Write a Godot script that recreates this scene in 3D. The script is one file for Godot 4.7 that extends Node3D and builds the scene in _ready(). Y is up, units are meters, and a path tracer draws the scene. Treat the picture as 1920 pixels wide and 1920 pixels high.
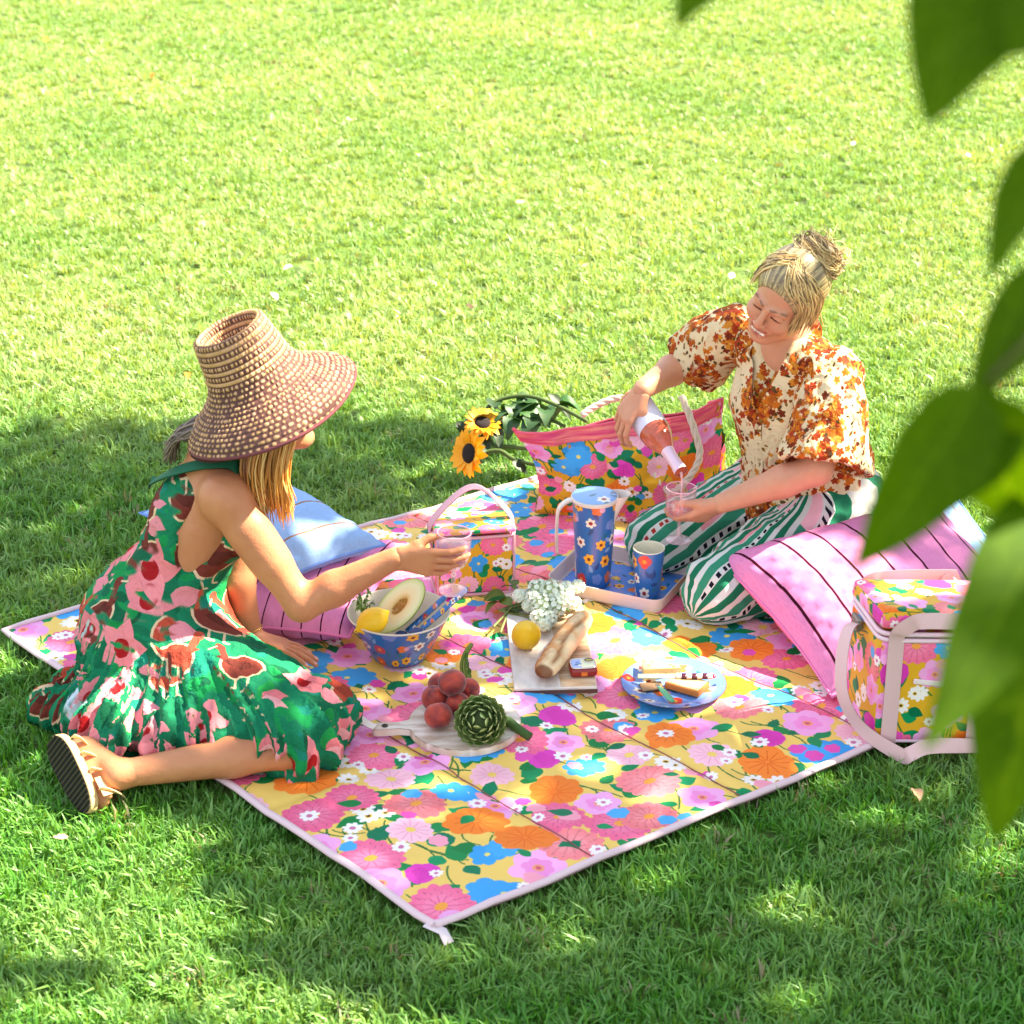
extends Node3D
# A picnic on a lawn: two women on a floral mat, cushions, bags and food, shaded by a tree.

# ---------------------------------------------------------------- mesh builder
class MB:
	var v := PackedVector3Array()
	var uv := PackedVector2Array()
	var c := PackedColorArray()
	var ix := PackedInt32Array()

	func add(p: Vector3, t := Vector2.ZERO, col := Color.WHITE) -> int:
		v.append(p)
		uv.append(t)
		c.append(col)
		return v.size() - 1

	func tri(a: int, b: int, d: int) -> void:
		ix.append(a)
		ix.append(b)
		ix.append(d)

	func quad(a: int, b: int, d: int, e: int) -> void:
		tri(a, b, d)
		tri(a, d, e)

	# f(u, v) -> Vector3 over a nu x nv grid
	func grid(nu: int, nv: int, f: Callable, us := Vector2(1, 1), col := Color.WHITE, uo := Vector2.ZERO) -> MB:
		var at := v.size()
		for j in nv + 1:
			for i in nu + 1:
				var a := float(i) / nu
				var b := float(j) / nv
				add(f.call(a, b), Vector2(a, b) * us + uo, col)
		for j in nv:
			for i in nu:
				var k := at + j * (nu + 1) + i
				quad(k, k + nu + 1, k + nu + 2, k + 1)
		return self

	# profile: Vector2(radius, height) from bottom to top, turned about y
	func lathe(prof: Array, seg: int, xf := Transform3D.IDENTITY, us := Vector2(1, 1), col := Color.WHITE) -> MB:
		var at := v.size()
		var m := prof.size()
		var run := 0.0
		for j in m:
			if j > 0:
				run += (prof[j] as Vector2).distance_to(prof[j - 1])
			for i in seg + 1:
				var a := TAU * i / seg
				var r: float = prof[j].x
				add(xf * Vector3(r * cos(a), prof[j].y, -r * sin(a)), Vector2(float(i) / seg * us.x, run * us.y), col)
		for j in m - 1:
			for i in seg:
				var k := at + j * (seg + 1) + i
				quad(k, k + seg + 1, k + seg + 2, k + 1)
		return self

	# a round tube along points, with a radius at each
	func tube(pts: Array, radii: Array, sides := 8, col := Color.WHITE, flat := 1.0, up0 := Vector3.ZERO) -> MB:
		var n := pts.size()
		var at := v.size()
		var t0: Vector3 = (pts[1] - pts[0]).normalized()
		var up := up0 if up0 != Vector3.ZERO else (Vector3.UP if absf(t0.y) < 0.9 else Vector3.RIGHT)
		var run := 0.0
		for j in n:
			var t: Vector3 = ((pts[mini(j + 1, n - 1)] as Vector3) - (pts[maxi(j - 1, 0)] as Vector3)).normalized()
			up = (up - t * up.dot(t)).normalized()
			var side := t.cross(up)
			if j > 0:
				run += (pts[j] as Vector3).distance_to(pts[j - 1])
			var r: float = radii[mini(j, radii.size() - 1)]
			for i in sides + 1:
				var a := TAU * i / sides
				add((pts[j] as Vector3) + side * (cos(a) * r) + up * (sin(a) * r * flat), Vector2(float(i) / sides, run), col)
		for j in n - 1:
			for i in sides:
				var k := at + j * (sides + 1) + i
				quad(k, k + 1, k + sides + 2, k + sides + 1)
		for e in 2:
			var j := 0 if e == 0 else n - 1
			var m := add(pts[j], Vector2(0.5, 0.0 if e == 0 else run), col)
			for i in sides:
				var k := at + j * (sides + 1) + i
				if e == 0:
					tri(m, k + 1, k)
				else:
					tri(m, k, k + 1)
		return self

	# flat band of webbing along points; each has its own facing normal
	func band(pts: Array, normals: Array, w: float, th: float, col := Color.WHITE) -> MB:
		var n := pts.size()
		var at := v.size()
		var run := 0.0
		for j in n:
			var t: Vector3 = ((pts[mini(j + 1, n - 1)] as Vector3) - (pts[maxi(j - 1, 0)] as Vector3)).normalized()
			var nn: Vector3 = normals[mini(j, normals.size() - 1)]
			nn = (nn - t * nn.dot(t)).normalized()
			var s := t.cross(nn)
			if j > 0:
				run += (pts[j] as Vector3).distance_to(pts[j - 1])
			for k in 4:
				var q: Vector2 = [Vector2(-1, -1), Vector2(1, -1), Vector2(1, 1), Vector2(-1, 1)][k]
				add((pts[j] as Vector3) + s * (q.x * w * 0.5) + nn * (q.y * th * 0.5), Vector2(q.x * w * 0.5, run), col)
		for j in n - 1:
			for k in 4:
				var a := at + j * 4 + k
				var b := at + j * 4 + (k + 1) % 4
				quad(a, b, b + 4, a + 4)
		quad(at, at + 3, at + 2, at + 1)
		var l := at + (n - 1) * 4
		quad(l, l + 1, l + 2, l + 3)
		return self

	# box with rounded edges, centred
	func rbox(size: Vector3, r: float, xf := Transform3D.IDENTITY, k := 3, col := Color.WHITE, us := 1.0, mid := 1) -> MB:
		var hs := size * 0.5
		for ax in 3:
			for sg in [-1.0, 1.0]:
				var a1 := (ax + 1) % 3
				var a2 := (ax + 2) % 3
				var c1 := coords(hs[a1], r, k, mid)
				var c2 := coords(hs[a2], r, k, mid)
				var at := v.size()
				for y in c2:
					for x in c1:
						var q := Vector3.ZERO
						q[ax] = hs[ax] * sg
						q[a1] = x
						q[a2] = y
						var inn := q.clamp(-(hs - Vector3(r, r, r)), hs - Vector3(r, r, r))
						var d := (q - inn)
						var p := inn + d.normalized() * r if r > 0.0 else q
						add(xf * p, Vector2(x + hs[a1] if ax != 2 else x + hs[a1], y + hs[a2]) * us, col)
				for j in c2.size() - 1:
					for i in c1.size() - 1:
						var m := at + j * c1.size() + i
						if sg > 0.0:
							quad(m, m + c1.size(), m + c1.size() + 1, m + 1)
						else:
							quad(m, m + 1, m + c1.size() + 1, m + c1.size())
		return self

	func coords(h: float, r: float, k: int, mid: int) -> PackedFloat32Array:
		var o := PackedFloat32Array()
		for i in k:
			o.append(-h + r * (1.0 - tan(PI / 4 * (1.0 - float(i) / k))))
		for i in mid + 1:
			o.append(lerpf(-h + r, h - r, float(i) / mid))
		for i in k:
			o.append(h - r + r * tan(PI / 4 * float(i + 1) / k))
		return o

	# ball with a bump function f(dir) -> radius factor
	func ball(r: Vector3, xf: Transform3D, seg := 20, f : Variant = null, col := Color.WHITE) -> MB:
		var at := v.size()
		var rows := maxi(6, seg / 2)
		for j in rows + 1:
			var th := PI * j / rows
			for i in seg + 1:
				var a := TAU * i / seg
				var d := Vector3(sin(th) * cos(a), -cos(th), -sin(th) * sin(a))
				var s: float = f.call(d) if f != null else 1.0
				add(xf * (d * r * s), Vector2(float(i) / seg, float(j) / rows), col)
		for j in rows:
			for i in seg:
				var k := at + j * (seg + 1) + i
				quad(k, k + seg + 1, k + seg + 2, k + 1)
		return self

	# leaf blade along a spine: length, half width, curl down, fold; xf puts its base
	func leaf(xf: Transform3D, ln: float, w: float, curl := 0.2, fold := 0.25, nl := 6, col := Color.WHITE, shape := 0.8, wave := 0.0) -> MB:
		var at := v.size()
		for j in nl + 1:
			var s := float(j) / nl
			var hw := w * pow(sin(PI * pow(s, shape)), 0.85) if j < nl else 0.0
			var ph := curl * s
			var mid := Vector3(0, -ln * s * sin(ph), -ln * s * cos(ph))
			for k in 3:
				var x := (k - 1) * hw
				var wv := wave * sin(s * 19.0 + k * 2.0) * (0.0 if k == 1 else 1.0)
				add(xf * (mid + Vector3(x, absf(x) * fold + wv, 0)), Vector2(k * 0.5, s), col)
		for j in nl:
			for k in 2:
				var m := at + j * 3 + k
				quad(m, m + 3, m + 4, m + 1)
		return self

	func normals() -> PackedVector3Array:
		var keys := {}
		var at := PackedInt32Array()
		at.resize(v.size())
		var acc := PackedVector3Array()
		for i in v.size():
			var q := Vector3i((v[i] * 20000.0).round())
			var id: int = keys.get(q, -1)
			if id < 0:
				id = acc.size()
				keys[q] = id
				acc.append(Vector3.ZERO)
			at[i] = id
		for t in range(0, ix.size(), 3):
			var a := v[ix[t]]
			var nn := (v[ix[t + 2]] - a).cross(v[ix[t + 1]] - a)
			acc[at[ix[t]]] += nn
			acc[at[ix[t + 1]]] += nn
			acc[at[ix[t + 2]]] += nn
		var n := PackedVector3Array()
		n.resize(v.size())
		for i in v.size():
			var s := acc[at[i]]
			n[i] = s.normalized() if s.length_squared() > 1e-24 else Vector3.UP
		return n

	func flat() -> MB:
		var o := MB.new()
		for i in ix:
			o.tri1(v[i], uv[i], c[i])
		return o

	func tri1(p: Vector3, t: Vector2, col: Color) -> void:
		ix.append(add(p, t, col))

	func mesh(m: Material = null, colors := false, hard := false) -> ArrayMesh:
		var a := []
		a.resize(Mesh.ARRAY_MAX)
		a[Mesh.ARRAY_VERTEX] = v
		if hard:
			var n := PackedVector3Array()
			n.resize(v.size())
			for t in range(0, ix.size(), 3):
				var nn := (v[ix[t + 2]] - v[ix[t]]).cross(v[ix[t + 1]] - v[ix[t]]).normalized()
				for k in 3:
					n[ix[t + k]] = nn
			a[Mesh.ARRAY_NORMAL] = n
		else:
			a[Mesh.ARRAY_NORMAL] = normals()
		a[Mesh.ARRAY_TEX_UV] = uv
		if colors:
			a[Mesh.ARRAY_COLOR] = c
		a[Mesh.ARRAY_INDEX] = ix
		var am := ArrayMesh.new()
		am.add_surface_from_arrays(Mesh.PRIMITIVE_TRIANGLES, a)
		if m:
			am.surface_set_material(0, m)
		return am

# ---------------------------------------------------------------- smooth bodies: a distance field and its surface
class Field:
	var o: Vector3
	var h: float
	var nx: int
	var ny: int
	var nz: int
	var f := PackedFloat32Array()

	func _init(lo: Vector3, hi: Vector3, cell: float) -> void:
		o = lo
		h = cell
		var s := (hi - lo) / cell
		nx = int(s.x) + 2
		ny = int(s.y) + 2
		nz = int(s.z) + 2
		f.resize(nx * ny * nz)
		f.fill(1.0)

	func span(lo: Vector3, hi: Vector3) -> Array:
		var a := ((lo - o) / h).floor()
		var b := ((hi - o) / h).ceil()
		return [maxi(0, int(a.x)), mini(nx - 1, int(b.x)), maxi(0, int(a.y)), mini(ny - 1, int(b.y)), maxi(0, int(a.z)), mini(nz - 1, int(b.z))]

	# tapered capsule; squash > 1 thins it along axis sq
	func cap(a: Vector3, b: Vector3, ra: float, rb: float, k := 0.02, sq := Vector3.ZERO, squash := 1.0, cut := false) -> Field:
		var m := maxf(ra, rb) + k + h * 2.0
		var s := span(a.min(b) - Vector3(m, m, m), a.max(b) + Vector3(m, m, m))
		var ba := b - a
		var bb := maxf(ba.dot(ba), 1e-9)
		var flat := squash != 1.0
		for z in range(s[4], s[5] + 1):
			for y in range(s[2], s[3] + 1):
				var row := (z * ny + y) * nx
				for x in range(s[0], s[1] + 1):
					var p := o + Vector3(x, y, z) * h - a
					var t := clampf(p.dot(ba) / bb, 0.0, 1.0)
					var w := p - ba * t
					if flat:
						w += sq * (w.dot(sq) * (squash - 1.0))
					var d := w.length() - (ra + (rb - ra) * t)
					var e := f[row + x]
					if cut:
						d = -d
						var q := maxf(k - absf(e - d), 0.0) / k
						f[row + x] = maxf(e, d) + q * q * k * 0.25
					else:
						var q := maxf(k - absf(e - d), 0.0) / k
						f[row + x] = minf(e, d) - q * q * k * 0.25
		return self

	func ell(c: Vector3, r: Vector3, k := 0.02, bas := Basis.IDENTITY, cut := false) -> Field:
		var m := maxf(r.x, maxf(r.y, r.z)) + k + h * 2.0
		var s := span(c - Vector3(m, m, m), c + Vector3(m, m, m))
		var inv := bas.transposed()
		var ir := Vector3.ONE / r
		var rm := minf(r.x, minf(r.y, r.z))
		for z in range(s[4], s[5] + 1):
			for y in range(s[2], s[3] + 1):
				var row := (z * ny + y) * nx
				for x in range(s[0], s[1] + 1):
					var p := (inv * (o + Vector3(x, y, z) * h - c)) * ir
					var l := p.length()
					var g := (p * ir).length()
					var d := l * (l - 1.0) / g if g > 1e-6 else -rm
					var e := f[row + x]
					if cut:
						d = -d
						var q := maxf(k - absf(e - d), 0.0) / k
						f[row + x] = maxf(e, d) + q * q * k * 0.25
					else:
						var q := maxf(k - absf(e - d), 0.0) / k
						f[row + x] = minf(e, d) - q * q * k * 0.25
		return self

	# removes everything on the far side of a plane
	func plane_cut(p0: Vector3, n: Vector3) -> Field:
		for z in nz:
			for y in ny:
				var row := (z * ny + y) * nx
				for x in nx:
					f[row + x] = maxf(f[row + x], (o + Vector3(x, y, z) * h - p0).dot(n))
		return self

	func sample(p: Vector3) -> float:
		var q := ((p - o) / h).clamp(Vector3.ZERO, Vector3(nx - 1.01, ny - 1.01, nz - 1.01))
		var i := Vector3i(q)
		var t := q - Vector3(i)
		var k := (i.z * ny + i.y) * nx + i.x
		var sl := nx * ny
		return lerpf(lerpf(lerpf(f[k], f[k + 1], t.x), lerpf(f[k + nx], f[k + nx + 1], t.x), t.y), lerpf(lerpf(f[k + sl], f[k + sl + 1], t.x), lerpf(f[k + sl + nx], f[k + sl + nx + 1], t.x), t.y), t.z)

	# surface nets into mb; uvf(p) -> Vector2 and colf(p) -> Color may be given
	func skin(mb: MB, colf : Variant = null, uvf : Variant = null, smooth := 1) -> MB:
		var at := PackedInt32Array()
		at.resize(nx * ny * nz)
		at.fill(-1)
		var sl := nx * ny
		var first := mb.v.size()
		var pts := PackedVector3Array()
		var cells := PackedInt32Array()
		var lim := h * 4.0
		for z in nz - 1:
			for y in ny - 1:
				var row := (z * ny + y) * nx
				for x in nx - 1:
					var k := row + x
					var f0 := f[k]
					if f0 > lim or f0 < -lim:
						continue
					var g := [f0, f[k + 1], f[k + nx], f[k + nx + 1], f[k + sl], f[k + sl + 1], f[k + sl + nx], f[k + sl + nx + 1]]
					var neg := 0
					for e in g:
						if e < 0.0:
							neg += 1
					if neg == 0 or neg == 8:
						continue
					var sum := Vector3.ZERO
					var num := 0
					for a in 8:
						for b in [1, 2, 4]:
							if a & b:
								continue
							var ga: float = g[a]
							var gb: float = g[a | b]
							if (ga < 0.0) == (gb < 0.0):
								continue
							var t := ga / (ga - gb)
							var p := Vector3(a & 1, (a >> 1) & 1, (a >> 2) & 1)
							if b == 1:
								p.x = t
							elif b == 2:
								p.y = t
							else:
								p.z = t
							sum += p
							num += 1
					at[k] = pts.size()
					pts.append(o + (Vector3(x, y, z) + sum / num) * h)
					cells.append(k)
		var quads := PackedInt32Array()
		for i in cells.size():
			var k := cells[i]
			var neg := f[k] < 0.0
			for ax in 3:
				var st: int = [1, nx, sl][ax]
				var s1: int = [nx, sl, 1][ax]
				var s2: int = [sl, 1, nx][ax]
				if k + st >= f.size() or (f[k + st] < 0.0) == neg or k - s1 - s2 < 0:
					continue
				var q := [at[k], at[k - s1], at[k - s1 - s2], at[k - s2]]
				if q.min() < 0:
					continue
				if neg:
					q.reverse()
				for e in q:
					quads.append(e)
		for it in smooth:
			var acc := PackedVector3Array()
			acc.resize(pts.size())
			var cnt := PackedInt32Array()
			cnt.resize(pts.size())
			for i in range(0, quads.size(), 4):
				for e in 4:
					var a := quads[i + e]
					acc[a] += pts[quads[i + (e + 1) % 4]] + pts[quads[i + (e + 3) % 4]]
					cnt[a] += 2
			for i in pts.size():
				if cnt[i] > 0:
					pts[i] = pts[i].lerp(acc[i] / cnt[i], 0.5)
		for p in pts:
			mb.add(p, uvf.call(p) if uvf != null else Vector2(p.x, p.z), colf.call(p) if colf != null else Color.WHITE)
		for i in range(0, quads.size(), 4):
			mb.quad(first + quads[i], first + quads[i + 1], first + quads[i + 2], first + quads[i + 3])
		return mb

# ---------------------------------------------------------------- drawing prints
class Paint:
	var im: Image
	var w: int
	var h: int
	var rng := RandomNumberGenerator.new()

	func _init(ww: int, hh: int, bg: Color, sd := 1) -> void:
		w = ww
		h = hh
		im = Image.create(w, h, false, Image.FORMAT_RGB8)
		im.fill(bg)
		rng.seed = sd

	# a filled polygon that wraps round the edges
	func poly(pts: PackedVector2Array, col: Color) -> void:
		var lo := pts[0]
		var hi := pts[0]
		for p in pts:
			lo = lo.min(p)
			hi = hi.max(p)
		var n := pts.size()
		for y in range(int(floor(lo.y)), int(ceil(hi.y)) + 1):
			var xs := PackedFloat32Array()
			var yy := y + 0.5
			for i in n:
				var a := pts[i]
				var b := pts[(i + 1) % n]
				if (a.y <= yy) != (b.y <= yy):
					xs.append(a.x + (yy - a.y) / (b.y - a.y) * (b.x - a.x))
			if xs.size() < 2:
				continue
			xs.sort()
			var ry := posmod(y, h)
			for i in range(0, xs.size() - 1, 2):
				var x0 := int(round(xs[i]))
				var x1 := int(round(xs[i + 1]))
				if x1 <= x0:
					continue
				for off in [-w, 0, w]:
					var q0 := maxi(0, x0 + off)
					var q1 := mini(w, x1 + off)
					if q1 > q0:
						im.fill_rect(Rect2i(q0, ry, q1 - q0, 1), col)

	func tone(c: Color, amt := 0.06) -> Color:
		var e := rng.randf_range(-amt, amt)
		return Color(clampf(c.r + e, 0, 1), clampf(c.g + e, 0, 1), clampf(c.b + e, 0, 1))

	func disc(p: Vector2, r: float, col: Color, sx := 1.0, n := 18, rot := 0.0) -> void:
		var q := PackedVector2Array()
		for i in n:
			var a := TAU * i / n
			q.append(p + Vector2(cos(a) * r * sx, sin(a) * r).rotated(rot))
		poly(q, col)

	func flower(p: Vector2, r: float, petals: int, deep: float, col: Color, rot := 0.0, sx := 1.0) -> void:
		var q := PackedVector2Array()
		var n := petals * 8
		for i in n:
			var a := TAU * i / n
			var s := 1.0 - deep * (1.0 - absf(cos(a * petals * 0.5)))
			s *= 1.0 + 0.05 * sin(a * 3.0 + rot * 7.0)
			q.append(p + (Vector2(cos(a) * sx, sin(a)) * r * s).rotated(rot))
		poly(q, col)

	func line(a: Vector2, b: Vector2, t: float, col: Color, bow := 0.0) -> void:
		var q := PackedVector2Array()
		var nrm := (b - a).orthogonal().normalized()
		var n := 6
		for i in n + 1:
			var s := float(i) / n
			q.append(a.lerp(b, s) + nrm * (bow * 4.0 * s * (1.0 - s) + t * 0.5))
		for i in n + 1:
			var s := 1.0 - float(i) / n
			q.append(a.lerp(b, s) + nrm * (bow * 4.0 * s * (1.0 - s) - t * 0.5))
		poly(q, col)

	func leafy(a: Vector2, b: Vector2, wd: float, col: Color) -> void:
		var q := PackedVector2Array()
		var nrm := (b - a).orthogonal()
		for i in 9:
			var s := i / 8.0
			q.append(a.lerp(b, s) + nrm * (wd * sin(PI * pow(s, 0.75))))
		for i in 9:
			var s := 1.0 - i / 8.0
			q.append(a.lerp(b, s) - nrm * (wd * sin(PI * pow(s, 0.75))))
		poly(q, col)

	func tex() -> ImageTexture:
		im.generate_mipmaps()
		return ImageTexture.create_from_image(im)


# ---------------------------------------------------------------- things, parts and materials
var taken := {}
var rng := RandomNumberGenerator.new()
var noise := FastNoiseLite.new()

func numbered(called: String) -> String:
	var n: int = taken.get(called, -1) + 1
	taken[called] = n
	return called if n == 0 else "%s_%03d" % [called, n]

func tag(o: Node, label := "", category := "", group := "", kind := "") -> Node:
	if label:
		o.set_meta("label", label)
	if category:
		o.set_meta("category", category)
	if group:
		o.set_meta("group", group)
	if kind:
		o.set_meta("kind", kind)
	return o

func thing(called: String, label: String, category: String, at := Vector3.ZERO, turn := 0.0, group := "") -> Node3D:
	var o := Node3D.new()
	o.name = numbered(called)
	add_child(o)
	o.position = at
	o.rotation.y = turn
	tag(o, label, category, group)
	return o

func part(called: String, mesh: Mesh, parent: Node = self, xf := Transform3D.IDENTITY) -> MeshInstance3D:
	var m := MeshInstance3D.new()
	m.mesh = mesh
	m.transform = xf
	if parent == self:
		m.name = numbered(called)
		add_child(m)
	else:
		var k := 0
		var nm := called
		while parent.has_node(NodePath(nm)):
			k += 1
			nm = "%s_%03d" % [called, k]
		m.name = nm
		parent.add_child(m, true)
	return m

func mat(col: Color, rough := 0.7, extra := {}) -> StandardMaterial3D:
	var m := StandardMaterial3D.new()
	m.albedo_color = col
	m.roughness = rough
	for k in extra:
		m.set(k, extra[k])
	return m

func rgb(r: float, g: float, b: float) -> Color:
	return Color(r / 255.0, g / 255.0, b / 255.0)

func lin(c: Color) -> Color:
	return c.srgb_to_linear()

# a basis whose y axis is up_ and whose z axis leans to toward
func frame(up_: Vector3, toward: Vector3) -> Basis:
	var y := up_.normalized()
	var x := y.cross(toward).normalized()
	return Basis(x, y, x.cross(y))

func curve(pts: Array, n: int) -> Array:
	var o := []
	var m := pts.size()
	for i in n + 1:
		var s := float(i) / n * (m - 1)
		var k := mini(int(s), m - 2)
		var a: Vector3 = pts[maxi(k - 1, 0)]
		var d: Vector3 = pts[mini(k + 2, m - 1)]
		o.append((pts[k] as Vector3).cubic_interpolate(pts[k + 1], a, d, s - k))
	return o

var weave_normal: ImageTexture

func make_weave() -> void:
	var im := Image.create(64, 64, false, Image.FORMAT_RGB8)
	for y in 64:
		for x in 64:
			var a := 0.5 + 0.5 * sin(x * TAU / 8.0) * (1.0 if (y / 4) % 2 == 0 else -1.0)
			var b := 0.5 + 0.5 * sin(y * TAU / 8.0) * (1.0 if (x / 4) % 2 == 0 else -1.0)
			var g := clampf(a * 0.5 + b * 0.5 + rng.randf_range(-0.1, 0.1), 0, 1)
			im.set_pixel(x, y, Color(g, g, g))
	im.bump_map_to_normal_map(1.5)
	weave_normal = ImageTexture.create_from_image(im)

func cloth(tex: Texture2D, per_m: float, rough := 0.85, tint := Color.WHITE, tri := true) -> StandardMaterial3D:
	var m := mat(tint, rough, {"albedo_texture": tex, "metallic_specular": 0.3})
	if tri:
		m.normal_enabled = true
		m.normal_texture = creases()
		m.normal_scale = 0.8
		m.uv1_triplanar = true
		m.uv1_triplanar_sharpness = 6.0
		m.uv1_scale = Vector3(per_m, per_m, per_m)
	return m

# fine creases of soft cloth
func creases() -> Texture2D:
	if not M.has("creases"):
		var nt := NoiseTexture2D.new()
		nt.width = 512
		nt.height = 512
		nt.seamless = true
		nt.as_normal_map = true
		nt.bump_strength = 6.0
		var fn := FastNoiseLite.new()
		fn.noise_type = FastNoiseLite.TYPE_SIMPLEX_SMOOTH
		fn.frequency = 0.012
		fn.fractal_type = FastNoiseLite.FRACTAL_RIDGED
		fn.fractal_octaves = 4
		fn.domain_warp_enabled = true
		fn.domain_warp_amplitude = 40.0
		nt.noise = fn
		M.creases = nt
	return M.creases

# ---------------------------------------------------------------- prints
const YELLOW := Color(0.94, 0.78, 0.40)
const GREENS := [Color(0.05, 0.55, 0.33), Color(0.08, 0.50, 0.25), Color(0.03, 0.45, 0.30)]

# dense garden print: ppm pixels per metre
func garden(w: int, h: int, ppm: float, sd: int, bg := YELLOW, size := 1.0) -> ImageTexture:
	var p := Paint.new(w, h, bg, sd)
	var r := p.rng
	var cell := 0.098 * ppm * size
	var cols := int(round(w / cell))
	var rows := int(round(h / cell))
	var cw := float(w) / cols
	var ch := float(h) / rows
	var stem := Color(0.22, 0.44, 0.20)
	for i in int(cols * rows * 2.2):
		var a := Vector2(r.randf() * w, r.randf() * h)
		var b := a + Vector2(r.randf_range(-0.5, 0.5), r.randf_range(0.5, 1.1)) * cell
		p.line(a, b, maxf(1.4, 0.0035 * ppm), stem, r.randf_range(-0.2, 0.2) * cell)
	for i in int(cols * rows * 2.0):
		var a := Vector2(r.randf() * w, r.randf() * h)
		var b := a + Vector2.from_angle(r.randf() * TAU) * cell * r.randf_range(0.35, 0.6)
		p.leafy(a, b, r.randf_range(0.28, 0.42), p.tone(GREENS[r.randi() % 3], 0.03))
	# big heads
	var order := []
	for j in rows:
		for i in cols:
			order.append(Vector2i(i, j))
	for i in order.size():
		var k := r.randi() % order.size()
		var t = order[i]
		order[i] = order[k]
		order[k] = t
	for q in order:
		var c := Vector2((q.x + 0.5 + 0.5 * (q.y % 2)) * cw, (q.y + 0.5) * ch) + Vector2(r.randf_range(-0.25, 0.25), r.randf_range(-0.25, 0.25)) * cell
		var kind: int = [0, 0, 1, 2, 3, 4, 5, 0, 4, 6, 3, 3, 8][(q.x * 5 + q.y * 3 + r.randi() % 4) % 13]
		var rot := r.randf() * TAU
		if kind == 0 or kind == 1:
			var base := p.tone(Color(0.95, 0.42, 0.58) if kind == 0 else Color(0.96, 0.50, 0.52), 0.03)
			var rr := cell * r.randf_range(0.50, 0.62)
			p.flower(c, rr, 15, 0.13, base, rot, 1.08)
			for i in 15:
				var d := Vector2.from_angle(rot + TAU * i / 15)
				p.line(c + d * rr * 0.25, c + d * rr * 0.86, maxf(1.0, rr * 0.05), base.darkened(0.13))
			p.flower(c, rr * 0.78, 13, 0.14, base.lightened(0.05), rot + 0.1)
			for i in 13:
				var d := Vector2.from_angle(rot + 0.24 + TAU * i / 13)
				p.line(c + d * rr * 0.45, c + d * rr * 0.70, maxf(1.0, rr * 0.035), base.darkened(0.10))
			p.flower(c, rr * 0.54, 11, 0.16, base.lightened(0.13), rot + 0.2)
			for i in 11:
				var d := Vector2.from_angle(rot + TAU * i / 11)
				p.line(c + d * rr * 0.14, c + d * rr * 0.5, maxf(1.0, rr * 0.04), base.darkened(0.10))
			p.disc(c, rr * 0.16, Color(0.95, 0.62, 0.25), 1.3)
		elif kind == 8:
			var rr := cell * r.randf_range(0.42, 0.52)
			p.flower(c, rr, 12, 0.14, p.tone(Color(0.98, 0.74, 0.80), 0.02), rot)
			for i in 12:
				var d := Vector2.from_angle(rot + TAU * i / 12)
				p.line(c + d * rr * 0.2, c + d * rr * 0.8, maxf(1.0, rr * 0.04), Color(0.94, 0.60, 0.70))
			p.disc(c, rr * 0.2, Color(0.96, 0.80, 0.40))
		elif kind == 2:
			var rr := cell * r.randf_range(0.45, 0.55)
			p.flower(c, rr, 9, 0.12, p.tone(Color(0.96, 0.50, 0.16), 0.03), rot, 1.25)
			for i in 12:
				var d := Vector2.from_angle(rot + TAU * i / 12)
				p.line(c + d * rr * 0.1, c + d * rr * 0.8, maxf(1.0, rr * 0.05), Color(0.91, 0.40, 0.10))
		elif kind == 3:
			var rr := cell * r.randf_range(0.42, 0.55)
			p.flower(c, rr, 6, 0.20, p.tone(Color(0.97, 0.66, 0.86), 0.03), rot)
			p.flower(c, rr * 0.55, 6, 0.2, Color(0.95, 0.56, 0.80), rot + 0.5)
			p.disc(c, rr * 0.2, Color(0.95, 0.60, 0.45))
			p.disc(c, rr * 0.1, Color(0.85, 0.35, 0.45))
		elif kind == 4:
			var rr := cell * r.randf_range(0.34, 0.46)
			for m in 2:
				var cc := c + Vector2(r.randf_range(-0.4, 0.4), r.randf_range(-0.3, 0.3)) * cell * m
				p.flower(cc, rr, 7, 0.22, p.tone(Color(0.26, 0.64, 0.90), 0.04), rot + m)
				p.disc(cc, rr * 0.16, Color(0.92, 0.85, 0.45))
		elif kind == 5:
			var rr := cell * r.randf_range(0.30, 0.38)
			p.flower(c, rr, 8, 0.07, p.tone(Color(0.88, 0.26, 0.70), 0.03), rot, 1.15)
			for i in 7:
				p.line(c + Vector2((i - 3) * rr * 0.2, -rr * 0.7), c + Vector2((i - 3) * rr * 0.1, rr * 0.6), maxf(1.0, rr * 0.05), Color(0.80, 0.18, 0.60))
		else:
			for m in 3:
				var cc := c + Vector2(r.randf_range(-0.45, 0.45), r.randf_range(-0.4, 0.4)) * cell
				var rr := cell * r.randf_range(0.20, 0.27)
				p.flower(cc, rr, 9, 0.30, Color(0.96, 0.92, 0.90) if kind == 6 or m == 1 else Color(0.97, 0.88, 0.58), rot + m)
				p.disc(cc, rr * 0.28, Color(0.90, 0.72, 0.25))
				p.disc(cc, rr * 0.15, Color(0.18, 0.16, 0.10))
	# small sprigs over the seams
	for i in int(cols * rows * 1.3):
		var c := Vector2(r.randf() * w, r.randf() * h)
		if i % 3 == 0:
			var rr := cell * r.randf_range(0.13, 0.2)
			p.flower(c, rr, 8, 0.3, Color(0.97, 0.93, 0.92), r.randf() * TAU)
			p.disc(c, rr * 0.3, Color(0.80, 0.45, 0.60))
		elif i % 3 == 1:
			p.leafy(c, c + Vector2.from_angle(r.randf() * TAU) * cell * r.randf_range(0.3, 0.5), 0.3, p.tone(GREENS[r.randi() % 3], 0.03))
		else:
			var rr := cell * r.randf_range(0.14, 0.22)
			p.flower(c, rr, 6, 0.15, [Color(0.90, 0.32, 0.68), Color(0.97, 0.62, 0.70), Color(0.30, 0.66, 0.90)][r.randi() % 3], r.randf() * TAU)
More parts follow.
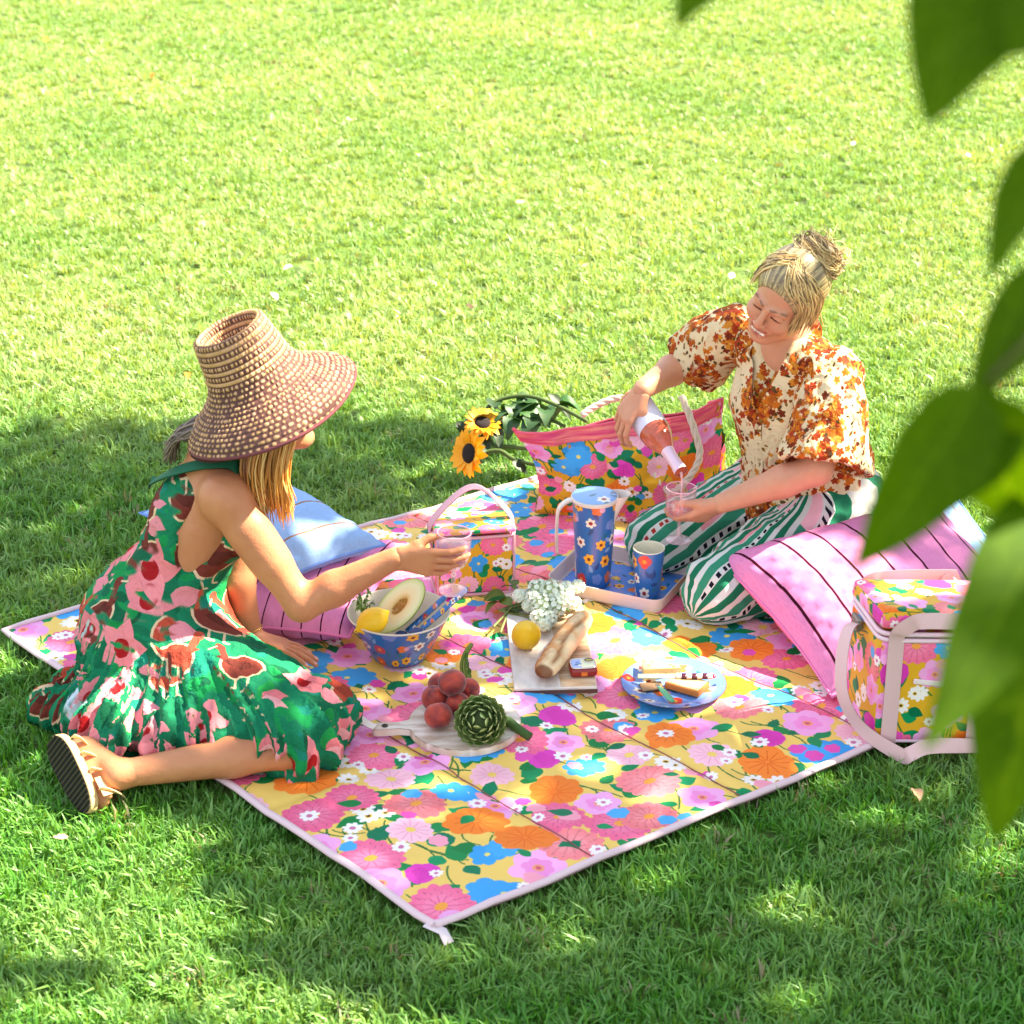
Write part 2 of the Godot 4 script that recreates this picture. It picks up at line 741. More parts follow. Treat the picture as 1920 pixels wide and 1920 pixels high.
	return p.tex()

# blue tableware print with loose flowers
func tableware(w: int, h: int, ppm: float, sd: int, bg := Color(0.15, 0.40, 0.68)) -> ImageTexture:
	var p := Paint.new(w, h, bg, sd)
	var r := p.rng
	var cell := 0.038 * ppm
	for i in int(w * h / (cell * cell) * 1.2):
		var a := Vector2(r.randf() * w, r.randf() * h)
		p.leafy(a, a + Vector2.from_angle(r.randf() * TAU) * cell * 0.5, 0.22, [Color(0.10, 0.25, 0.50), Color(0.08, 0.40, 0.55), Color(0.50, 0.62, 0.80)][r.randi() % 3])
	for j in int(h / cell):
		for i in int(w / cell):
			var c := Vector2((i + 0.5 + 0.5 * (j % 2)) * cell, (j + 0.5) * cell) + Vector2(r.randf_range(-0.2, 0.2), r.randf_range(-0.2, 0.2)) * cell
			var rr := cell * r.randf_range(0.28, 0.36)
			var k := r.randi() % 6
			var rot := r.randf() * TAU
			if k < 2:
				p.flower(c, rr, 6, 0.3, Color(0.93, 0.66, 0.14), rot)
				p.disc(c, rr * 0.3, Color(0.45, 0.12, 0.08))
			elif k == 2:
				p.flower(c, rr, 6, 0.34, Color(0.92, 0.88, 0.82), rot)
				p.disc(c, rr * 0.35, Color(0.60, 0.14, 0.12))
			elif k == 3:
				p.flower(c, rr * 1.1, 4, 0.16, Color(0.80, 0.20, 0.18), rot)
				p.disc(c, rr * 0.35, Color(0.93, 0.55, 0.15))
			elif k == 4:
				p.flower(c, rr, 5, 0.2, Color(0.42, 0.52, 0.78), rot)
			else:
				p.flower(c, rr, 5, 0.25, Color(0.88, 0.42, 0.20), rot)
				p.disc(c + Vector2(rr * 0.8, 0), rr * 0.5, Color(0.86, 0.62, 0.74))
	return p.tex()

# green leafy dress print with birds and blooms; ppm pixels per metre
func dress_print(w: int, h: int, ppm: float) -> ImageTexture:
	var p := Paint.new(w, h, Color(0.08, 0.46, 0.31), 5)
	var r := p.rng
	for i in 260:
		var c := Vector2(r.randf() * w, r.randf() * h)
		var col: Color = [Color(0.04, 0.34, 0.22), Color(0.07, 0.52, 0.27), Color(0.08, 0.47, 0.38), Color(0.05, 0.39, 0.26)][r.randi() % 4]
		p.leafy(c, c + Vector2.from_angle(r.randf() * TAU) * ppm * r.randf_range(0.03, 0.09), 0.35, p.tone(col, 0.02))
	var n := 6
	for j in n:
		for i in n:
			var c := Vector2((i + 0.5 + 0.5 * (j % 2)) * w / n, (j + 0.5) * h / n) + Vector2(r.randf_range(-0.02, 0.02), r.randf_range(-0.02, 0.02)) * ppm
			var s := ppm * r.randf_range(0.036, 0.05)
			var flip := 1.0 if r.randf() < 0.5 else -1.0
			var k: int = [0, 1, 2, 3, 1, 4, 1, 0, 1, 4][(i * 7 + j * 3 + r.randi() % 5) % 10]
			if k == 0 or k == 3:
				# long legged brown bird
				var body := Color(0.45, 0.19, 0.15) if k == 0 else Color(0.72, 0.28, 0.20)
				var edge := Color(0.86, 0.72, 0.58)
				for e in 2:
					var a := c + Vector2((e * 0.7 - 0.3) * s, s * 0.5)
					p.line(a, a + Vector2(0.05 * s, s * 1.1), s * 0.13, edge)
					p.line(a + Vector2(0.05 * s, s * 1.1), a + Vector2(0.35 * s * flip, s * 1.2), s * 0.1, edge)
				p.disc(c, s * 1.0, edge, 1.28)
				p.disc(c, s * 0.88, body, 1.28)
				p.leafy(c + Vector2(-0.6 * s * flip, 0), c + Vector2(1.5 * s * flip, -s * 0.5), 0.18, body.darkened(0.2))
				p.line(c + Vector2(s * 0.9 * flip, -s * 0.3), c + Vector2(s * 1.3 * flip, -s * 1.3), s * 0.42, body)
				p.disc(c + Vector2(s * 1.35 * flip, -s * 1.35), s * 0.3, body)
				p.line(c + Vector2(s * 1.5 * flip, -s * 1.35), c + Vector2(s * 2.0 * flip, -s * 1.1), s * 0.1, edge)
			elif k == 1:
				# pink bloom
				for e in 5:
					var d := Vector2.from_angle(TAU * e / 5 + i)
					p.leafy(c, c + d * s * 1.5, 0.36, p.tone(Color(0.88, 0.50, 0.52), 0.05))
				p.disc(c, s * 0.45, Color(0.62, 0.08, 0.10))
				p.leafy(c + Vector2(s, s), c + Vector2(s * 2.6, s * 1.4), 0.3, Color(0.86, 0.52, 0.55))
			elif k == 2:
				# white dove
				p.leafy(c + Vector2(-1.5 * s * flip, s * 0.3), c + Vector2(1.2 * s * flip, -s * 0.1), 0.26, Color(0.68, 0.73, 0.71))
				p.leafy(c + Vector2(-0.2 * s * flip, 0), c + Vector2(-0.5 * s * flip, -s * 1.5), 0.3, Color(0.74, 0.80, 0.84))
				p.disc(c + Vector2(1.15 * s * flip, -s * 0.25), s * 0.34, Color(0.69, 0.73, 0.71))
				p.disc(c + Vector2(1.25 * s * flip, -s * 0.3), s * 0.08, Color(0.1, 0.1, 0.1))
			else:
				for e in 4:
					p.leafy(c, c + Vector2.from_angle(0.8 * e + j) * s * 1.6, 0.3, [Color(0.10, 0.52, 0.24), Color(0.86, 0.46, 0.48), Color(0.90, 0.62, 0.62), Color(0.06, 0.45, 0.30)][e])
	return p.tex()

# cream shirt print with rust and ochre clusters
func shirt_print(w: int, h: int, ppm: float) -> ImageTexture:
	var p := Paint.new(w, h, Color(0.86, 0.77, 0.62), 9)
	var r := p.rng
	var n := 4
	for j in n:
		for i in n:
			var c := Vector2((i + 0.5 + 0.5 * (j % 2)) * w / n, (j + 0.5) * h / n)
			var ax := Vector2.from_angle(r.randf_range(0.9, 2.2))
			for m in 120:
				var q := c + ax * r.randfn() * ppm * 0.036 + ax.orthogonal() * r.randfn() * ppm * 0.018
				var col: Color = [Color(0.62, 0.24, 0.05), Color(0.74, 0.38, 0.06), Color(0.66, 0.33, 0.08), Color(0.42, 0.15, 0.05), Color(0.78, 0.50, 0.16), Color(0.60, 0.20, 0.08)][r.randi() % 6]
				p.flower(q, ppm * r.randf_range(0.004, 0.011), 5, 0.4, col, r.randf() * TAU)
			for m in 26:
				var q := c + ax * r.randfn() * ppm * 0.06 + ax.orthogonal() * r.randfn() * ppm * 0.04
				var d := Vector2.from_angle(r.randf() * TAU) * ppm * r.randf_range(0.006, 0.016)
				p.leafy(q, q + d, 0.25, [Color(0.28, 0.20, 0.10), Color(0.36, 0.28, 0.12), Color(0.50, 0.36, 0.14)][r.randi() % 3])
	return p.tex()

# green and white banded trousers: u runs across the bands, v along them (one texture = 0.5 m)
func trouser_print() -> ImageTexture:
	var p := Paint.new(512, 512, Color(0.80, 0.80, 0.78), 3)
	var x := 0
	var k := 0
	while x < 512:
		var wd: int = [30, 26, 34, 24][k % 4]
		if k % 2 == 0:
			p.im.fill_rect(Rect2i(x, 0, wd, 512), [Color(0.10, 0.42, 0.30), Color(0.20, 0.52, 0.40)][(k / 2) % 2])
			if k % 4 == 2:
				p.im.fill_rect(Rect2i(x, 130, wd, 120), Color(0.92, 0.68, 0.72))
				p.im.fill_rect(Rect2i(x + 40, 330, wd, 90), Color(0.86, 0.55, 0.58))
		elif k % 6 == 1:
			for y in range(0, 512, 26):
				p.im.fill_rect(Rect2i(x + 4, y, wd - 10, 11), Color(0.06, 0.06, 0.12) if (k % 12) == 1 else Color(0.62, 0.20, 0.16))
		x += wd
		k += 1
	return p.tex()


var M := {}
var sun_to := Vector3(0.64, 0.74, -0.16).normalized()

func _ready() -> void:
	rng.seed = 7
	noise.seed = 3
	noise.frequency = 1.0
	# camera: an eye-level lens on a slight rise, wide open
	var cam := Camera3D.new()
	cam.name = "camera"
	add_child(cam)
	cam.position = Vector3(0, 2.29, 4.44)
	cam.rotation_degrees = Vector3(-24.5, 0, 0)
	cam.near = 0.05
	cam.far = 200.0
	var lens := CameraAttributesPhysical.new()
	lens.frustum_focal_length = 48.75
	lens.frustum_focus_distance = 4.85
	lens.exposure_aperture = 4.2
	lens.frustum_near = 0.05
	lens.frustum_far = 200.0
	cam.attributes = lens
	cam.current = true
	# sky and exposure (exposed for the shade)
	var we := WorldEnvironment.new()
	we.name = "environment"
	var e := Environment.new()
	e.background_mode = Environment.BG_SKY
	var sk := ProceduralSkyMaterial.new()
	sk.sky_top_color = Color(0.66, 0.72, 0.80)
	sk.sky_horizon_color = Color(0.93, 0.92, 0.88)
	sk.sky_curve = 0.2
	sk.ground_bottom_color = Color(0.30, 0.36, 0.18)
	sk.ground_horizon_color = Color(0.55, 0.60, 0.42)
	e.sky = Sky.new()
	e.sky.sky_material = sk
	e.background_energy_multiplier = 0.58
	e.tonemap_mode = Environment.TONE_MAPPER_LINEAR
	e.tonemap_exposure = 4.65
	e.sdfgi_enabled = true
	e.ssao_enabled = true
	e.ssil_enabled = true
	we.environment = e
	add_child(we)
	var sun := DirectionalLight3D.new()
	sun.name = "sun"
	sun.light_color = Color(1.0, 0.955, 0.86)
	sun.light_energy = 1.6
	sun.light_angular_distance = 0.5
	sun.shadow_enabled = true
	add_child(sun)
	sun.look_at_from_position(sun_to * 20.0, Vector3.ZERO)
	make_weave()
	M.garden = garden(1216, 1024, 640.0, 4, YELLOW, 1.10)
	M.bagprint = garden(720, 720, 900.0, 12, Color(0.88, 0.66, 0.16), 0.80)
	M.blue = tableware(512, 512, 1500.0, 6)
	M.dress = dress_print(820, 820, 1000.0)
	M.shirt = shirt_print(640, 640, 1200.0)
	M.trousers = trouser_print()
	build_ground()
	build_tree()
	build_mat()
	build_litter()
	M.scale = mat(Color.WHITE, 0.6, {"vertex_color_use_as_albedo": true})
	build_cushions()
	build_tote()
	build_lunch_bag()
	build_cooler()
	build_tray()
	build_pitcher()
	build_tumbler()
	build_glasses()
	build_bottle()
	build_bowl()
	build_melon()
	build_servers()
	build_greens()
	build_boards()
	build_fruit()
	build_artichoke()
	build_board_food()
	build_plate()
	build_sunflowers()
	build_white_flowers()
	build_hat_woman()
	build_shirt_woman()
#CALLS


# ---------------------------------------------------------------- the lawn
var mat_corner := Vector3(-0.143, 0, 1.2577)
var mat_left := Vector3(-1.2, 0, 0.085)
var mat_r := Vector3(0.816, 0, -0.578)     # along the near right edge
const MAT_LEN := 1.92

func mat_at(u: float, v: float) -> Vector3:    # u from the near corner to the right, v from the near corner to the left
	return mat_corner + mat_r * (u * MAT_LEN) + (mat_left - mat_corner) * v

func on_mat(x: float, z: float) -> Vector2:
	var d := Vector3(x, 0, z) - mat_corner
	var a := mat_r * MAT_LEN
	var b := mat_left - mat_corner
	var det := a.x * b.z - a.z * b.x
	return Vector2((d.x * b.z - d.z * b.x) / det, (a.x * d.z - a.z * d.x) / det)

func build_ground() -> void:
	var g := MB.new()
	var hills := func(a: float, b: float) -> Vector3:
		var x := lerpf(-60, 60, a)
		var z := lerpf(-90, 30, b)
		return Vector3(x, -0.035, z)
	g.grid(24, 24, hills, Vector2(1, 1))
	var nt := NoiseTexture2D.new()
	nt.width = 512
	nt.height = 512
	nt.seamless = true
	var fn := FastNoiseLite.new()
	fn.frequency = 0.02
	fn.fractal_octaves = 5
	nt.noise = fn
	var ramp := Gradient.new()
	ramp.colors = PackedColorArray([Color(0.20, 0.26, 0.08), Color(0.30, 0.40, 0.12), Color(0.40, 0.48, 0.18)])
	ramp.offsets = PackedFloat32Array([0.2, 0.5, 0.8])
	nt.color_ramp = ramp
	var gm := mat(Color.WHITE, 0.95, {"albedo_texture": nt, "uv1_triplanar": true, "uv1_world_triplanar": true, "uv1_scale": Vector3(0.8, 0.8, 0.8)})
	tag(part("ground", g.mesh(gm)), "level lawn soil under the grass", "ground", "", "structure")
	build_grass()

func tuft(blades: int, spread: float, lo: float, hi: float, sd: int) -> ArrayMesh:
	var r := RandomNumberGenerator.new()
	r.seed = sd
	var b := MB.new()
	for i in blades:
		var a := r.randf() * TAU
		var q := Vector3(cos(a), 0, sin(a)) * spread * sqrt(r.randf())
		var dir := Vector3(cos(a + r.randf_range(-1.5, 1.5)), 0, sin(a + r.randf_range(-1.5, 1.5)))
		var ht := r.randf_range(lo, hi)
		var lean := r.randf_range(0.15, 1.25) if r.randf() < 0.9 else 0.1
		var w := r.randf_range(0.0014, 0.0024)
		var side := Vector3(-dir.z, 0, dir.x).rotated(Vector3.UP, r.randf_range(-0.6, 0.6)) * w
		var sh := r.randf_range(0.62, 1.3)
		var col := Color(sh, sh, sh)
		if r.randf() < 0.06:
			col = Color(2.4, 1.5, 2.2)
		var p1 := q + Vector3.UP * ht * 0.5 + dir * ht * lean * 0.22
		var p2 := q + Vector3.UP * ht * (0.96 - lean * 0.32) + dir * ht * lean * 0.75
		var k := b.add(q - side, Vector2.ZERO, col)
		b.add(q + side, Vector2.ZERO, col)
		b.add(p1 - side, Vector2.ZERO, col)
		b.add(p1 + side, Vector2.ZERO, col)
		b.add(p2, Vector2.ZERO, col)
		b.quad(k, k + 1, k + 3, k + 2)
		b.tri(k + 2, k + 3, k + 4)
	return b.mesh(M.grass, true)

func build_grass() -> void:
	M.grass = mat(Color.WHITE, 0.45, {"vertex_color_use_as_albedo": true, "metallic_specular": 0.6, "backlight_enabled": true, "backlight": Color(0.9, 0.8, 0.5)})
	var patch := FastNoiseLite.new()
	patch.seed = 11
	patch.frequency = 0.9
	patch.fractal_octaves = 3
	var fine := FastNoiseLite.new()
	fine.seed = 5
	fine.frequency = 9.0
	var sets := []
	for kind in 5:
		sets.append({"x": [], "c": []})
	var r := RandomNumberGenerator.new()
	r.seed = 21
	var count := 125000
	for i in count:
		# denser near the camera
		var z := lerpf(2.6, -9.5, pow(r.randf(), 1.35))
		var half := 1.9 + (2.6 - z) * 0.36
		var x := r.randf_range(-half, half)
		var m := on_mat(x, z)
		if m.x > 0.009 and m.x < 0.991 and m.y > 0.010 and m.y < 0.990:
			continue
		var n := patch.get_noise_2d(x, z)
		var n2 := fine.get_noise_2d(x, z)
		var s := r.randf_range(0.75, 1.2) * (1.0 + 0.25 * n2)
		var near := minf(minf(absf(m.x), absf(1.0 - m.x)) * MAT_LEN, minf(absf(m.y), absf(1.0 - m.y)) * 1.58) if (m.x > -0.05 and m.x < 1.05 and m.y > -0.05 and m.y < 1.05) else 1.0
		if near < 0.03:
			s *= 0.7
		var bas := Basis(Vector3.UP, r.randf() * TAU).scaled(Vector3(s, s * r.randf_range(0.85, 1.1), s))
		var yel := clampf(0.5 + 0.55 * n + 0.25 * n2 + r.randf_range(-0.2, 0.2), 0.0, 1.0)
		var col := Color(0.105, 0.38, 0.024).lerp(Color(0.53, 0.69, 0.26), clampf(0.62 * yel + clampf((-0.5 - z) * 0.22, -0.18, 0.36), 0.0, 1.0))  # sun and shade painted in: far lawn paler and yellower, near lawn deeper green
		if r.randf() < 0.012:
			col = Color(0.42, 0.36, 0.2)
		var k := r.randi() % 5
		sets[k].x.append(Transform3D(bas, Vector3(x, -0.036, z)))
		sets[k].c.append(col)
	var lawn := thing("grass", "", "")
	tag(lawn, "short mown lawn grass growing all round the picnic mat", "grass", "", "stuff")
	for kind in 5:
		var mm := MultiMesh.new()
		mm.transform_format = MultiMesh.TRANSFORM_3D
		mm.use_colors = true
		mm.mesh = tuft([15, 17, 13, 16, 12][kind], [0.020, 0.022, 0.018, 0.024, 0.026][kind], 0.018, [0.042, 0.046, 0.050, 0.040, 0.058][kind], 40 + kind)
		mm.instance_count = sets[kind].x.size()
		for i in sets[kind].x.size():
			mm.set_instance_transform(i, sets[kind].x[i])
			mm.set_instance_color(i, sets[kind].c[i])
		var o := MultiMeshInstance3D.new()
		o.multimesh = mm
		o.name = "blades" if kind == 0 else "blades_%03d" % kind
		lawn.add_child(o, true)
		tag(o, "", "", "", "stuff")

# ---------------------------------------------------------------- the shade tree, out of frame to the right
# open places in the shade, as (x, z, radius): patches where the sun comes through the crown
var sun_gaps := [
	[-1.26, 0.45, 0.32], [-1.02, 0.48, 0.30], [-1.45, 0.30, 0.22], [-0.98, 0.86, 0.26], [-0.75, 1.15, 0.20], [-1.4, 1.1, 0.3], [-0.70, 0.52, 0.12],
	[0.34, 0.22, 0.17], [0.52, 0.28, 0.12], [0.16, 0.10, 0.06], [0.22, -0.07, 0.22], [-0.03, -0.05, 0.14], [-0.22, -0.16, 0.10],
	[-0.10, -0.80, 0.17], [0.10, -0.92, 0.15], [-0.30, 1.50, 0.16], [0.05, 1.62, 0.14], [-0.62, 1.40, 0.10], [-0.25, 1.85, 0.3], [-0.9, 1.7, 0.25],
	[0.9, 0.95, 0.10], [0.62, 1.3, 0.07], [1.15, 0.62, 0.10], [0.90, -0.04, 0.06], [0.62, 0.50, 0.07],
]

func shaded(x: float, z: float) -> bool:
	# the shade's far edge, running across the lawn behind the mat
	var edge := -1.25 + 0.06 * sin(x * 7.0) + 0.05 * sin(x * 17.0 + 1.0)
	if x > -0.25:
		edge = lerpf(-1.25, -0.84, clampf((x + 0.25) / 0.4, 0, 1)) + 0.05 * sin(x * 13.0)
	if x > 0.2:
		edge = lerpf(-0.84, 0.20, clampf((x - 0.2) / 0.9, 0, 1)) + 0.04 * sin(x * 11.0)
	if z < edge:
		return false
	for g in sun_gaps:
		if Vector2(x - g[0], (z - g[1]) * 1.1).length() < (g[2] + 0.07) * (1.0 + 0.35 * noise.get_noise_2d(x * 5.0, z * 5.0)):
			return false
	return true

func build_tree() -> void:
	var t := thing("shade_tree", "broad leafy tree whose leaves hang in at the right edge", "tree", Vector3(4.6, -0.04, 1.6))
	var bark := mat(Color(0.36, 0.29, 0.22), 0.95)
	var b := MB.new()
	b.tube(curve([Vector3(0, 0, 0), Vector3(0.08, 1.2, -0.1), Vector3(0.0, 2.8, -0.3), Vector3(0.25, 4.6, -0.9), Vector3(0.3, 6.2, -1.6)], 14), [0.34, 0.27, 0.25, 0.24, 0.22, 0.21, 0.2, 0.19, 0.18, 0.16, 0.14, 0.12, 0.1, 0.08, 0.05], 14)
	for k in 7:
		var a := TAU * k / 7.0 + 0.3
		var st := Vector3(0.1, 2.6 + 0.35 * k, -0.3 - 0.15 * k)
		b.tube(curve([st, st + Vector3(cos(a) * 0.9, 0.7, sin(a) * 0.9), st + Vector3(cos(a) * 2.2, 1.6, sin(a) * 2.2)], 6), [0.10, 0.09, 0.07, 0.06, 0.045, 0.03, 0.015], 8)
	part("trunk", b.mesh(bark), t)
	M.leaf = mat(Color(0.17, 0.33, 0.03), 0.45, {"backlight_enabled": true, "backlight": Color(0.20, 0.36, 0.05)})
	var lm := MB.new()
	lm.leaf(Transform3D.IDENTITY, 0.15, 0.038, 0.5, 0.25, 4)
	var r := RandomNumberGenerator.new()
	r.seed = 77
	var xs := []
	for i in 60000:
		# a point of shade on the ground and the sun's ray through it
		var gx := r.randf_range(-2.6, 3.0)
		var gz := r.randf_range(-1.6, 4.2)
		if not shaded(gx, gz):
			continue
		if gz > 2.6 and r.randf() < 0.4:
			continue
		var ht := r.randf_range(3.6, 6.4)
		if r.randf() < 0.03 + 0.25 * noise.get_noise_3d(gx * 1.2, ht, gz * 1.2):
			continue
		var p := Vector3(gx, 0, gz) + sun_to * (ht / sun_to.y)
		var bas := Basis.from_euler(Vector3(r.randf_range(-0.6, 0.6), r.randf() * TAU, r.randf_range(-0.5, 0.5))).scaled(Vector3.ONE * r.randf_range(0.7, 1.15))
		xs.append(Transform3D(bas, p - t.position))
		if xs.size() >= 11000:
			break
	var mm := MultiMesh.new()
	mm.transform_format = MultiMesh.TRANSFORM_3D
	mm.mesh = lm.mesh(M.leaf)
	mm.instance_count = xs.size()
	for i in xs.size():
		mm.set_instance_transform(i, xs[i])
	var o := MultiMeshInstance3D.new()
	o.multimesh = mm
	o.name = "crown"
	t.add_child(o)
	tag(o, "", "", "", "stuff")
	hanging_leaves(t)


# ---------------------------------------------------------------- the mat
func mat_lift(p: Vector3) -> float:
	var m := on_mat(p.x, p.z)
	var edge := minf(minf(m.x, 1.0 - m.x), minf(m.y, 1.0 - m.y))
	return 0.0060 * sin(p.x * 9.0 + p.z * 4.0) * clampf(edge * 9.0, 0.5, 1.0) + 0.014 * noise.get_noise_2d(p.x * 1.9, p.z * 1.9) + 0.006 * noise.get_noise_2d(p.x * 5.0 + 9.0, p.z * 5.0)

func build_mat() -> void:
	var t := thing("picnic_mat", "large foldable picnic mat printed with bright garden flowers on yellow", "picnic mat")
	var gm := mat(Color.WHITE, 0.6, {"albedo_texture": M.garden, "normal_enabled": true, "normal_texture": weave_normal, "normal_scale": 0.15, "metallic_specular": 0.35})
	# panels between the fold lines
	var folds := [0.0, 0.2, 0.4, 0.6, 0.8, 1.0]
	for k in 5:
		var u0: float = folds[k]
		var u1: float = folds[k + 1]
		var b := MB.new()
		var f := func(a: float, c: float) -> Vector3:
			var u := lerpf(u0, u1, a)
			var p := mat_at(u, c)
			var crease := 0.010 * (exp(-pow((u - u0) * MAT_LEN / 0.011, 2.0)) * (1.0 if k > 0 else 0.0) + exp(-pow((u - u1) * MAT_LEN / 0.011, 2.0)) * (1.0 if k < 4 else 0.0))
			for w in [0.34, 0.67]:
				crease += 0.005 * exp(-pow((c - w) * 1.58 / 0.011, 2.0))
			return p + Vector3.UP * (mat_lift(p) - crease)
		b.grid(48, 200, f, Vector2(u1 - u0, 1.0), Color.WHITE, Vector2(u0, 0))
		part("panel", b.mesh(gm), t)
	for k in range(1, 5):
		var fl := MB.new()
		var fp := []
		for i in 81:
			var p := mat_at(folds[k], lerpf(0.004, 0.996, i / 80.0))
			fp.append(p + Vector3.UP * (mat_lift(p) - 0.0088))
		fl.tube(fp, [0.0016], 5)
		part("fold_line", fl.mesh(mat(Color(0.62, 0.36, 0.36), 0.8)), t)
	# bound edge
	var e := MB.new()
	var pts := []
	for k in 4:
		for i in 30:
			var s := i / 30.0
			var q: Vector2 = [Vector2(s, 0), Vector2(1, s), Vector2(1 - s, 1), Vector2(0, 1 - s)][k]
			var p := mat_at(q.x, q.y)
			pts.append(p + Vector3.UP * (mat_lift(p) + 0.0005))
	pts.append(pts[0])
	e.tube(pts, [0.0085], 8, Color.WHITE, 0.75, Vector3.UP)
	part("binding", e.mesh(mat(Color(0.88, 0.76, 0.78), 0.75)), t)
	# the quilted underside
	var un := MB.new()
	un.grid(20, 20, func(a: float, c: float) -> Vector3:
		var p := mat_at(a, c)
		return p + Vector3.UP * (mat_lift(p) - 0.011))
	part("underside", un.mesh(mat(Color(0.80, 0.62, 0.66), 0.8)), t)
	var tg := MB.new()
	var c0 := Vector3(-0.1398, 0, 1.2627)
	tg.band([c0 + Vector3(-0.02, 0.0, -0.01), c0 + Vector3(0.012, -0.004, 0.008), c0 + Vector3(0.024, -0.02, 0.024)], [Vector3.UP], 0.021, 0.002)
	part("tie_strap", tg.mesh(mat(Color(0.85, 0.78, 0.80), 0.8)), t)

# fallen leaves and petals lying on the lawn
func build_litter() -> void:
	var spots := [[540,500,0],[352,704,1],[285,140,1],[1372,517,0],[515,555,0],[830,200,2],[1250,272,2],[1600,270,0],[1815,292,0],[880,577,3],[655,225,2],[520,300,0],[575,425,2],[1100,497,2],[1480,242,2],[85,75,1],[350,360,3],[1700,830,0],[1290,545,3],[110,1575,2],[1722,1485,2],[975,380,2]]
	var looks := [Color(0.88, 0.86, 0.74), Color(0.78, 0.42, 0.10), Color(0.82, 0.62, 0.46), Color(0.30, 0.22, 0.12)]
	var words := [
		"pale leaf on the lawn above and right of the straw hat, the lower of two", "orange leaf on the lawn close to the left of the straw hat",
		"orange leaf on the far lawn, right of the other one near the top left", "white leaf on the lawn just left of the kneeling woman's hair",
		"pale curled leaf on the grass nearest above the straw hat's brim", "tan leaf on the far lawn near the middle of the top edge",
		"tan leaf on the far lawn right of the middle, above the kneeling woman", "pale leaf on the far lawn between the kneeling woman and the hanging leaves",
		"pale leaf on the lawn at the right edge between two hanging leaf clumps", "dark brown leaf on the lawn halfway between the two women's heads",
		"tan leaf on the far lawn left of the middle", "pale leaf far up the lawn above the straw hat", "tan leaf on the lawn straight above the straw hat's right brim",
		"tan leaf on the lawn left of the kneeling woman's head", "tan leaf on the far lawn straight above the kneeling woman's bun", "orange leaf in the top left corner of the lawn",
		"dark leaf on the lawn at the left, above the straw hat", "pale leaf on the grass right of the kneeling woman's sleeve", "dark leaf on the grass right beside the kneeling woman's collar",
		"tan leaf in the near grass under the sandal", "tan leaf in the near grass below the cooler bag", "tan leaf in the middle of the sunny lawn, between the women",
	]
	var r := RandomNumberGenerator.new()
	r.seed = 61
	for n in spots.size():
		var q: Array = spots[n]
		var d := Vector3(q[0] - 960.0, 960.0 - q[1], -3900.0).rotated(Vector3.RIGHT, -deg_to_rad(24.5))
		var p := Vector3(0, 2.29, 4.44) + d * ((2.29 - 0.016) / -d.y)
		var b := MB.new()
		b.leaf(Transform3D(Basis.IDENTITY, Vector3(0, 0, 0.02)), r.randf_range(0.030, 0.048), r.randf_range(0.008, 0.014), r.randf_range(-0.5, 0.5), 0.35, 6, Color.WHITE, 0.7, 0.002)
		var o := part("fallen_leaf", b.mesh(mat(looks[q[2]], 0.8)))
		o.transform = Transform3D(Basis.from_euler(Vector3(r.randf_range(-0.3, 0.3), r.randf() * TAU, r.randf_range(-0.4, 0.4))), p)
		tag(o, words[n], "fallen leaf", "leaves fallen on the lawn")

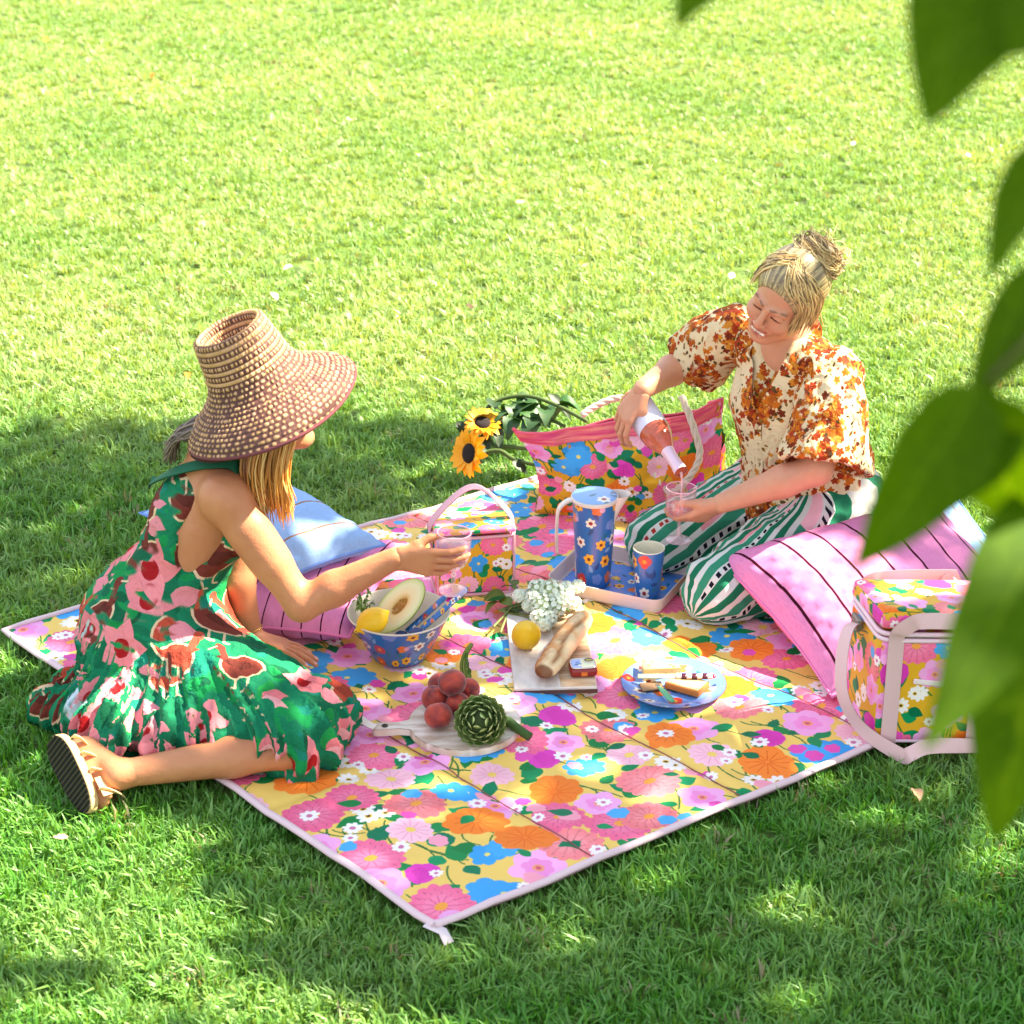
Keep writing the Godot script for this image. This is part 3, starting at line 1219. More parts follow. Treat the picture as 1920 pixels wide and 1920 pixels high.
# the leaves that hang into view close to the lens
func hanging_leaves(t: Node3D) -> void:
	# a leaf's own colouring: paler midrib and side veins, uneven green
	var im := Image.create(96, 256, false, Image.FORMAT_RGB8)
	for yy in 256:
		for xx in 96:
			var u := absf(xx / 95.0 - 0.5) * 2.0
			var v := yy / 255.0
			var side := v * 9.0 - u * 1.6
			var vein := maxf(1.0 - u * 22.0, 0.75 * (1.0 - minf(absf(side - roundf(side)) * 16.0, 1.0)) * (1.0 - u))
			var n := 0.5 + 0.5 * noise.get_noise_2d(xx * 0.06, yy * 0.05)
			var c := Color(0.24, 0.38, 0.01).lerp(Color(0.36, 0.48, 0.03), n)
			im.set_pixel(xx, yy, c.lerp(Color(0.48, 0.58, 0.16), clampf(vein, 0.0, 1.0) * 0.8))
	im.generate_mipmaps()
	var m := mat(Color.WHITE, 0.55, {"albedo_texture": ImageTexture.create_from_image(im), "metallic_specular": 0.2, "backlight_enabled": true, "backlight": Color(1.0, 0.95, 0.5)})
	# base, tip, half width, roll, fold
	var spec := [
		[Vector3(0.2451, 2.1325, 3.4), Vector3(0.1976, 2.0457, 3.44), 0.035, 0.30, 0.25],
		[Vector3(0.2749, 2.1061, 3.38), Vector3(0.2082, 2.0818, 3.46), 0.027, -0.2, 0.25],
		[Vector3(0.2887, 2.0114, 3.36), Vector3(0.2452, 1.9572, 3.4), 0.017, 0.5, 0.4],
		[Vector3(0.2975, 1.9438, 3.36), Vector3(0.2438, 1.8814, 3.4), 0.020, 0.2, 0.3],
		[Vector3(0.2455, 1.8983, 3.42), Vector3(0.185, 1.8049, 3.46), 0.027, -0.35, 0.35],
		[Vector3(0.2476, 1.8974, 3.42), Vector3(0.2832, 1.7835, 3.4), 0.030, 0.25, 0.2],
		[Vector3(0.2541, 1.8866, 3.4), Vector3(0.2278, 1.8282, 3.43), 0.030, 0.1, 0.25],
		[Vector3(0.3083, 1.8309, 3.36), Vector3(0.2627, 1.7522, 3.42), 0.018, 0.4, 0.3],
		[Vector3(0.3066, 1.8167, 3.38), Vector3(0.2167, 1.7806, 3.56), 0.030, -0.2, 0.2],
		[Vector3(0.321, 1.7571, 3.36), Vector3(0.2687, 1.6104, 3.42), 0.036, 0.35, 0.3],
		[Vector3(0.3309, 1.7681, 3.34), Vector3(0.2904, 1.6474, 3.38), 0.038, 0.1, 0.25],
		[Vector3(0.1103, 2.0964, 3.3), Vector3(0.0867, 2.0666, 3.32), 0.012, 0.3, 0.3],
	]
	var cam := Vector3(0, 2.29, 4.44)
	for q in spec:
		var a: Vector3 = q[0]
		var d: Vector3 = q[1] - a
		var nrm := (cam - a).normalized().rotated(d.normalized(), q[3])
		var z := -d.normalized()
		nrm = (nrm - z * nrm.dot(z)).normalized()
		var bas := Basis(nrm.cross(z), nrm, z)
		var b := MB.new()
		b.leaf(Transform3D(bas, a - t.position), d.length(), q[2], 0.18, q[4], 14, Color.WHITE, 0.62, 0.0012)
		b.tube([a - t.position, a - t.position - d.normalized() * 0.03 + Vector3(0.012, 0.02, 0)], [0.0012], 5)
		part("leaf", b.mesh(m), t)
	# the twigs they hang from, running back to the trunk
	var tw := MB.new()
	var at := t.position
	tw.tube(curve([Vector3(0.05, 2.7, -0.2), Vector3(1.1244, 2.322, 2.6) - at, Vector3(0.4924, 2.1224, 3.1) - at, Vector3(0.3045, 2.1026, 3.36) - at, Vector3(0.2506, 2.1425, 3.4) - at], 24), [0.05, 0.04, 0.03, 0.02, 0.014, 0.01, 0.007, 0.004, 0.003], 7)
	tw.tube(curve([Vector3(0.4924, 2.1224, 3.1) - at, Vector3(0.3402, 2.0149, 3.34) - at, Vector3(0.3039, 1.9378, 3.36) - at, Vector3(0.3196, 1.8243, 3.36) - at, Vector3(0.3372, 1.7452, 3.35) - at], 24), [0.008, 0.006, 0.004, 0.003], 7)
	tw.tube(curve([Vector3(0.3045, 2.1026, 3.36) - at, Vector3(0.2038, 2.1353, 3.33) - at, Vector3(0.1116, 2.1006, 3.3) - at], 12), [0.004, 0.003, 0.002], 6)
	tw.tube(curve([Vector3(0.3039, 1.9378, 3.36) - at, Vector3(0.2726, 1.9154, 3.4) - at, Vector3(0.2466, 1.8983, 3.42) - at], 10), [0.0022, 0.0018, 0.0015], 6)
	part("twig", tw.mesh(mat(Color(0.30, 0.27, 0.12), 0.8)), t)


# ---------------------------------------------------------------- cushions
func stripes(bg: Color, bars: Array, w := 512) -> ImageTexture:
	var p := Paint.new(w, 64, bg, 2)
	for b in bars:
		p.im.fill_rect(Rect2i(int(b[0] * w), 0, maxi(1, int(b[1] * w)), 64), b[2])
	for y in 64:
		for x in range(0, w, 1):
			if p.rng.randf() < 0.4:
				p.im.set_pixel(x, y, p.im.get_pixel(x, y).darkened(p.rng.randf() * 0.07))
	return p.tex()

# a pillow over four corners (a-b along u, a-d along v)
func cushion(called: String, label: String, group: String, q: Array, th: float, m: Material, piping: Material, sag := 0.0) -> Node3D:
	var mid: Vector3 = (q[0] + q[1] + q[2] + q[3]) * 0.25
	var t := thing(called, label, "cushion", mid, 0.0, group)
	var nrm: Vector3 = ((q[1] as Vector3) - q[3]).cross((q[2] as Vector3) - q[0]).normalized()
	if nrm.y < 0.0:
		nrm = -nrm
	var flat := func(u: float, v: float) -> Vector3:
		# edges drawn in between the corners
		var iu := 0.036 * (1.0 - pow(2.0 * v - 1.0, 2.0))
		var iv := 0.036 * (1.0 - pow(2.0 * u - 1.0, 2.0))
		var uu := lerpf(iu, 1.0 - iu, u)
		var vv := lerpf(iv, 1.0 - iv, v)
		return (q[0] as Vector3).lerp(q[1], uu).lerp((q[3] as Vector3).lerp(q[2], uu), vv) - mid
	for sd in [1.0, -1.0]:
		var b := MB.new()
		var n := 44
		b.grid(n, n, func(u: float, v: float) -> Vector3:
			var a := absf(2.0 * u - 1.0)
			var c := absf(2.0 * v - 1.0)
			var puff := pow(maxf(0.0, (1.0 - pow(a, 2.6)) * (1.0 - pow(c, 2.6))), 0.55)
			var p: Vector3 = flat.call(u, v)
			var cr := 1.0 - puff
			var wr := 0.0045 * sin(a * 17.0 + c * 6.0 + noise.get_noise_2d(p.x * 6.0, p.z * 6.0) * 5.0) * cr * minf(1.0, puff * 6.0)
			wr += 0.012 * noise.get_noise_3d(p.x * 7.0, p.y * 7.0, p.z * 7.0) * puff
			return p + nrm * (sd * (th * 0.5 * puff + wr)) - Vector3.UP * sag * puff)
		part("cover" if sd > 0 else "back_cover", b.mesh(m), t)
	var e := MB.new()
	var pts := []
	for k in 4:
		for i in 14:
			var s := i / 14.0
			var g: Vector2 = [Vector2(s, 0), Vector2(1, s), Vector2(1 - s, 1), Vector2(0, 1 - s)][k]
			pts.append(flat.call(g.x, g.y))
	pts.append(pts[0])
	e.tube(pts, [0.0035], 6)
	part("seam", e.mesh(piping), t)
	return t

func build_cushions() -> void:
	var maroon := Color(0.25, 0.03, 0.10)
	var bars := []
	for i in 7:
		bars.append([0.06 + i * 0.143, 0.011, maroon])
	var pink := Color(0.88, 0.53, 0.71)
	M.pink = mat(Color.WHITE, 0.85, {"albedo_texture": stripes(pink, bars), "normal_enabled": true, "normal_texture": weave_normal, "normal_scale": 0.2, "metallic_specular": 0.25})
	var pip := mat(Color(0.90, 0.48, 0.68), 0.85)
	var tan := Color(0.62, 0.46, 0.36)
	M.sky = mat(Color.WHITE, 0.85, {"albedo_texture": stripes(Color(0.60, 0.73, 0.92), [[0.16, 0.012, tan], [0.42, 0.018, tan], [0.70, 0.012, tan], [0.93, 0.010, tan]]), "normal_enabled": true, "normal_texture": weave_normal, "normal_scale": 0.2, "metallic_specular": 0.25})
	var pipb := mat(Color(0.45, 0.58, 0.85), 0.85)
	# right: pink, tipped up against the kneeling woman's knees; a blue one behind it
	var a := Vector3(0.4796, 0.15, 0.0059)
	var d := Vector3(0.7058, 0.015, 0.4351)
	var b := Vector3(1.0306, 0.215, -0.1916)
	var c := b + (d - a) * 0.9 + Vector3(-0.03, 0, 0.0)
	cushion("pink_cushion", "large pink cushion with thin maroon stripes against the kneeling woman's knees", "striped pink cushions", [a, b, c, d], 0.21, M.pink, pip)
	var bb := Vector3(1.083, 0.22, -0.2092)
	cushion("blue_cushion", "pale blue cushion half hidden behind the large pink one by the foreground leaves", "blue cushions", [Vector3(0.9246, 0.06, -0.3713), bb, Vector3(1.1873, 0.13, 0.011), Vector3(0.9941, 0.02, 0.0121)], 0.16, M.sky, pipb)
	# left: pink lying flat, blue resting on it
	cushion("pink_cushion", "pink striped cushion lying flat under the blue one beside the hatted woman", "striped pink cushions", [Vector3(-0.6931, 0.065, 0.1966), Vector3(-0.3721, 0.055, 0.23), Vector3(-0.2595, 0.065, -0.2498), Vector3(-0.6075, 0.07, -0.2704)], 0.15, M.pink, pip)
	cushion("blue_cushion", "sky blue cushion with tan stripes resting on the flat pink one", "blue cushions", [Vector3(-0.3036, 0.155, -0.0541), Vector3(-0.6001, 0.225, -0.3089), Vector3(-0.8902, 0.225, -0.0851), Vector3(-0.527, 0.165, 0.1554)], 0.14, M.sky, pipb)

# ---------------------------------------------------------------- bags
func build_tote() -> void:
	var p0 := Vector3(0.0622, 0, -0.5781)
	var p1 := Vector3(0.5376, 0, -0.5008)
	var t := thing("tote_bag", "large floral tote bag with rope handles slumped beside the kneeling woman", "tote bag", p0)
	var ax := (p1 - p0)
	var back := Vector3(0.05, 0, -0.20)
	var m := cloth(M.bagprint, 1.0, 0.55, Color.WHITE, false)
	m.normal_enabled = true
	m.normal_texture = weave_normal
	m.normal_scale = 0.15
	var tl := Vector3(0.0084, 0.2503, -0.6) - p0
	var tr := Vector3(0.5509, 0.3088, -0.68) - p0
	# a slumped sack: rings from the base to the wide mouth
	var b := MB.new()
	var corner := func(k: int, s: float) -> Vector3:
		var base: Array = [Vector3.ZERO, ax, ax + back, back]
		var mouth: Array = [tl + Vector3(0.0, 0.0, 0.045), tr + Vector3(0, 0, 0.06), tr + Vector3(-0.01, -0.030, 0.020), tl + Vector3(0.015, -0.030, 0.010)]
		var p := (base[k] as Vector3).lerp(mouth[k], s)
		if k == 0:
			p += Vector3(0.03, 0, 0.0) * sin(PI * s)
		return p
	var side_w := [0.5, 0.22, 0.5, 0.22]
	var ring := func(s: float, g: float) -> Vector3:
		var k := int(g) % 4
		var f := g - floorf(g)
		var p0_: Vector3 = corner.call(k, s)
		var p1_: Vector3 = corner.call((k + 1) % 4, s)
		var p := p0_.lerp(p1_, f)
		var out := (p1_ - p0_).cross(Vector3.UP).normalized()
		var belly := sin(PI * f) * (0.055 * sin(PI * clampf(s * 0.9, 0, 1)) + 0.012)
		if k == 1 or k == 3:
			belly = sin(PI * f) * (-0.03 * s)
		p += -out * -belly
		p += Vector3(0, -1, 0) * (0.020 * sin(PI * f) + 0.012 * sin(f * 9.0 + 0.6)) * s * (1.0 if k % 2 == 0 else 0.2)
		p += out * 0.009 * noise.get_noise_3d(p.x * 9.0, p.y * 11.0, p.z * 9.0) * 2.0
		p += out * 0.006 * sin(p.x * 30.0 + s * 9.0) * s
		return p
	for k in 4:
		var g0 := float(k)
		b.grid(40, 24, func(u: float, v: float) -> Vector3: return ring.call(v, g0 + minf(u, 0.9999)), Vector2([0.62, 0.3, 0.62, 0.3][k], 0.42), Color.WHITE, Vector2(k * 0.31 + 0.1, 0.30))
	part("body", b.mesh(m), t)
	var lining := MB.new()
	for k in 4:
		var g0 := float(k)
		lining.grid(20, 8, func(u: float, v: float) -> Vector3:
			var p: Vector3 = ring.call(0.3 + 0.7 * v, g0 + minf(u, 0.9999))
			var c: Vector3 = (corner.call(0, v) + corner.call(2, v)) * 0.5
			return p + (c - p).normalized() * 0.006)
	part("lining", lining.mesh(mat(Color(0.80, 0.55, 0.15), 0.7)), t)
	var hem := MB.new()
	var hp := []
	for i in 81:
		hp.append(ring.call(1.0, minf(i / 20.0, 3.9999)))
	hem.tube(hp, [0.0045], 6)
	var bd := MB.new()
	for k in 4:
		var g0 := float(k)
		bd.grid(40, 6, func(u: float, v: float) -> Vector3:
			var p: Vector3 = ring.call(0.88 + 0.12 * v, g0 + minf(u, 0.9999))
			var c: Vector3 = (corner.call(0, 0.9) + corner.call(2, 0.9)) * 0.5
			return p + Vector3((p - c).x * 0.012, 0, signf((p - c).z) * 0.0022))
	part("top_band", bd.mesh(mat(Color.WHITE, 0.6, {"albedo_texture": grain(Color(0.84, 0.20, 0.40), Color(0.95, 0.52, 0.46), 1.0, 1.0, 9)})), t)
	part("hem", hem.mesh(mat(Color(0.93, 0.35, 0.45), 0.6)), t)
	var rope := mat(Color(0.86, 0.80, 0.72), 0.9)
	var front := curve([Vector3(0.4404, 0.3249, -0.6), Vector3(0.4672, 0.262, -0.56), Vector3(0.4867, 0.1922, -0.53), Vector3(0.4649, 0.1406, -0.51), Vector3(0.4185, 0.0966, -0.5), Vector3(0.3825, 0.1179, -0.51), Vector3(0.3517, 0.1742, -0.53), Vector3(0.3322, 0.2342, -0.555)], 40)
	var rear := curve([Vector3(0.1872, 0.2312, -0.7), Vector3(0.2273, 0.2507, -0.72), Vector3(0.2914, 0.2681, -0.73), Vector3(0.3414, 0.2355, -0.72), Vector3(0.3768, 0.1976, -0.7)], 26)
	for q in [front, rear]:
		var rb := MB.new()
		var pts := []
		for p in q:
			pts.append(p - p0)
		# three laid strands
		for s in 3:
			var st := []
			for i in pts.size():
				var tn: Vector3 = (pts[mini(i + 1, pts.size() - 1)] - pts[maxi(i - 1, 0)]).normalized()
				var n1 := tn.cross(Vector3(0.2, 0.3, 1)).normalized()
				var n2 := tn.cross(n1)
				var a := TAU * s / 3.0 + i * 0.9
				st.append(pts[i] + (n1 * cos(a) + n2 * sin(a)) * 0.0048)
			rb.tube(st, [0.0058], 6)
		part("rope_handle", rb.mesh(rope), t)

# a soft box with a print; x right, y up, z toward the viewer
func build_lunch_bag() -> void:
	var l := Vector3(-0.1921, 0, -0.078)
	var r := Vector3(-0.0026, 0, -0.1068)
	var c := (l + r) * 0.5 + Vector3(0, 0, -0.065)
	var t := thing("lunch_bag", "small floral insulated lunch bag with a pink carry strap", "lunch bag", c, atan2(-(r.z - l.z), r.x - l.x))
	var w := l.distance_to(r)
	var m := cloth(M.bagprint, 1.0, 0.5, Color.WHITE, false)
	m.uv1_offset = Vector3(0.33, 0.62, 0)
	m.uv1_scale = Vector3(1.7, 1.7, 1)
	var b := MB.new()
	b.rbox(Vector3(w, 0.152, 0.13), 0.012, Transform3D(Basis.IDENTITY, Vector3(0, 0.079, 0)), 3, Color.WHITE, 1.0, 6)
	part("body", b.mesh(m), t)
	var lid := MB.new()
	lid.rbox(Vector3(w + 0.006, 0.014, 0.136), 0.006, Transform3D(Basis(Vector3.RIGHT, -0.10), Vector3(0, 0.167, 0.004)), 3, Color.WHITE, 1.0, 4)
	part("lid", lid.mesh(m), t)
	var pk := mat(Color(0.88, 0.66, 0.70), 0.75)
	var pip := MB.new()
	for y in [0.156, 0.004]:
		var pts := []
		for k in 33:
			var a := TAU * k / 32.0
			var ex := Vector3(signf(cos(a)) * pow(absf(cos(a)), 0.25), 0, signf(sin(a)) * pow(absf(sin(a)), 0.25))
			pts.append(Vector3(ex.x * (w * 0.5 + 0.001), y, ex.z * 0.066))
		pip.tube(pts, [0.0042], 6)
	for sx in [-1, 1]:
		pip.tube([Vector3(sx * (w * 0.5 - 0.002), 0.004, 0.0635), Vector3(sx * (w * 0.5 - 0.002), 0.157, 0.0635)], [0.0035], 6)
	part("piping", pip.mesh(pk), t)
	var s := MB.new()
	var arch := curve([Vector3(-w * 0.5 - 0.004, 0.10, 0.0), Vector3(-w * 0.5 - 0.006, 0.17, 0.0), Vector3(-0.035, 0.238, -0.01), Vector3(0.012, 0.256, -0.012), Vector3(0.055, 0.226, -0.01), Vector3(w * 0.5 + 0.004, 0.17, 0.0), Vector3(w * 0.5 + 0.004, 0.10, 0.0)], 36)
	s.band(arch, [Vector3(0, 1, 0.001)], 0.03, 0.003)
	part("carry_strap", s.mesh(pk), t)

func build_cooler() -> void:
	var nl := Vector3(0.7691, 0, 0.6149)
	var t := thing("cooler_bag", "boxy floral cooler bag with pale pink webbing straps on the grass", "cooler bag", nl)
	# box axes: front runs right, side runs back to the left
	var fx := Vector3(0.97, 0, 0.02)
	var fz := Vector3(-0.16, 0, -0.98).normalized()
	var wd := 0.27
	var dp := 0.20
	var ht := 0.255
	var bas := Basis(fx.normalized(), Vector3.UP, -fz)
	var m := cloth(M.bagprint, 1.0, 0.45, Color.WHITE, false)
	m.uv1_offset = Vector3(0.1, 0.05, 0)
	m.uv1_scale = Vector3(1.25, -1.25, 1)
	var c := fx * wd * 0.5 + fz * dp * 0.5
	var b := MB.new()
	b.rbox(Vector3(wd, ht, dp), 0.022, Transform3D(bas, c + Vector3(0, ht * 0.5, 0)), 4, Color.WHITE, 1.0, 8)
	part("body", b.mesh(m), t)
	var lid := MB.new()
	lid.rbox(Vector3(wd + 0.004, 0.045, dp + 0.004), 0.018, Transform3D(bas * Basis(Vector3.RIGHT, -0.10), c + Vector3(0, ht + 0.034, 0)), 4, Color.WHITE, 1.0, 6)
	part("lid", lid.mesh(m), t)
	var pk := mat(Color(0.88, 0.72, 0.72), 0.75)
	var rim_m := mat(Color(0.92, 0.80, 0.84), 0.6)
	for y in [ht - 0.002, ht + 0.012, 0.012]:
		var rim := MB.new()
		var pts := []
		for k in 41:
			var a := TAU * k / 40.0
			var ex := Vector3(signf(cos(a)) * pow(absf(cos(a)), 0.22), 0, signf(sin(a)) * pow(absf(sin(a)), 0.22))
			pts.append(c + bas * Vector3(ex.x * (wd * 0.5 - 0.001), y, ex.z * (dp * 0.5 - 0.001)))
		rim.tube(pts, [0.0055 if y > 0.1 else 0.004], 6)
		part("piping", rim.mesh(rim_m), t)
	var fn := -fz
	var front := fn * 0.004
	var strap := func(x: float) -> Array:
		var o := fx * x
		return [o + front + Vector3(0, 0.006, 0), o + front + Vector3(0, 0.12, 0), o + front + Vector3(0, 0.245, 0), o + fn * 0.012 + Vector3(0, 0.275, 0), o + fx * 0.02 + fn * 0.02 + Vector3(0, 0.300, 0)]
	var s := MB.new()
	var p: Array = strap.call(0.03)
	p.append(fx * 0.07 + fn * 0.030 + Vector3(0, 0.314, 0))
	p.append(fx * 0.125 + fn * 0.036 + Vector3(0, 0.318, 0))
	p.append(fx * 0.18 + fn * 0.030 + Vector3(0, 0.312, 0))
	var p2: Array = strap.call(0.215)
	p2.reverse()
	s.band(curve(p + p2, 60), [fn + Vector3(0, 0.25, 0)], 0.034, 0.0025)
	part("front_strap", s.mesh(pk), t)
	var s2 := MB.new()
	var rr := []
	for q in p + p2:
		rr.append(Vector3((q as Vector3).x, minf((q as Vector3).y, 0.285 + 0.1 * ((q as Vector3).y - 0.285)), 0) + fz * (dp + 0.006) - fn * fn.dot(q) * 0.4)
	s2.band(curve(rr, 50), [fz], 0.036, 0.0025)
	part("rear_strap", s2.mesh(pk), t)
	# long shoulder strap, drooping off the left side on to the grass
	var s3 := MB.new()
	var pts := curve([Vector3(0.7416, 0.2382, 0.5), Vector3(0.7124, 0.2347, 0.53), Vector3(0.6967, 0.1794, 0.57), Vector3(0.7017, 0.1061, 0.6), Vector3(0.7472, 0.0368, 0.615), Vector3(0.8224, 0.0005, 0.655), Vector3(0.838, 0.0092, 0.665), Vector3(0.8758, 0.0244, 0.66), Vector3(0.9455, 0.021, 0.65), Vector3(1.0213, 0.0004, 0.62)], 50)
	var rel := []
	for q in pts:
		rel.append(q - nl)
	s3.band(rel, [Vector3(-0.75, 0.25, 0.6)], 0.032, 0.0025)
	part("shoulder_strap", s3.mesh(pk), t)
	var buckle := MB.new()
	buckle.rbox(Vector3(0.012, 0.03, 0.04), 0.004, Transform3D(bas, Vector3(0.734, 0.2395, 0.505) - nl))
	part("buckle", buckle.mesh(mat(Color(0.55, 0.53, 0.50), 0.35, {"metallic": 0.7})), t)
	var tab := MB.new()
	tab.rbox(Vector3(0.09, 0.012, 0.004), 0.002, Transform3D(bas * Basis(Vector3.BACK, -0.1), fx * 0.12 + fn * 0.004 + Vector3(0, 0.155, 0)))
	part("zip_pull", tab.mesh(mat(Color(0.93, 0.85, 0.85), 0.6)), t)


# ---------------------------------------------------------------- tableware
func build_tray() -> void:
	var a := Vector3(0.0921, 0.045, -0.0953)
	var b := Vector3(0.3721, 0.045, 0.0387)
	var d := b + Vector3(0.4443, 0.045, -0.1874) - Vector3(0.3721, 0.045, 0.0387)
	var mid := (a + d) * 0.5
	mid.y = 0.006
	var ex := (b - a)
	var ez := (d - b)
	var w := ex.length() - 0.006
	var dp := ez.length() + 0.004
	var t := thing("serving_tray", "rectangular serving tray with pale sides and a blue floral floor", "tray", mid, atan2(-ex.z, ex.x))
	var pale := mat(Color(0.84, 0.76, 0.74), 0.4, {"clearcoat_enabled": true, "clearcoat": 0.3})
	# rounded-rectangle rings
	var ring := func(u: float, y: float, grow: float) -> Vector3:
		var r := 0.03 + grow
		var hx := w * 0.5 - 0.03
		var hz := dp * 0.5 - 0.03
		var g := u * 4.0
		var k := int(g) % 4
		var f := g - floorf(g)
		var cs: Array = [Vector3(hx, 0, hz), Vector3(-hx, 0, hz), Vector3(-hx, 0, -hz), Vector3(hx, 0, -hz)]
		if f < 0.5:
			var an := PI * 0.5 * k + f * PI
			return (cs[k] as Vector3) + Vector3(cos(an), 0, sin(an)) * r + Vector3.UP * y
		var an2 := PI * 0.5 * (k + 1)
		var dir := Vector3(cos(an2), 0, sin(an2)) * r
		return ((cs[k] as Vector3) + dir).lerp((cs[(k + 1) % 4] as Vector3) + dir, (f - 0.5) * 2.0) + Vector3.UP * y
	var prof := [[0.0, -0.016], [0.0, -0.010], [0.006, -0.007], [0.036, -0.002], [0.0395, 0.0], [0.0405, -0.002], [0.038, -0.0045], [0.010, -0.0105], [0.0055, -0.016]]
	var m := MB.new()
	m.grid(96, prof.size() - 1, func(u: float, v: float) -> Vector3:
		var q: Array = prof[int(round(v * (prof.size() - 1)))]
		return ring.call(minf(u, 0.99999), q[0], q[1]))
	m.grid(1, 1, func(u: float, v: float) -> Vector3: return Vector3((u - 0.5) * (w - 0.05), 0.0, (v - 0.5) * (dp - 0.05)))
	part("side_wall", m.mesh(pale), t)
	var fl := MB.new()
	var c := fl.add(Vector3(0, 0.005, 0), Vector2(0.5, 0.5))
	for i in 97:
		var p: Vector3 = ring.call(minf(i / 96.0, 0.99999), 0.0052, -0.0135)
		fl.add(p, Vector2(p.x / w + 0.5, p.z / dp + 0.5) * Vector2(w, dp) * 2.9)
		if i > 0:
			fl.tri(c, c + i, c + i + 1)
	fl.uv[c] = Vector2(w, dp) * 1.45
	part("floor", fl.mesh(mat(Color.WHITE, 0.22, {"albedo_texture": tableware(400, 400, 1200.0, 16, Color(0.30, 0.52, 0.84)), "clearcoat_enabled": true, "clearcoat": 0.4})), t)

func print_mat(off: Vector2, rough := 0.3) -> StandardMaterial3D:
	return mat(Color.WHITE, rough, {"albedo_texture": M.blue, "uv1_offset": Vector3(off.x, off.y, 0), "clearcoat_enabled": true, "clearcoat": 0.35})

func build_pitcher() -> void:
	var at := Vector3(0.1993, 0.012, -0.1413)
	var t := thing("pitcher", "tall blue floral pitcher with lid, side handle and spout on the tray", "pitcher", at, 0.12)
	var white := mat(Color(0.88, 0.82, 0.78), 0.4)
	var b := MB.new()
	b.lathe([Vector2(0.0, 0.0), Vector2(0.038, 0.0), Vector2(0.0415, 0.003), Vector2(0.043, 0.02), Vector2(0.0535, 0.221), Vector2(0.054, 0.225)], 40, Transform3D.IDENTITY, Vector2(0.75, 2.3))
	part("body", b.mesh(print_mat(Vector2(0.1, 0.0))), t)
	var l := MB.new()
	l.lathe([Vector2(0.0525, 0.222), Vector2(0.057, 0.224), Vector2(0.0575, 0.231), Vector2(0.055, 0.234), Vector2(0.03, 0.2345), Vector2(0.0, 0.235)], 40, Transform3D.IDENTITY, Vector2(1, 1))
	var lm := MB.new()
	lm.lathe([Vector2(0.0548, 0.2345), Vector2(0.03, 0.2362), Vector2(0.0, 0.2365)], 40)
	for i in lm.v.size():
		lm.uv[i] = Vector2(lm.v[i].x, lm.v[i].z) * 3.2
	var lid := part("lid", l.mesh(white), t)
	part("lid_top", lm.mesh(mat(Color.WHITE, 0.16, {"albedo_texture": tableware(200, 200, 900.0, 15, Color(0.42, 0.62, 0.88)), "clearcoat_enabled": true, "clearcoat": 0.8})), lid)
	var h := MB.new()
	h.band(curve([Vector3(-0.050, 0.226, 0), Vector3(-0.068, 0.222, 0), Vector3(-0.087, 0.202, 0), Vector3(-0.091, 0.165, 0), Vector3(-0.092, 0.120, 0), Vector3(-0.090, 0.085, 0)], 24), [Vector3(-1, 0.4, 0)], 0.020, 0.0055)
	h.band([Vector3(-0.0455, 0.215, 0), Vector3(-0.044, 0.10, 0), Vector3(-0.042, 0.02, 0)], [Vector3(-1, 0, 0)], 0.012, 0.004)
	part("handle", h.mesh(white), t)
	var s := MB.new()
	s.grid(10, 8, func(u: float, v: float) -> Vector3:
		var a := lerpf(-0.5, 0.5, u)
		var rr := lerpf(0.0505, 0.0545, v) + (1.0 - pow(2.0 * u - 1.0, 2.0)) * 0.034 * pow(v, 1.3)
		return Vector3(rr * cos(a), lerpf(0.165, 0.236, v), rr * sin(a)))
	part("spout", s.mesh(white), t)

func build_tumbler() -> void:
	var t := thing("tumbler", "blue floral tumbler standing on the tray beside the pitcher", "tumbler", Vector3(0.3287, 0.012, -0.0686), 0.6)
	var b := MB.new()
	b.lathe([Vector2(0.0, 0.0), Vector2(0.027, 0.0), Vector2(0.0295, 0.003), Vector2(0.031, 0.02), Vector2(0.0385, 0.128)], 36, Transform3D.IDENTITY, Vector2(0.55, 2.3))
	part("body", b.mesh(print_mat(Vector2(0.55, 0.3))), t)
	var i := MB.new()
	i.lathe([Vector2(0.0385, 0.128), Vector2(0.0383, 0.1305), Vector2(0.0368, 0.1305), Vector2(0.0362, 0.126), Vector2(0.029, 0.02), Vector2(0.026, 0.008), Vector2(0.0, 0.007)], 36)
	part("inside", i.mesh(mat(Color(0.88, 0.85, 0.76), 0.4)), t)

func glass_mat(tint: Color, a := 0.12) -> StandardMaterial3D:
	var c := tint
	c.a = a
	return mat(c, 0.03, {"transparency": BaseMaterial3D.TRANSPARENCY_ALPHA, "metallic_specular": 0.6})

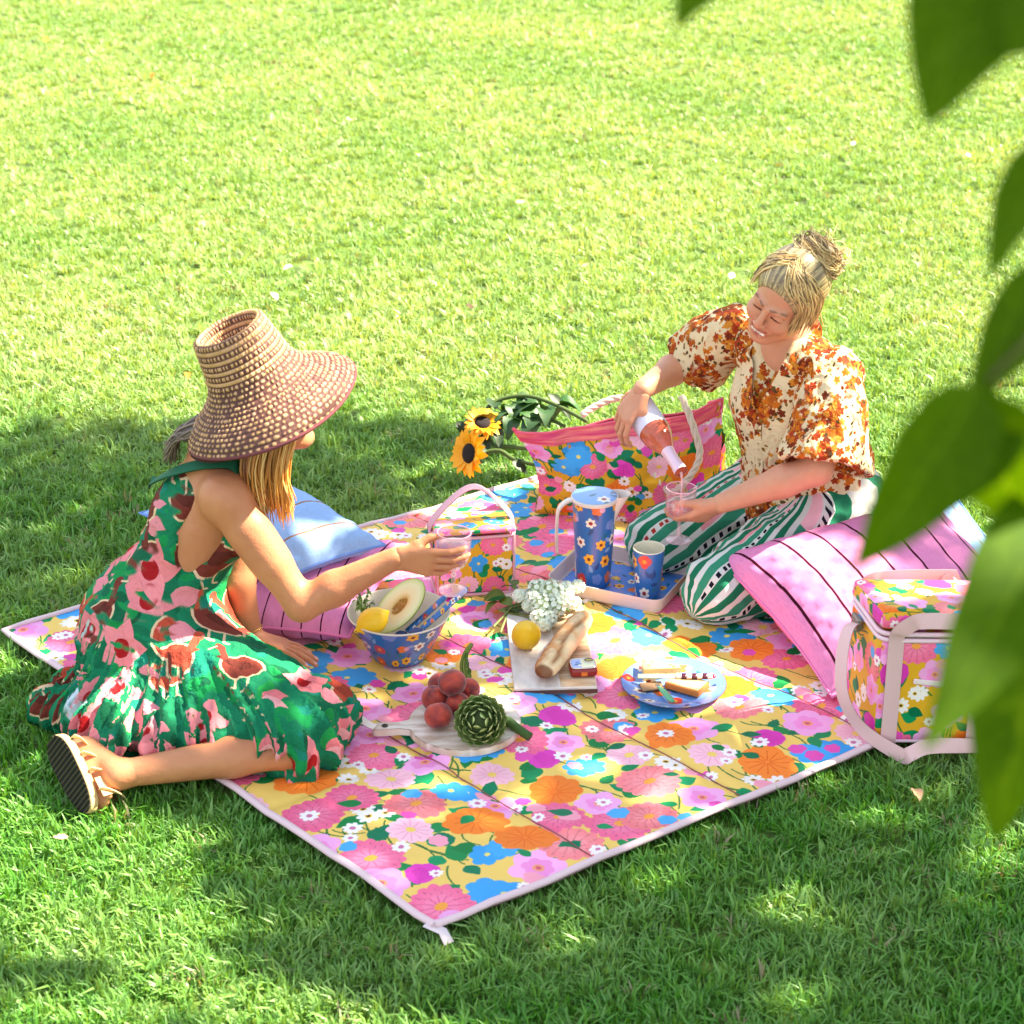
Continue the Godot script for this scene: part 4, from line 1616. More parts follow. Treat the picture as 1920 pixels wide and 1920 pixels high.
func goblet(label: String, at: Vector3, tilt: Basis, fill: Color, level: float) -> void:
	var t := thing("wine_glass", label, "wine glass", at, 0.0, "pink wine glasses")
	t.basis = tilt
	var g := glass_mat(Color(0.98, 0.74, 0.80), 0.10)
	var b := MB.new()
	b.lathe([Vector2(0.0062, -0.046), Vector2(0.016, -0.044), Vector2(0.027, -0.034), Vector2(0.034, -0.018), Vector2(0.0365, 0.0), Vector2(0.0372, 0.03), Vector2(0.0370, 0.040), Vector2(0.0355, 0.0405), Vector2(0.0350, 0.03), Vector2(0.0345, 0.0), Vector2(0.032, -0.017), Vector2(0.025, -0.032), Vector2(0.014, -0.0405), Vector2(0.0, -0.042)], 40)
	part("bowl", b.mesh(g), t)
	var rim := MB.new()
	var rp := []
	for k in 33:
		rp.append(Vector3(cos(TAU * k / 32.0) * 0.0362, 0.0402, sin(TAU * k / 32.0) * 0.0362))
	rim.tube(rp, [0.0012], 6)
	part("rim", rim.mesh(mat(Color(0.97, 0.72, 0.80), 0.1)), t)
	var s := MB.new()
	s.lathe([Vector2(0.031, -0.099), Vector2(0.0308, -0.097), Vector2(0.024, -0.0955), Vector2(0.012, -0.093), Vector2(0.0055, -0.086), Vector2(0.0042, -0.07), Vector2(0.0045, -0.055), Vector2(0.0062, -0.046), Vector2(0.004, -0.043), Vector2(0.0, -0.042)], 32)
	s.lathe([Vector2(0.0, -0.0985), Vector2(0.02, -0.0985), Vector2(0.031, -0.099)], 32)
	part("stem", s.mesh(mat(Color(0.97, 0.74, 0.80, 0.22), 0.06, {"transparency": BaseMaterial3D.TRANSPARENCY_ALPHA})), t)
	var w := MB.new()
	var prof := [Vector2(0.0, -0.0415), Vector2(0.0138, -0.040), Vector2(0.0246, -0.0318), Vector2(0.0316, -0.0168), Vector2(0.0341, 0.0)]
	var keep := []
	for q in prof:
		if q.y < level:
			keep.append(q)
	keep.append(Vector2(0.0335, level))
	keep.append(Vector2(0.0, level + 0.0003))
	w.lathe(keep, 32)
	part("wine", w.mesh(mat(fill, 0.05, {"transparency": BaseMaterial3D.TRANSPARENCY_ALPHA})), t)

func build_glasses() -> void:
	goblet("clear pink wine glass being filled by the kneeling woman in the patterned shirt", Vector3(0.4061, 0.2313, -0.13), Basis(Vector3.BACK, -0.02), Color(0.95, 0.50, 0.50, 0.40), -0.008)
	goblet("clear pink wine glass held out by the woman in the straw hat", Vector3(-0.1242, 0.3749, 0.43), Basis(Vector3.BACK, -0.03), Color(0.66, 0.46, 0.62, 0.45), 0.012)

func build_bottle() -> void:
	var mouth := Vector3(0.4055, 0.3096, -0.14)
	var foot := Vector3(0.311, 0.3961, -0.345)
	var ax := (foot - mouth).normalized()
	var t := thing("wine_bottle", "pink wine bottle with a white label tipped to pour into the glass", "bottle", mouth)
	t.basis = frame(ax, Vector3(0.3, 0.2, 1)).scaled(Vector3.ONE * 1.12)
	var g := MB.new()
	g.lathe([Vector2(0.0, 0.002), Vector2(0.009, 0.002), Vector2(0.0135, 0.0), Vector2(0.0145, 0.004), Vector2(0.0145, 0.014), Vector2(0.0125, 0.016), Vector2(0.0128, 0.05), Vector2(0.0145, 0.066), Vector2(0.024, 0.088), Vector2(0.0325, 0.108), Vector2(0.0345, 0.125), Vector2(0.0345, 0.235), Vector2(0.031, 0.243), Vector2(0.0, 0.240)], 32)
	part("glass_body", g.mesh(mat(Color(0.86, 0.42, 0.30, 0.62), 0.05, {"transparency": BaseMaterial3D.TRANSPARENCY_ALPHA})), t)
	var f := MB.new()
	f.lathe([Vector2(0.0148, -0.0005), Vector2(0.0152, 0.003), Vector2(0.0150, 0.014), Vector2(0.0133, 0.017), Vector2(0.0134, 0.05), Vector2(0.0152, 0.0665)], 28)
	part("neck_foil", f.mesh(mat(Color(0.90, 0.76, 0.82), 0.35, {"metallic": 0.2})), t)
	var l := MB.new()
	l.lathe([Vector2(0.0350, 0.132), Vector2(0.0351, 0.22)], 32)
	part("label", l.mesh(mat(Color(0.86, 0.85, 0.92), 0.6)), t)
	var st := MB.new()
	var inv := t.transform.affine_inverse()
	st.tube([inv * (mouth + Vector3(0, -0.001, 0)), inv * (mouth + Vector3(0.003, -0.02, 0.0)), inv * (Vector3(0.4074, 0.2313, -0.13) + Vector3(0.0, 0.0, 0))], [0.0035, 0.0025, 0.002], 8)
	part("poured_wine", st.mesh(mat(Color(0.98, 0.80, 0.82, 0.6), 0.03, {"transparency": BaseMaterial3D.TRANSPARENCY_ALPHA})), t)

func build_bowl() -> void:
	var at := Vector3(-0.2581, 0, 0.2154)
	var t := thing("salad_bowl", "blue floral bowl with a white inside holding melon and lemon", "bowl", at, 0.4)
	var o := MB.new()
	o.lathe([Vector2(0.0, 0.003), Vector2(0.055, 0.003), Vector2(0.062, 0.004), Vector2(0.066, 0.010), Vector2(0.117, 0.113)], 56, Transform3D.IDENTITY, Vector2(1.55, 2.4))
	part("outside", o.mesh(print_mat(Vector2(0.2, 0.42))), t)
	var i := MB.new()
	i.lathe([Vector2(0.117, 0.113), Vector2(0.1182, 0.1155), Vector2(0.1165, 0.1175), Vector2(0.1145, 0.1155), Vector2(0.066, 0.018), Vector2(0.055, 0.011), Vector2(0.0, 0.009)], 56)
	part("inside", i.mesh(mat(Color(0.88, 0.83, 0.76), 0.35)), t)

func lemon(label: String, at: Vector3, ax: Vector3, r: float, ln: float) -> void:
	var t := thing("lemon", label, "lemon", at)
	t.basis = frame(ax, Vector3(0.2, 0.3, 1))
	if not M.has("lemon"):
		var nt := NoiseTexture2D.new()
		nt.width = 128
		nt.height = 128
		nt.seamless = true
		nt.as_normal_map = true
		nt.bump_strength = 3.0
		var fn := FastNoiseLite.new()
		fn.frequency = 0.12
		nt.noise = fn
		M.lemon = mat(Color(0.93, 0.74, 0.06), 0.42, {"normal_enabled": true, "normal_texture": nt, "normal_scale": 0.35, "uv1_scale": Vector3(3, 2, 1)})
	var b := MB.new()
	b.lathe([Vector2(0.0, -ln * 0.56), Vector2(r * 0.14, -ln * 0.54), Vector2(r * 0.30, -ln * 0.47), Vector2(r * 0.66, -ln * 0.36), Vector2(r * 0.92, -ln * 0.18), Vector2(r, 0.0), Vector2(r * 0.93, ln * 0.18), Vector2(r * 0.68, ln * 0.36), Vector2(r * 0.34, ln * 0.46), Vector2(r * 0.2, ln * 0.52), Vector2(r * 0.1, ln * 0.57), Vector2(0.0, ln * 0.575)], 28, Transform3D.IDENTITY, Vector2(1, 8))
	part("rind", b.mesh(M.lemon), t)
	var n := MB.new()
	n.ball(Vector3(0.003, 0.002, 0.003), Transform3D(Basis.IDENTITY, Vector3(0, -ln * 0.56, 0)), 8)
	part("stalk_end", n.mesh(mat(Color(0.45, 0.42, 0.15), 0.8)), t)

func build_melon() -> void:
	var c := Vector3(-0.2577, 0.1295, 0.215)
	var t := thing("melon_half", "halved pale green melon with its seed hollow showing, in the bowl", "melon", c)
	# cut face looks up and toward the viewer's left; long axis leans right
	var face := Vector3(-0.30, 0.52, 0.80).normalized()
	var lg := Vector3(0.58, 0.80, 0.0)
	lg = (lg - face * lg.dot(face)).normalized()
	t.basis = Basis(lg.cross(face).normalized(), lg, face)
	var rw := 0.041
	var rl := 0.078
	var b := MB.new()
	b.grid(40, 16, func(u: float, v: float) -> Vector3:
		var a := TAU * u
		var ph := PI * 0.5 * v
		return Vector3(cos(a) * rw * cos(ph), sin(a) * rl * cos(ph), -rw * 0.98 * sin(ph)))
	part("rind", b.mesh(mat(Color(0.55, 0.58, 0.20), 0.6)), t)
	var prof := [[1.0, 0.0, Color(0.62, 0.70, 0.34)], [0.95, 0.0008, Color(0.80, 0.84, 0.58)], [0.80, 0.001, Color(0.90, 0.90, 0.74)], [0.50, 0.001, Color(0.92, 0.86, 0.68)], [0.36, 0.0, Color(0.90, 0.78, 0.54)], [0.28, -0.009, Color(0.86, 0.66, 0.38)], [0.0, -0.014, Color(0.84, 0.62, 0.34)]]
	var f := MB.new()
	var seg := 48
	for j in prof.size():
		for i in seg + 1:
			var a := TAU * i / seg
			var rr: float = prof[j][0]
			var sx := rr if rr > 0.4 else rr * 0.85
			f.add(Vector3(cos(a) * rw * sx, sin(a) * rl * rr, prof[j][1]), Vector2.ZERO, lin(prof[j][2]))
	for j in prof.size() - 1:
		for i in seg:
			var k := j * (seg + 1) + i
			f.quad(k, k + 1, k + seg + 2, k + seg + 1)
	part("flesh", f.mesh(mat(Color.WHITE, 0.35, {"vertex_color_use_as_albedo": true, "subsurf_scatter_enabled": true, "subsurf_scatter_strength": 0.2}), true), t)
	var s := MB.new()
	var r := RandomNumberGenerator.new()
	r.seed = 4
	for i in 46:
		var a := r.randf() * TAU
		var q := sqrt(r.randf()) * 0.31
		var bas := Basis.from_euler(Vector3(r.randf() * 3, r.randf() * 3, r.randf() * 3))
		s.ball(Vector3(0.0014, 0.0042, 0.0010), Transform3D(bas, Vector3(cos(a) * rw * q * 0.9, sin(a) * rl * q, -0.006)), 6)
	part("seeds", s.mesh(mat(Color(0.74, 0.56, 0.26), 0.4)), t)

func build_servers() -> void:
	for k in 2:
		var a: Vector3 = [Vector3(-0.2394, 0.0768, 0.24), Vector3(-0.2028, 0.0981, 0.265)][k]
		var b: Vector3 = [Vector3(-0.152, 0.1312, 0.17), Vector3(-0.1001, 0.1568, 0.18)][k]
		var t := thing("salad_server", ["blue floral salad server nearer the melon, leaning in the bowl", "blue floral salad server with the longer handle, leaning on the bowl's right rim"][k], "salad server", a, 0.0, "salad servers in the bowl")
		var h := MB.new()
		var d := b - a
		h.band([Vector3.ZERO, d * 0.3, d * 0.7, d * 0.97, d], [Vector3(-0.3, 0.8, 0.5)], 0.0125, 0.005)
		for i in h.v.size():
			h.uv[i] = Vector2(h.v[i].x * 7.0, h.v[i].y * 7.0)
		part("handle", h.mesh(print_mat(Vector2(0.3 * k, 0.1))), t)
		var s := MB.new()
		s.leaf(Transform3D(frame(Vector3(-0.3, 0.8, 0.5), d.normalized()) * Basis(Vector3.UP, 0.0), Vector3.ZERO), 0.05, 0.02, 0.4, 0.2, 6)
		part("spoon_end", s.mesh(mat(Color(0.20, 0.32, 0.55), 0.3)), t)

func build_greens() -> void:
	var t := thing("herb_sprig", "sprig of green herbs tucked behind the lemon in the bowl", "herbs", Vector3(-0.3446, 0.1026, 0.2))
	var r := RandomNumberGenerator.new()
	r.seed = 31
	var st := MB.new()
	var lf := MB.new()
	for i in 9:
		var tip := Vector3(r.randf_range(-0.025, 0.03), r.randf_range(0.03, 0.065), r.randf_range(-0.03, 0.01))
		st.tube([Vector3.ZERO, tip * 0.5 + Vector3(0.002, 0.003, 0), tip], [0.0013, 0.001, 0.0006], 5)
		for j in 9:
			var p := tip * (0.25 + 0.08 * j)
			var bas := Basis.from_euler(Vector3(r.randf_range(-1.2, 0.6), r.randf() * TAU, 0))
			lf.leaf(Transform3D(bas, p), r.randf_range(0.010, 0.018), 0.0032, 0.5, 0.3, 3, lin(Color(0.30, 0.45, 0.12).lerp(Color(0.62, 0.72, 0.40), r.randf())))
	part("stem", st.mesh(mat(Color(0.35, 0.48, 0.16), 0.6)), t)
	part("leaves", lf.mesh(mat(Color.WHITE, 0.5, {"vertex_color_use_as_albedo": true, "backlight_enabled": true, "backlight": Color(0.4, 0.4, 0.4)}), true), t)

# ---------------------------------------------------------------- boards and food
func grain(a: Color, b: Color, sx: float, sy: float, sd: int) -> ImageTexture:
	var n := FastNoiseLite.new()
	n.seed = sd
	n.frequency = 0.02
	n.fractal_octaves = 4
	var im := Image.create(160, 160, false, Image.FORMAT_RGB8)
	for y in 160:
		for x in 160:
			im.set_pixel(x, y, a.lerp(b, clampf(0.5 + 1.1 * n.get_noise_2d(x * sx, y * sy), 0, 1)))
	im.generate_mipmaps()
	return ImageTexture.create_from_image(im)

func build_boards() -> void:
	var nl := Vector3(0.0284, 0.022, 0.4045)
	var nr := Vector3(0.2133, 0.022, 0.3949)
	var fl := Vector3(-0.0395, 0.022, 0.0188)
	var ex := nr - nl
	var ez := fl - nl
	var mid := nl + ex * 0.5 + ez * 0.5
	mid.y = 0.004
	var t := thing("serving_board", "rectangular pale serving board carrying the lemon, bread loaf and tin", "board", mid, atan2(-ex.z, ex.x))
	var b := MB.new()
	b.rbox(Vector3(ex.length(), 0.018, ez.length()), 0.0025, Transform3D(Basis.IDENTITY, Vector3(0, 0.009, 0)), 2, Color.WHITE, 4.0, 2)
	part("slab", b.mesh(mat(Color.WHITE, 0.4, {"albedo_texture": grain(Color(0.80, 0.75, 0.72), Color(0.90, 0.86, 0.83), 1.0, 2.0, 5)})), t)
	var wd := MB.new()
	wd.rbox(Vector3(ex.length() * 0.44, 0.0186, ez.length() - 0.002), 0.0025, Transform3D(Basis.IDENTITY, Vector3(ex.length() * 0.275, 0.0092, 0)), 2, Color.WHITE, 4.0, 2)
	part("wood_inlay", wd.mesh(mat(Color.WHITE, 0.55, {"albedo_texture": grain(Color(0.72, 0.58, 0.44), Color(0.86, 0.76, 0.64), 3.0, 0.5, 8)})), t)
	var ed := MB.new()
	ed.rbox(Vector3(ex.length() + 0.002, 0.010, 0.002), 0.0008, Transform3D(Basis.IDENTITY, Vector3(0, 0.007, ez.length() * 0.5 + 0.0005)), 1)
	part("dark_edge", ed.mesh(mat(Color(0.33, 0.20, 0.17), 0.6)), t)
	# round paddle
	var c := Vector3(-0.1023, 0.02, 0.546)
	var hd := Vector3(-0.2976, 0.02, 0.5686) - c
	hd = hd.normalized()
	c.y = 0.003
	var p := thing("paddle_board", "round marble and wood paddle board carrying peaches and artichoke", "board", c, atan2(-hd.z, hd.x))
	var outl := PackedVector2Array()
	for i in 49:
		var a := lerpf(0.17, TAU - 0.17, i / 48.0)
		outl.append(Vector2(cos(a), sin(a)) * 0.122)
	for q in [Vector2(0.145, -0.014), Vector2(0.19, -0.0155), Vector2(0.2, -0.012), Vector2(0.2, 0.012), Vector2(0.19, 0.0155), Vector2(0.145, 0.014)]:
		outl.append(q)
	var m := MB.new()
	for y in [[0.0, 0.985], [0.0015, 1.0], [0.0145, 1.0], [0.0165, 0.985]]:
		for q in outl:
			m.add(Vector3(q.x * y[1], y[0], q.y * y[1]), q * 4.0)
	var n := outl.size()
	for j in 3:
		for i in n:
			var k := j * n + i
			var k2 := j * n + (i + 1) % n
			m.quad(k, k2, k2 + n, k + n)
	for e in 2:
		var tr := Geometry2D.triangulate_polygon(outl)
		var off := 0 if e == 0 else 3 * n
		for i in range(0, tr.size(), 3):
			if e == 0:
				m.tri(off + tr[i], off + tr[i + 1], off + tr[i + 2])
			else:
				m.tri(off + tr[i + 2], off + tr[i + 1], off + tr[i])
	part("slab", m.mesh(mat(Color.WHITE, 0.45, {"albedo_texture": grain(Color(0.76, 0.66, 0.58), Color(0.90, 0.85, 0.80), 0.7, 2.6, 15)})), p)
	var ho := MB.new()
	var rp := []
	for k in 17:
		rp.append(Vector3(0.172 + cos(TAU * k / 16.0) * 0.0055, 0.0168, sin(TAU * k / 16.0) * 0.0055))
	ho.tube(rp, [0.0018], 6)
	ho.lathe([Vector2(0.0, 0.0), Vector2(0.005, 0.0001)], 16, Transform3D(Basis.IDENTITY, Vector3(0.172, 0.0167, 0)))
	part("hanging_hole", ho.mesh(mat(Color(0.22, 0.17, 0.14), 0.6)), p)
	var s := MB.new()
	var inv := p.transform.affine_inverse()
	s.band(curve([inv * Vector3(-0.2937, 0.022, 0.5765), inv * Vector3(-0.3163, 0.026, 0.5608), inv * Vector3(-0.3455, 0.018, 0.5059), inv * Vector3(-0.3732, 0.016, 0.4463)], 14), [Vector3(0, 1, 0)], 0.020, 0.003)
	part("hanging_strap", s.mesh(mat(Color(0.90, 0.84, 0.80), 0.7)), p)

func build_fruit() -> void:
	var pm := grain(Color(0.36, 0.05, 0.10), Color(0.74, 0.25, 0.15), 0.7, 0.45, 22)
	var m := mat(Color.WHITE, 0.62, {"albedo_texture": pm, "rim_enabled": true, "rim": 0.5})
	var spots := [
		[Vector3(-0.1572, 0.052, 0.5783), 0.0310, "peach nearest the paddle board's handle, rosy and alone in front"],
		[Vector3(-0.1677, 0.052, 0.5026), 0.0295, "dark peach at the left of the heap, behind the rosy front one"],
		[Vector3(-0.1163, 0.05, 0.5246), 0.0270, "small orange-red peach touching the artichoke's left side"],
		[Vector3(-0.1288, 0.096, 0.5128), 0.0310, "big dark peach perched on top of the heap"],
		[Vector3(-0.1589, 0.056, 0.4508), 0.0270, "peach at the back left, mostly hidden under the top one"],
		[Vector3(-0.0956, 0.052, 0.465), 0.0265, "peach at the back right, behind the upright green stalk"],
	]
	for k in spots.size():
		var q: Array = spots[k]
		var t := thing("peach", q[2], "peach", q[0], 0.0, "peaches on the paddle board")
		var b := MB.new()
		var rr: float = q[1]
		b.ball(Vector3(rr, rr * 0.95, rr), Transform3D(Basis.from_euler(Vector3(0.4 * k - 0.5, 1.3 * k, 0.2)), Vector3.ZERO), 28, func(d: Vector3) -> float:
			return 1.0 - 0.12 * exp(-pow(Vector2(d.x, d.z).length() / 0.25, 2.0)) - 0.04 * exp(-pow(d.z / 0.12, 2.0)) * maxf(0.0, d.x))
		part("skin", b.mesh(m), t)
		var s := MB.new()
		s.tube([Vector3(0, rr * 0.75, 0), Vector3(0.001, rr * 0.90, 0.001)], [0.0018, 0.0012], 6)
		part("stalk", s.mesh(mat(Color(0.30, 0.20, 0.10), 0.8)), t)

func build_artichoke() -> void:
	var c := Vector3(-0.0666, 0.062, 0.618)
	var t := thing("artichoke", "green artichoke with pale-edged scales and a thick stem on the paddle board", "artichoke", c)
	var ax := Vector3(-0.12, 0.55, 0.82).normalized()
	t.basis = frame(ax, Vector3(0, 1, -0.3)).scaled(Vector3.ONE * 0.92)
	var core := MB.new()
	core.ball(Vector3(0.040, 0.042, 0.040), Transform3D.IDENTITY, 20)
	part("heart", core.mesh(mat(Color(0.20, 0.27, 0.08), 0.8)), t)
	# scales in spirals, each curved and tapered
	var dark := Color(0.33, 0.44, 0.17)
	var pale := Color(0.76, 0.82, 0.54)
	var meshes := []
	for k in 4:
		var b := MB.new()
		var n := 6
		for j in n + 1:
			var s := float(j) / n
			var hw := 0.0160 * pow(sin(PI * pow(0.12 + 0.88 * s, 0.9) * 0.98), 0.7) if j < n else 0.0015
			for i in 5:
				var x := (i - 2) * 0.5
				var edge := absf(x) > 0.9 or j >= n - 1
				b.add(Vector3(x * hw, s * 0.040, 0.006 * sin(s * 2.4) - 0.0045 * x * x * (1.0 - 0.4 * s)), Vector2.ZERO, lin(pale.lerp(dark, 0.08 * k) if edge else dark.lerp(pale, 0.12 * k + 0.10 * s)))
		for j in n:
			for i in 4:
				var m := j * 5 + i
				b.quad(m, m + 5, m + 6, m + 1)
		meshes.append(b.mesh(M.scale, true))
	var num := 74
	for i in num:
		var s := float(i) / num
		var th := lerpf(0.32, 2.6, pow(s, 0.8))
		var a := i * 2.39996
		var d := Vector3(sin(th) * cos(a), cos(th), sin(th) * sin(a))
		var along := (Vector3.UP - d * d.y).normalized()
		var out := (d + along * -0.12).normalized()
		var lift := along.lerp(d, 0.36 if s > 0.25 else 0.50).normalized()
		var bas := Basis(lift.cross(out).normalized(), lift, out)
		var sc := lerpf(0.62, 1.08, minf(1.0, s * 2.2))
		part("scale", meshes[i % 4], t, Transform3D(bas.orthonormalized().scaled(Vector3.ONE * sc), d * Vector3(0.041, 0.040, 0.041) - lift * 0.012 * sc))
	var inv := t.transform.affine_inverse()
	var st := MB.new()
	st.tube(curve([inv * (c + Vector3(0.02, -0.01, -0.01)), inv * Vector3(-0.0137, 0.036, 0.5689), inv * Vector3(0.0114, 0.026, 0.5878), inv * Vector3(0.0386, 0.016, 0.6064)], 10), [0.013, 0.0115, 0.011, 0.0105, 0.011], 12)
	part("stem", st.mesh(mat(Color(0.22, 0.34, 0.10), 0.7)), t)
	var lf := MB.new()
	lf.leaf(Transform3D(Basis.from_euler(Vector3(-0.2, -1.0, 0.3)), inv * Vector3(-0.0057, 0.03, 0.5699)), 0.05, 0.012, 0.6, 0.3, 5)
	part("stem_leaf", lf.mesh(mat(Color(0.24, 0.36, 0.12), 0.7)), t)
	# the other stalk
	var base := Vector3(-0.0842, 0.03, 0.4568)
	var k2 := thing("artichoke_stalk", "thick green stalk standing up and curving behind the peaches", "stalk", base)
	var s2 := MB.new()
	s2.tube(curve([Vector3.ZERO, Vector3(-0.098, 0.0079, 0.36) - base, Vector3(-0.1083, 0.0487, 0.36) - base, Vector3(-0.1044, 0.0811, 0.36) - base, Vector3(-0.0888, 0.1093, 0.36) - base], 14), [0.0105, 0.0100, 0.0095, 0.009, 0.0085, 0.0085, 0.008, 0.0085, 0.008, 0.0075, 0.007, 0.0065, 0.006, 0.0055, 0.004], 10)
	var sm := mat(Color.WHITE, 0.7, {"albedo_texture": grain(Color(0.18, 0.30, 0.08), Color(0.52, 0.60, 0.26), 4.0, 0.3, 44)})
	part("stalk", s2.mesh(sm), k2)
	for i in 7:
		var q := MB.new()
		var f := (i + 1) / 8.0
		var pos := Vector3.ZERO.lerp(Vector3(-0.1044, 0.0811, 0.36) - base, f)
		q.leaf(Transform3D(Basis.from_euler(Vector3(1.1, i * 2.1, 0)), pos), 0.022, 0.005, -0.6, 0.3, 4)
		part("leaf_scale", q.mesh(mat(Color(0.26, 0.40, 0.12), 0.7)), k2)

func build_board_food() -> void:
	lemon("whole yellow lemon on the pale serving board beside the bread", Vector3(0.0318, 0.056, 0.2189), Vector3(0.25, 0.65, 0.7), 0.034, 0.076)
	lemon("bright lemon in the bowl in front of the melon half", Vector3(-0.315, 0.121, 0.275), Vector3(0.8, 0.35, -0.4), 0.031, 0.078)
	# baguette
	var a := Vector3(0.0651, 0.047, 0.3912)
	var e := Vector3(0.1742, 0.047, 0.0922)
	var t := thing("baguette", "crusty floured bread stick lying along the serving board", "bread", (a + e) * 0.5)
	var ax := (e - a).normalized()
	t.basis = Basis(Vector3.UP.cross(ax).normalized(), Vector3.UP, ax)
	var ln := a.distance_to(e)
	var b := MB.new()
	var n := 44
	var seg := 28
	var crust := Color(0.70, 0.43, 0.22)
	var flour := Color(0.90, 0.79, 0.62)
	for j in n + 1:
		var s := float(j) / n
		var r := 0.0255 * pow(maxf(0.0, 1.0 - pow(absf(2.0 * s - 1.0), 6.0)), 0.5) + 0.0004
		for i in seg + 1:
			var an := TAU * i / seg
			var nn := noise.get_noise_3d(cos(an) * 2.0, sin(an) * 2.0, s * 16.0)
			# slashes across the top
			var sl := sin((s * 3.2 + an * 0.18) * TAU)
			var top := maxf(0.0, sin(an))
			var cut := smoothstep(0.72, 0.98, sl) * top
			var rr := r * (1.0 + 0.09 * nn + 0.04 * noise.get_noise_3d(cos(an) * 7.0, sin(an) * 7.0, s * 50.0) - 0.17 * cut + 0.06 * smoothstep(0.3, 0.7, sl) * top)
			var col := crust.lerp(flour, clampf(0.45 - 1.0 * cos(an + 0.55) + 0.8 * nn, 0.0, 1.0)).lerp(Color(0.86, 0.62, 0.38), cut * 0.8)
			var split := exp(-pow((an - 1.95 - 0.25 * sin(s * 9.0)) / 0.20, 2.0)) * smoothstep(0.06, 0.16, s) * (1.0 - smoothstep(0.84, 0.95, s))
			rr *= 1.0 - 0.26 * split + 0.07 * exp(-pow((an - 1.5) / 0.2, 2.0))
			col = col.lerp(Color(0.50, 0.27, 0.12), 0.75 * split)
			if s < 0.05:
				col = col.lerp(Color(0.36, 0.18, 0.08), 0.7)
			b.add(Vector3(cos(an) * rr * 1.16, sin(an) * rr * 0.86, (s - 0.5) * ln), Vector2.ZERO, lin(col))
	for j in n:
		for i in seg:
			var k := j * (seg + 1) + i
			b.quad(k, k + seg + 1, k + seg + 2, k + 1)
	part("crust", b.mesh(mat(Color.WHITE, 0.85, {"vertex_color_use_as_albedo": true}), true), t)
	# tin
	var tc := Vector3(0.1594, 0.022, 0.3363)
	var tn := thing("food_tin", "small red tin with a picture lid and ring pull on the serving board", "tin", tc, 0.10)
	var w := 0.062
	var d := 0.050
	var sides := MB.new()
	sides.rbox(Vector3(w, 0.024, d), 0.010, Transform3D(Basis.IDENTITY, Vector3(0, 0.012, 0)), 4)
	part("can", sides.mesh(mat(Color(0.55, 0.04, 0.06), 0.3, {"clearcoat_enabled": true, "clearcoat": 0.4})), tn)
	var p := Paint.new(128, 104, Color(0.92, 0.88, 0.76), 8)
	p.im.fill_rect(Rect2i(0, 0, 52, 104), Color(0.66, 0.72, 0.92))
	p.im.fill_rect(Rect2i(74, 0, 54, 18), Color(0.92, 0.84, 0.35))
	p.leafy(Vector2(12, 66), Vector2(60, 52), 0.22, Color(0.30, 0.42, 0.66))
	p.leafy(Vector2(20, 40), Vector2(52, 30), 0.22, Color(0.40, 0.50, 0.72))
	p.disc(Vector2(42, 70), 9, Color(0.90, 0.92, 0.78))
	p.disc(Vector2(86, 62), 16, Color(0.86, 0.90, 0.74), 1.4)
	p.flower(Vector2(96, 50), 7, 5, 0.3, Color(0.93, 0.75, 0.80))
	var top := MB.new()
	top.grid(1, 1, func(u: float, v: float) -> Vector3: return Vector3((u - 0.5) * (w - 0.010), 0.0245, (v - 0.5) * (d - 0.010)))
	part("lid_picture", top.mesh(mat(Color.WHITE, 0.3, {"albedo_texture": p.tex()})), tn)
	var ri := MB.new()
	var rp := []
	for k in 33:
		var an := TAU * k / 32.0
		rp.append(Vector3(signf(cos(an)) * pow(absf(cos(an)), 0.4) * (w * 0.5 - 0.003), 0.0245, signf(sin(an)) * pow(absf(sin(an)), 0.4) * (d * 0.5 - 0.003)))
	ri.tube(rp, [0.0018], 6)
	part("rim", ri.mesh(mat(Color(0.85, 0.82, 0.80), 0.25, {"metallic": 0.8})), tn)
	var lb := MB.new()
	lb.grid(1, 1, func(u: float, v: float) -> Vector3: return Vector3((u - 0.5) * 0.014, 0.006 + (1.0 - v) * 0.010, d * 0.5 + 0.0006))
	part("side_badge", lb.mesh(mat(Color(0.86, 0.45, 0.16), 0.4)), tn)
	var pu := MB.new()
	var pp := []
	for k in 17:
		pp.append(Vector3(0.014 + cos(TAU * k / 16.0) * 0.009, 0.027, -0.012 + sin(TAU * k / 16.0) * 0.006))
	pu.tube(pp, [0.0011], 5)
	part("ring_pull", pu.mesh(mat(Color(0.45, 0.42, 0.38), 0.3, {"metallic": 0.8})), tn)

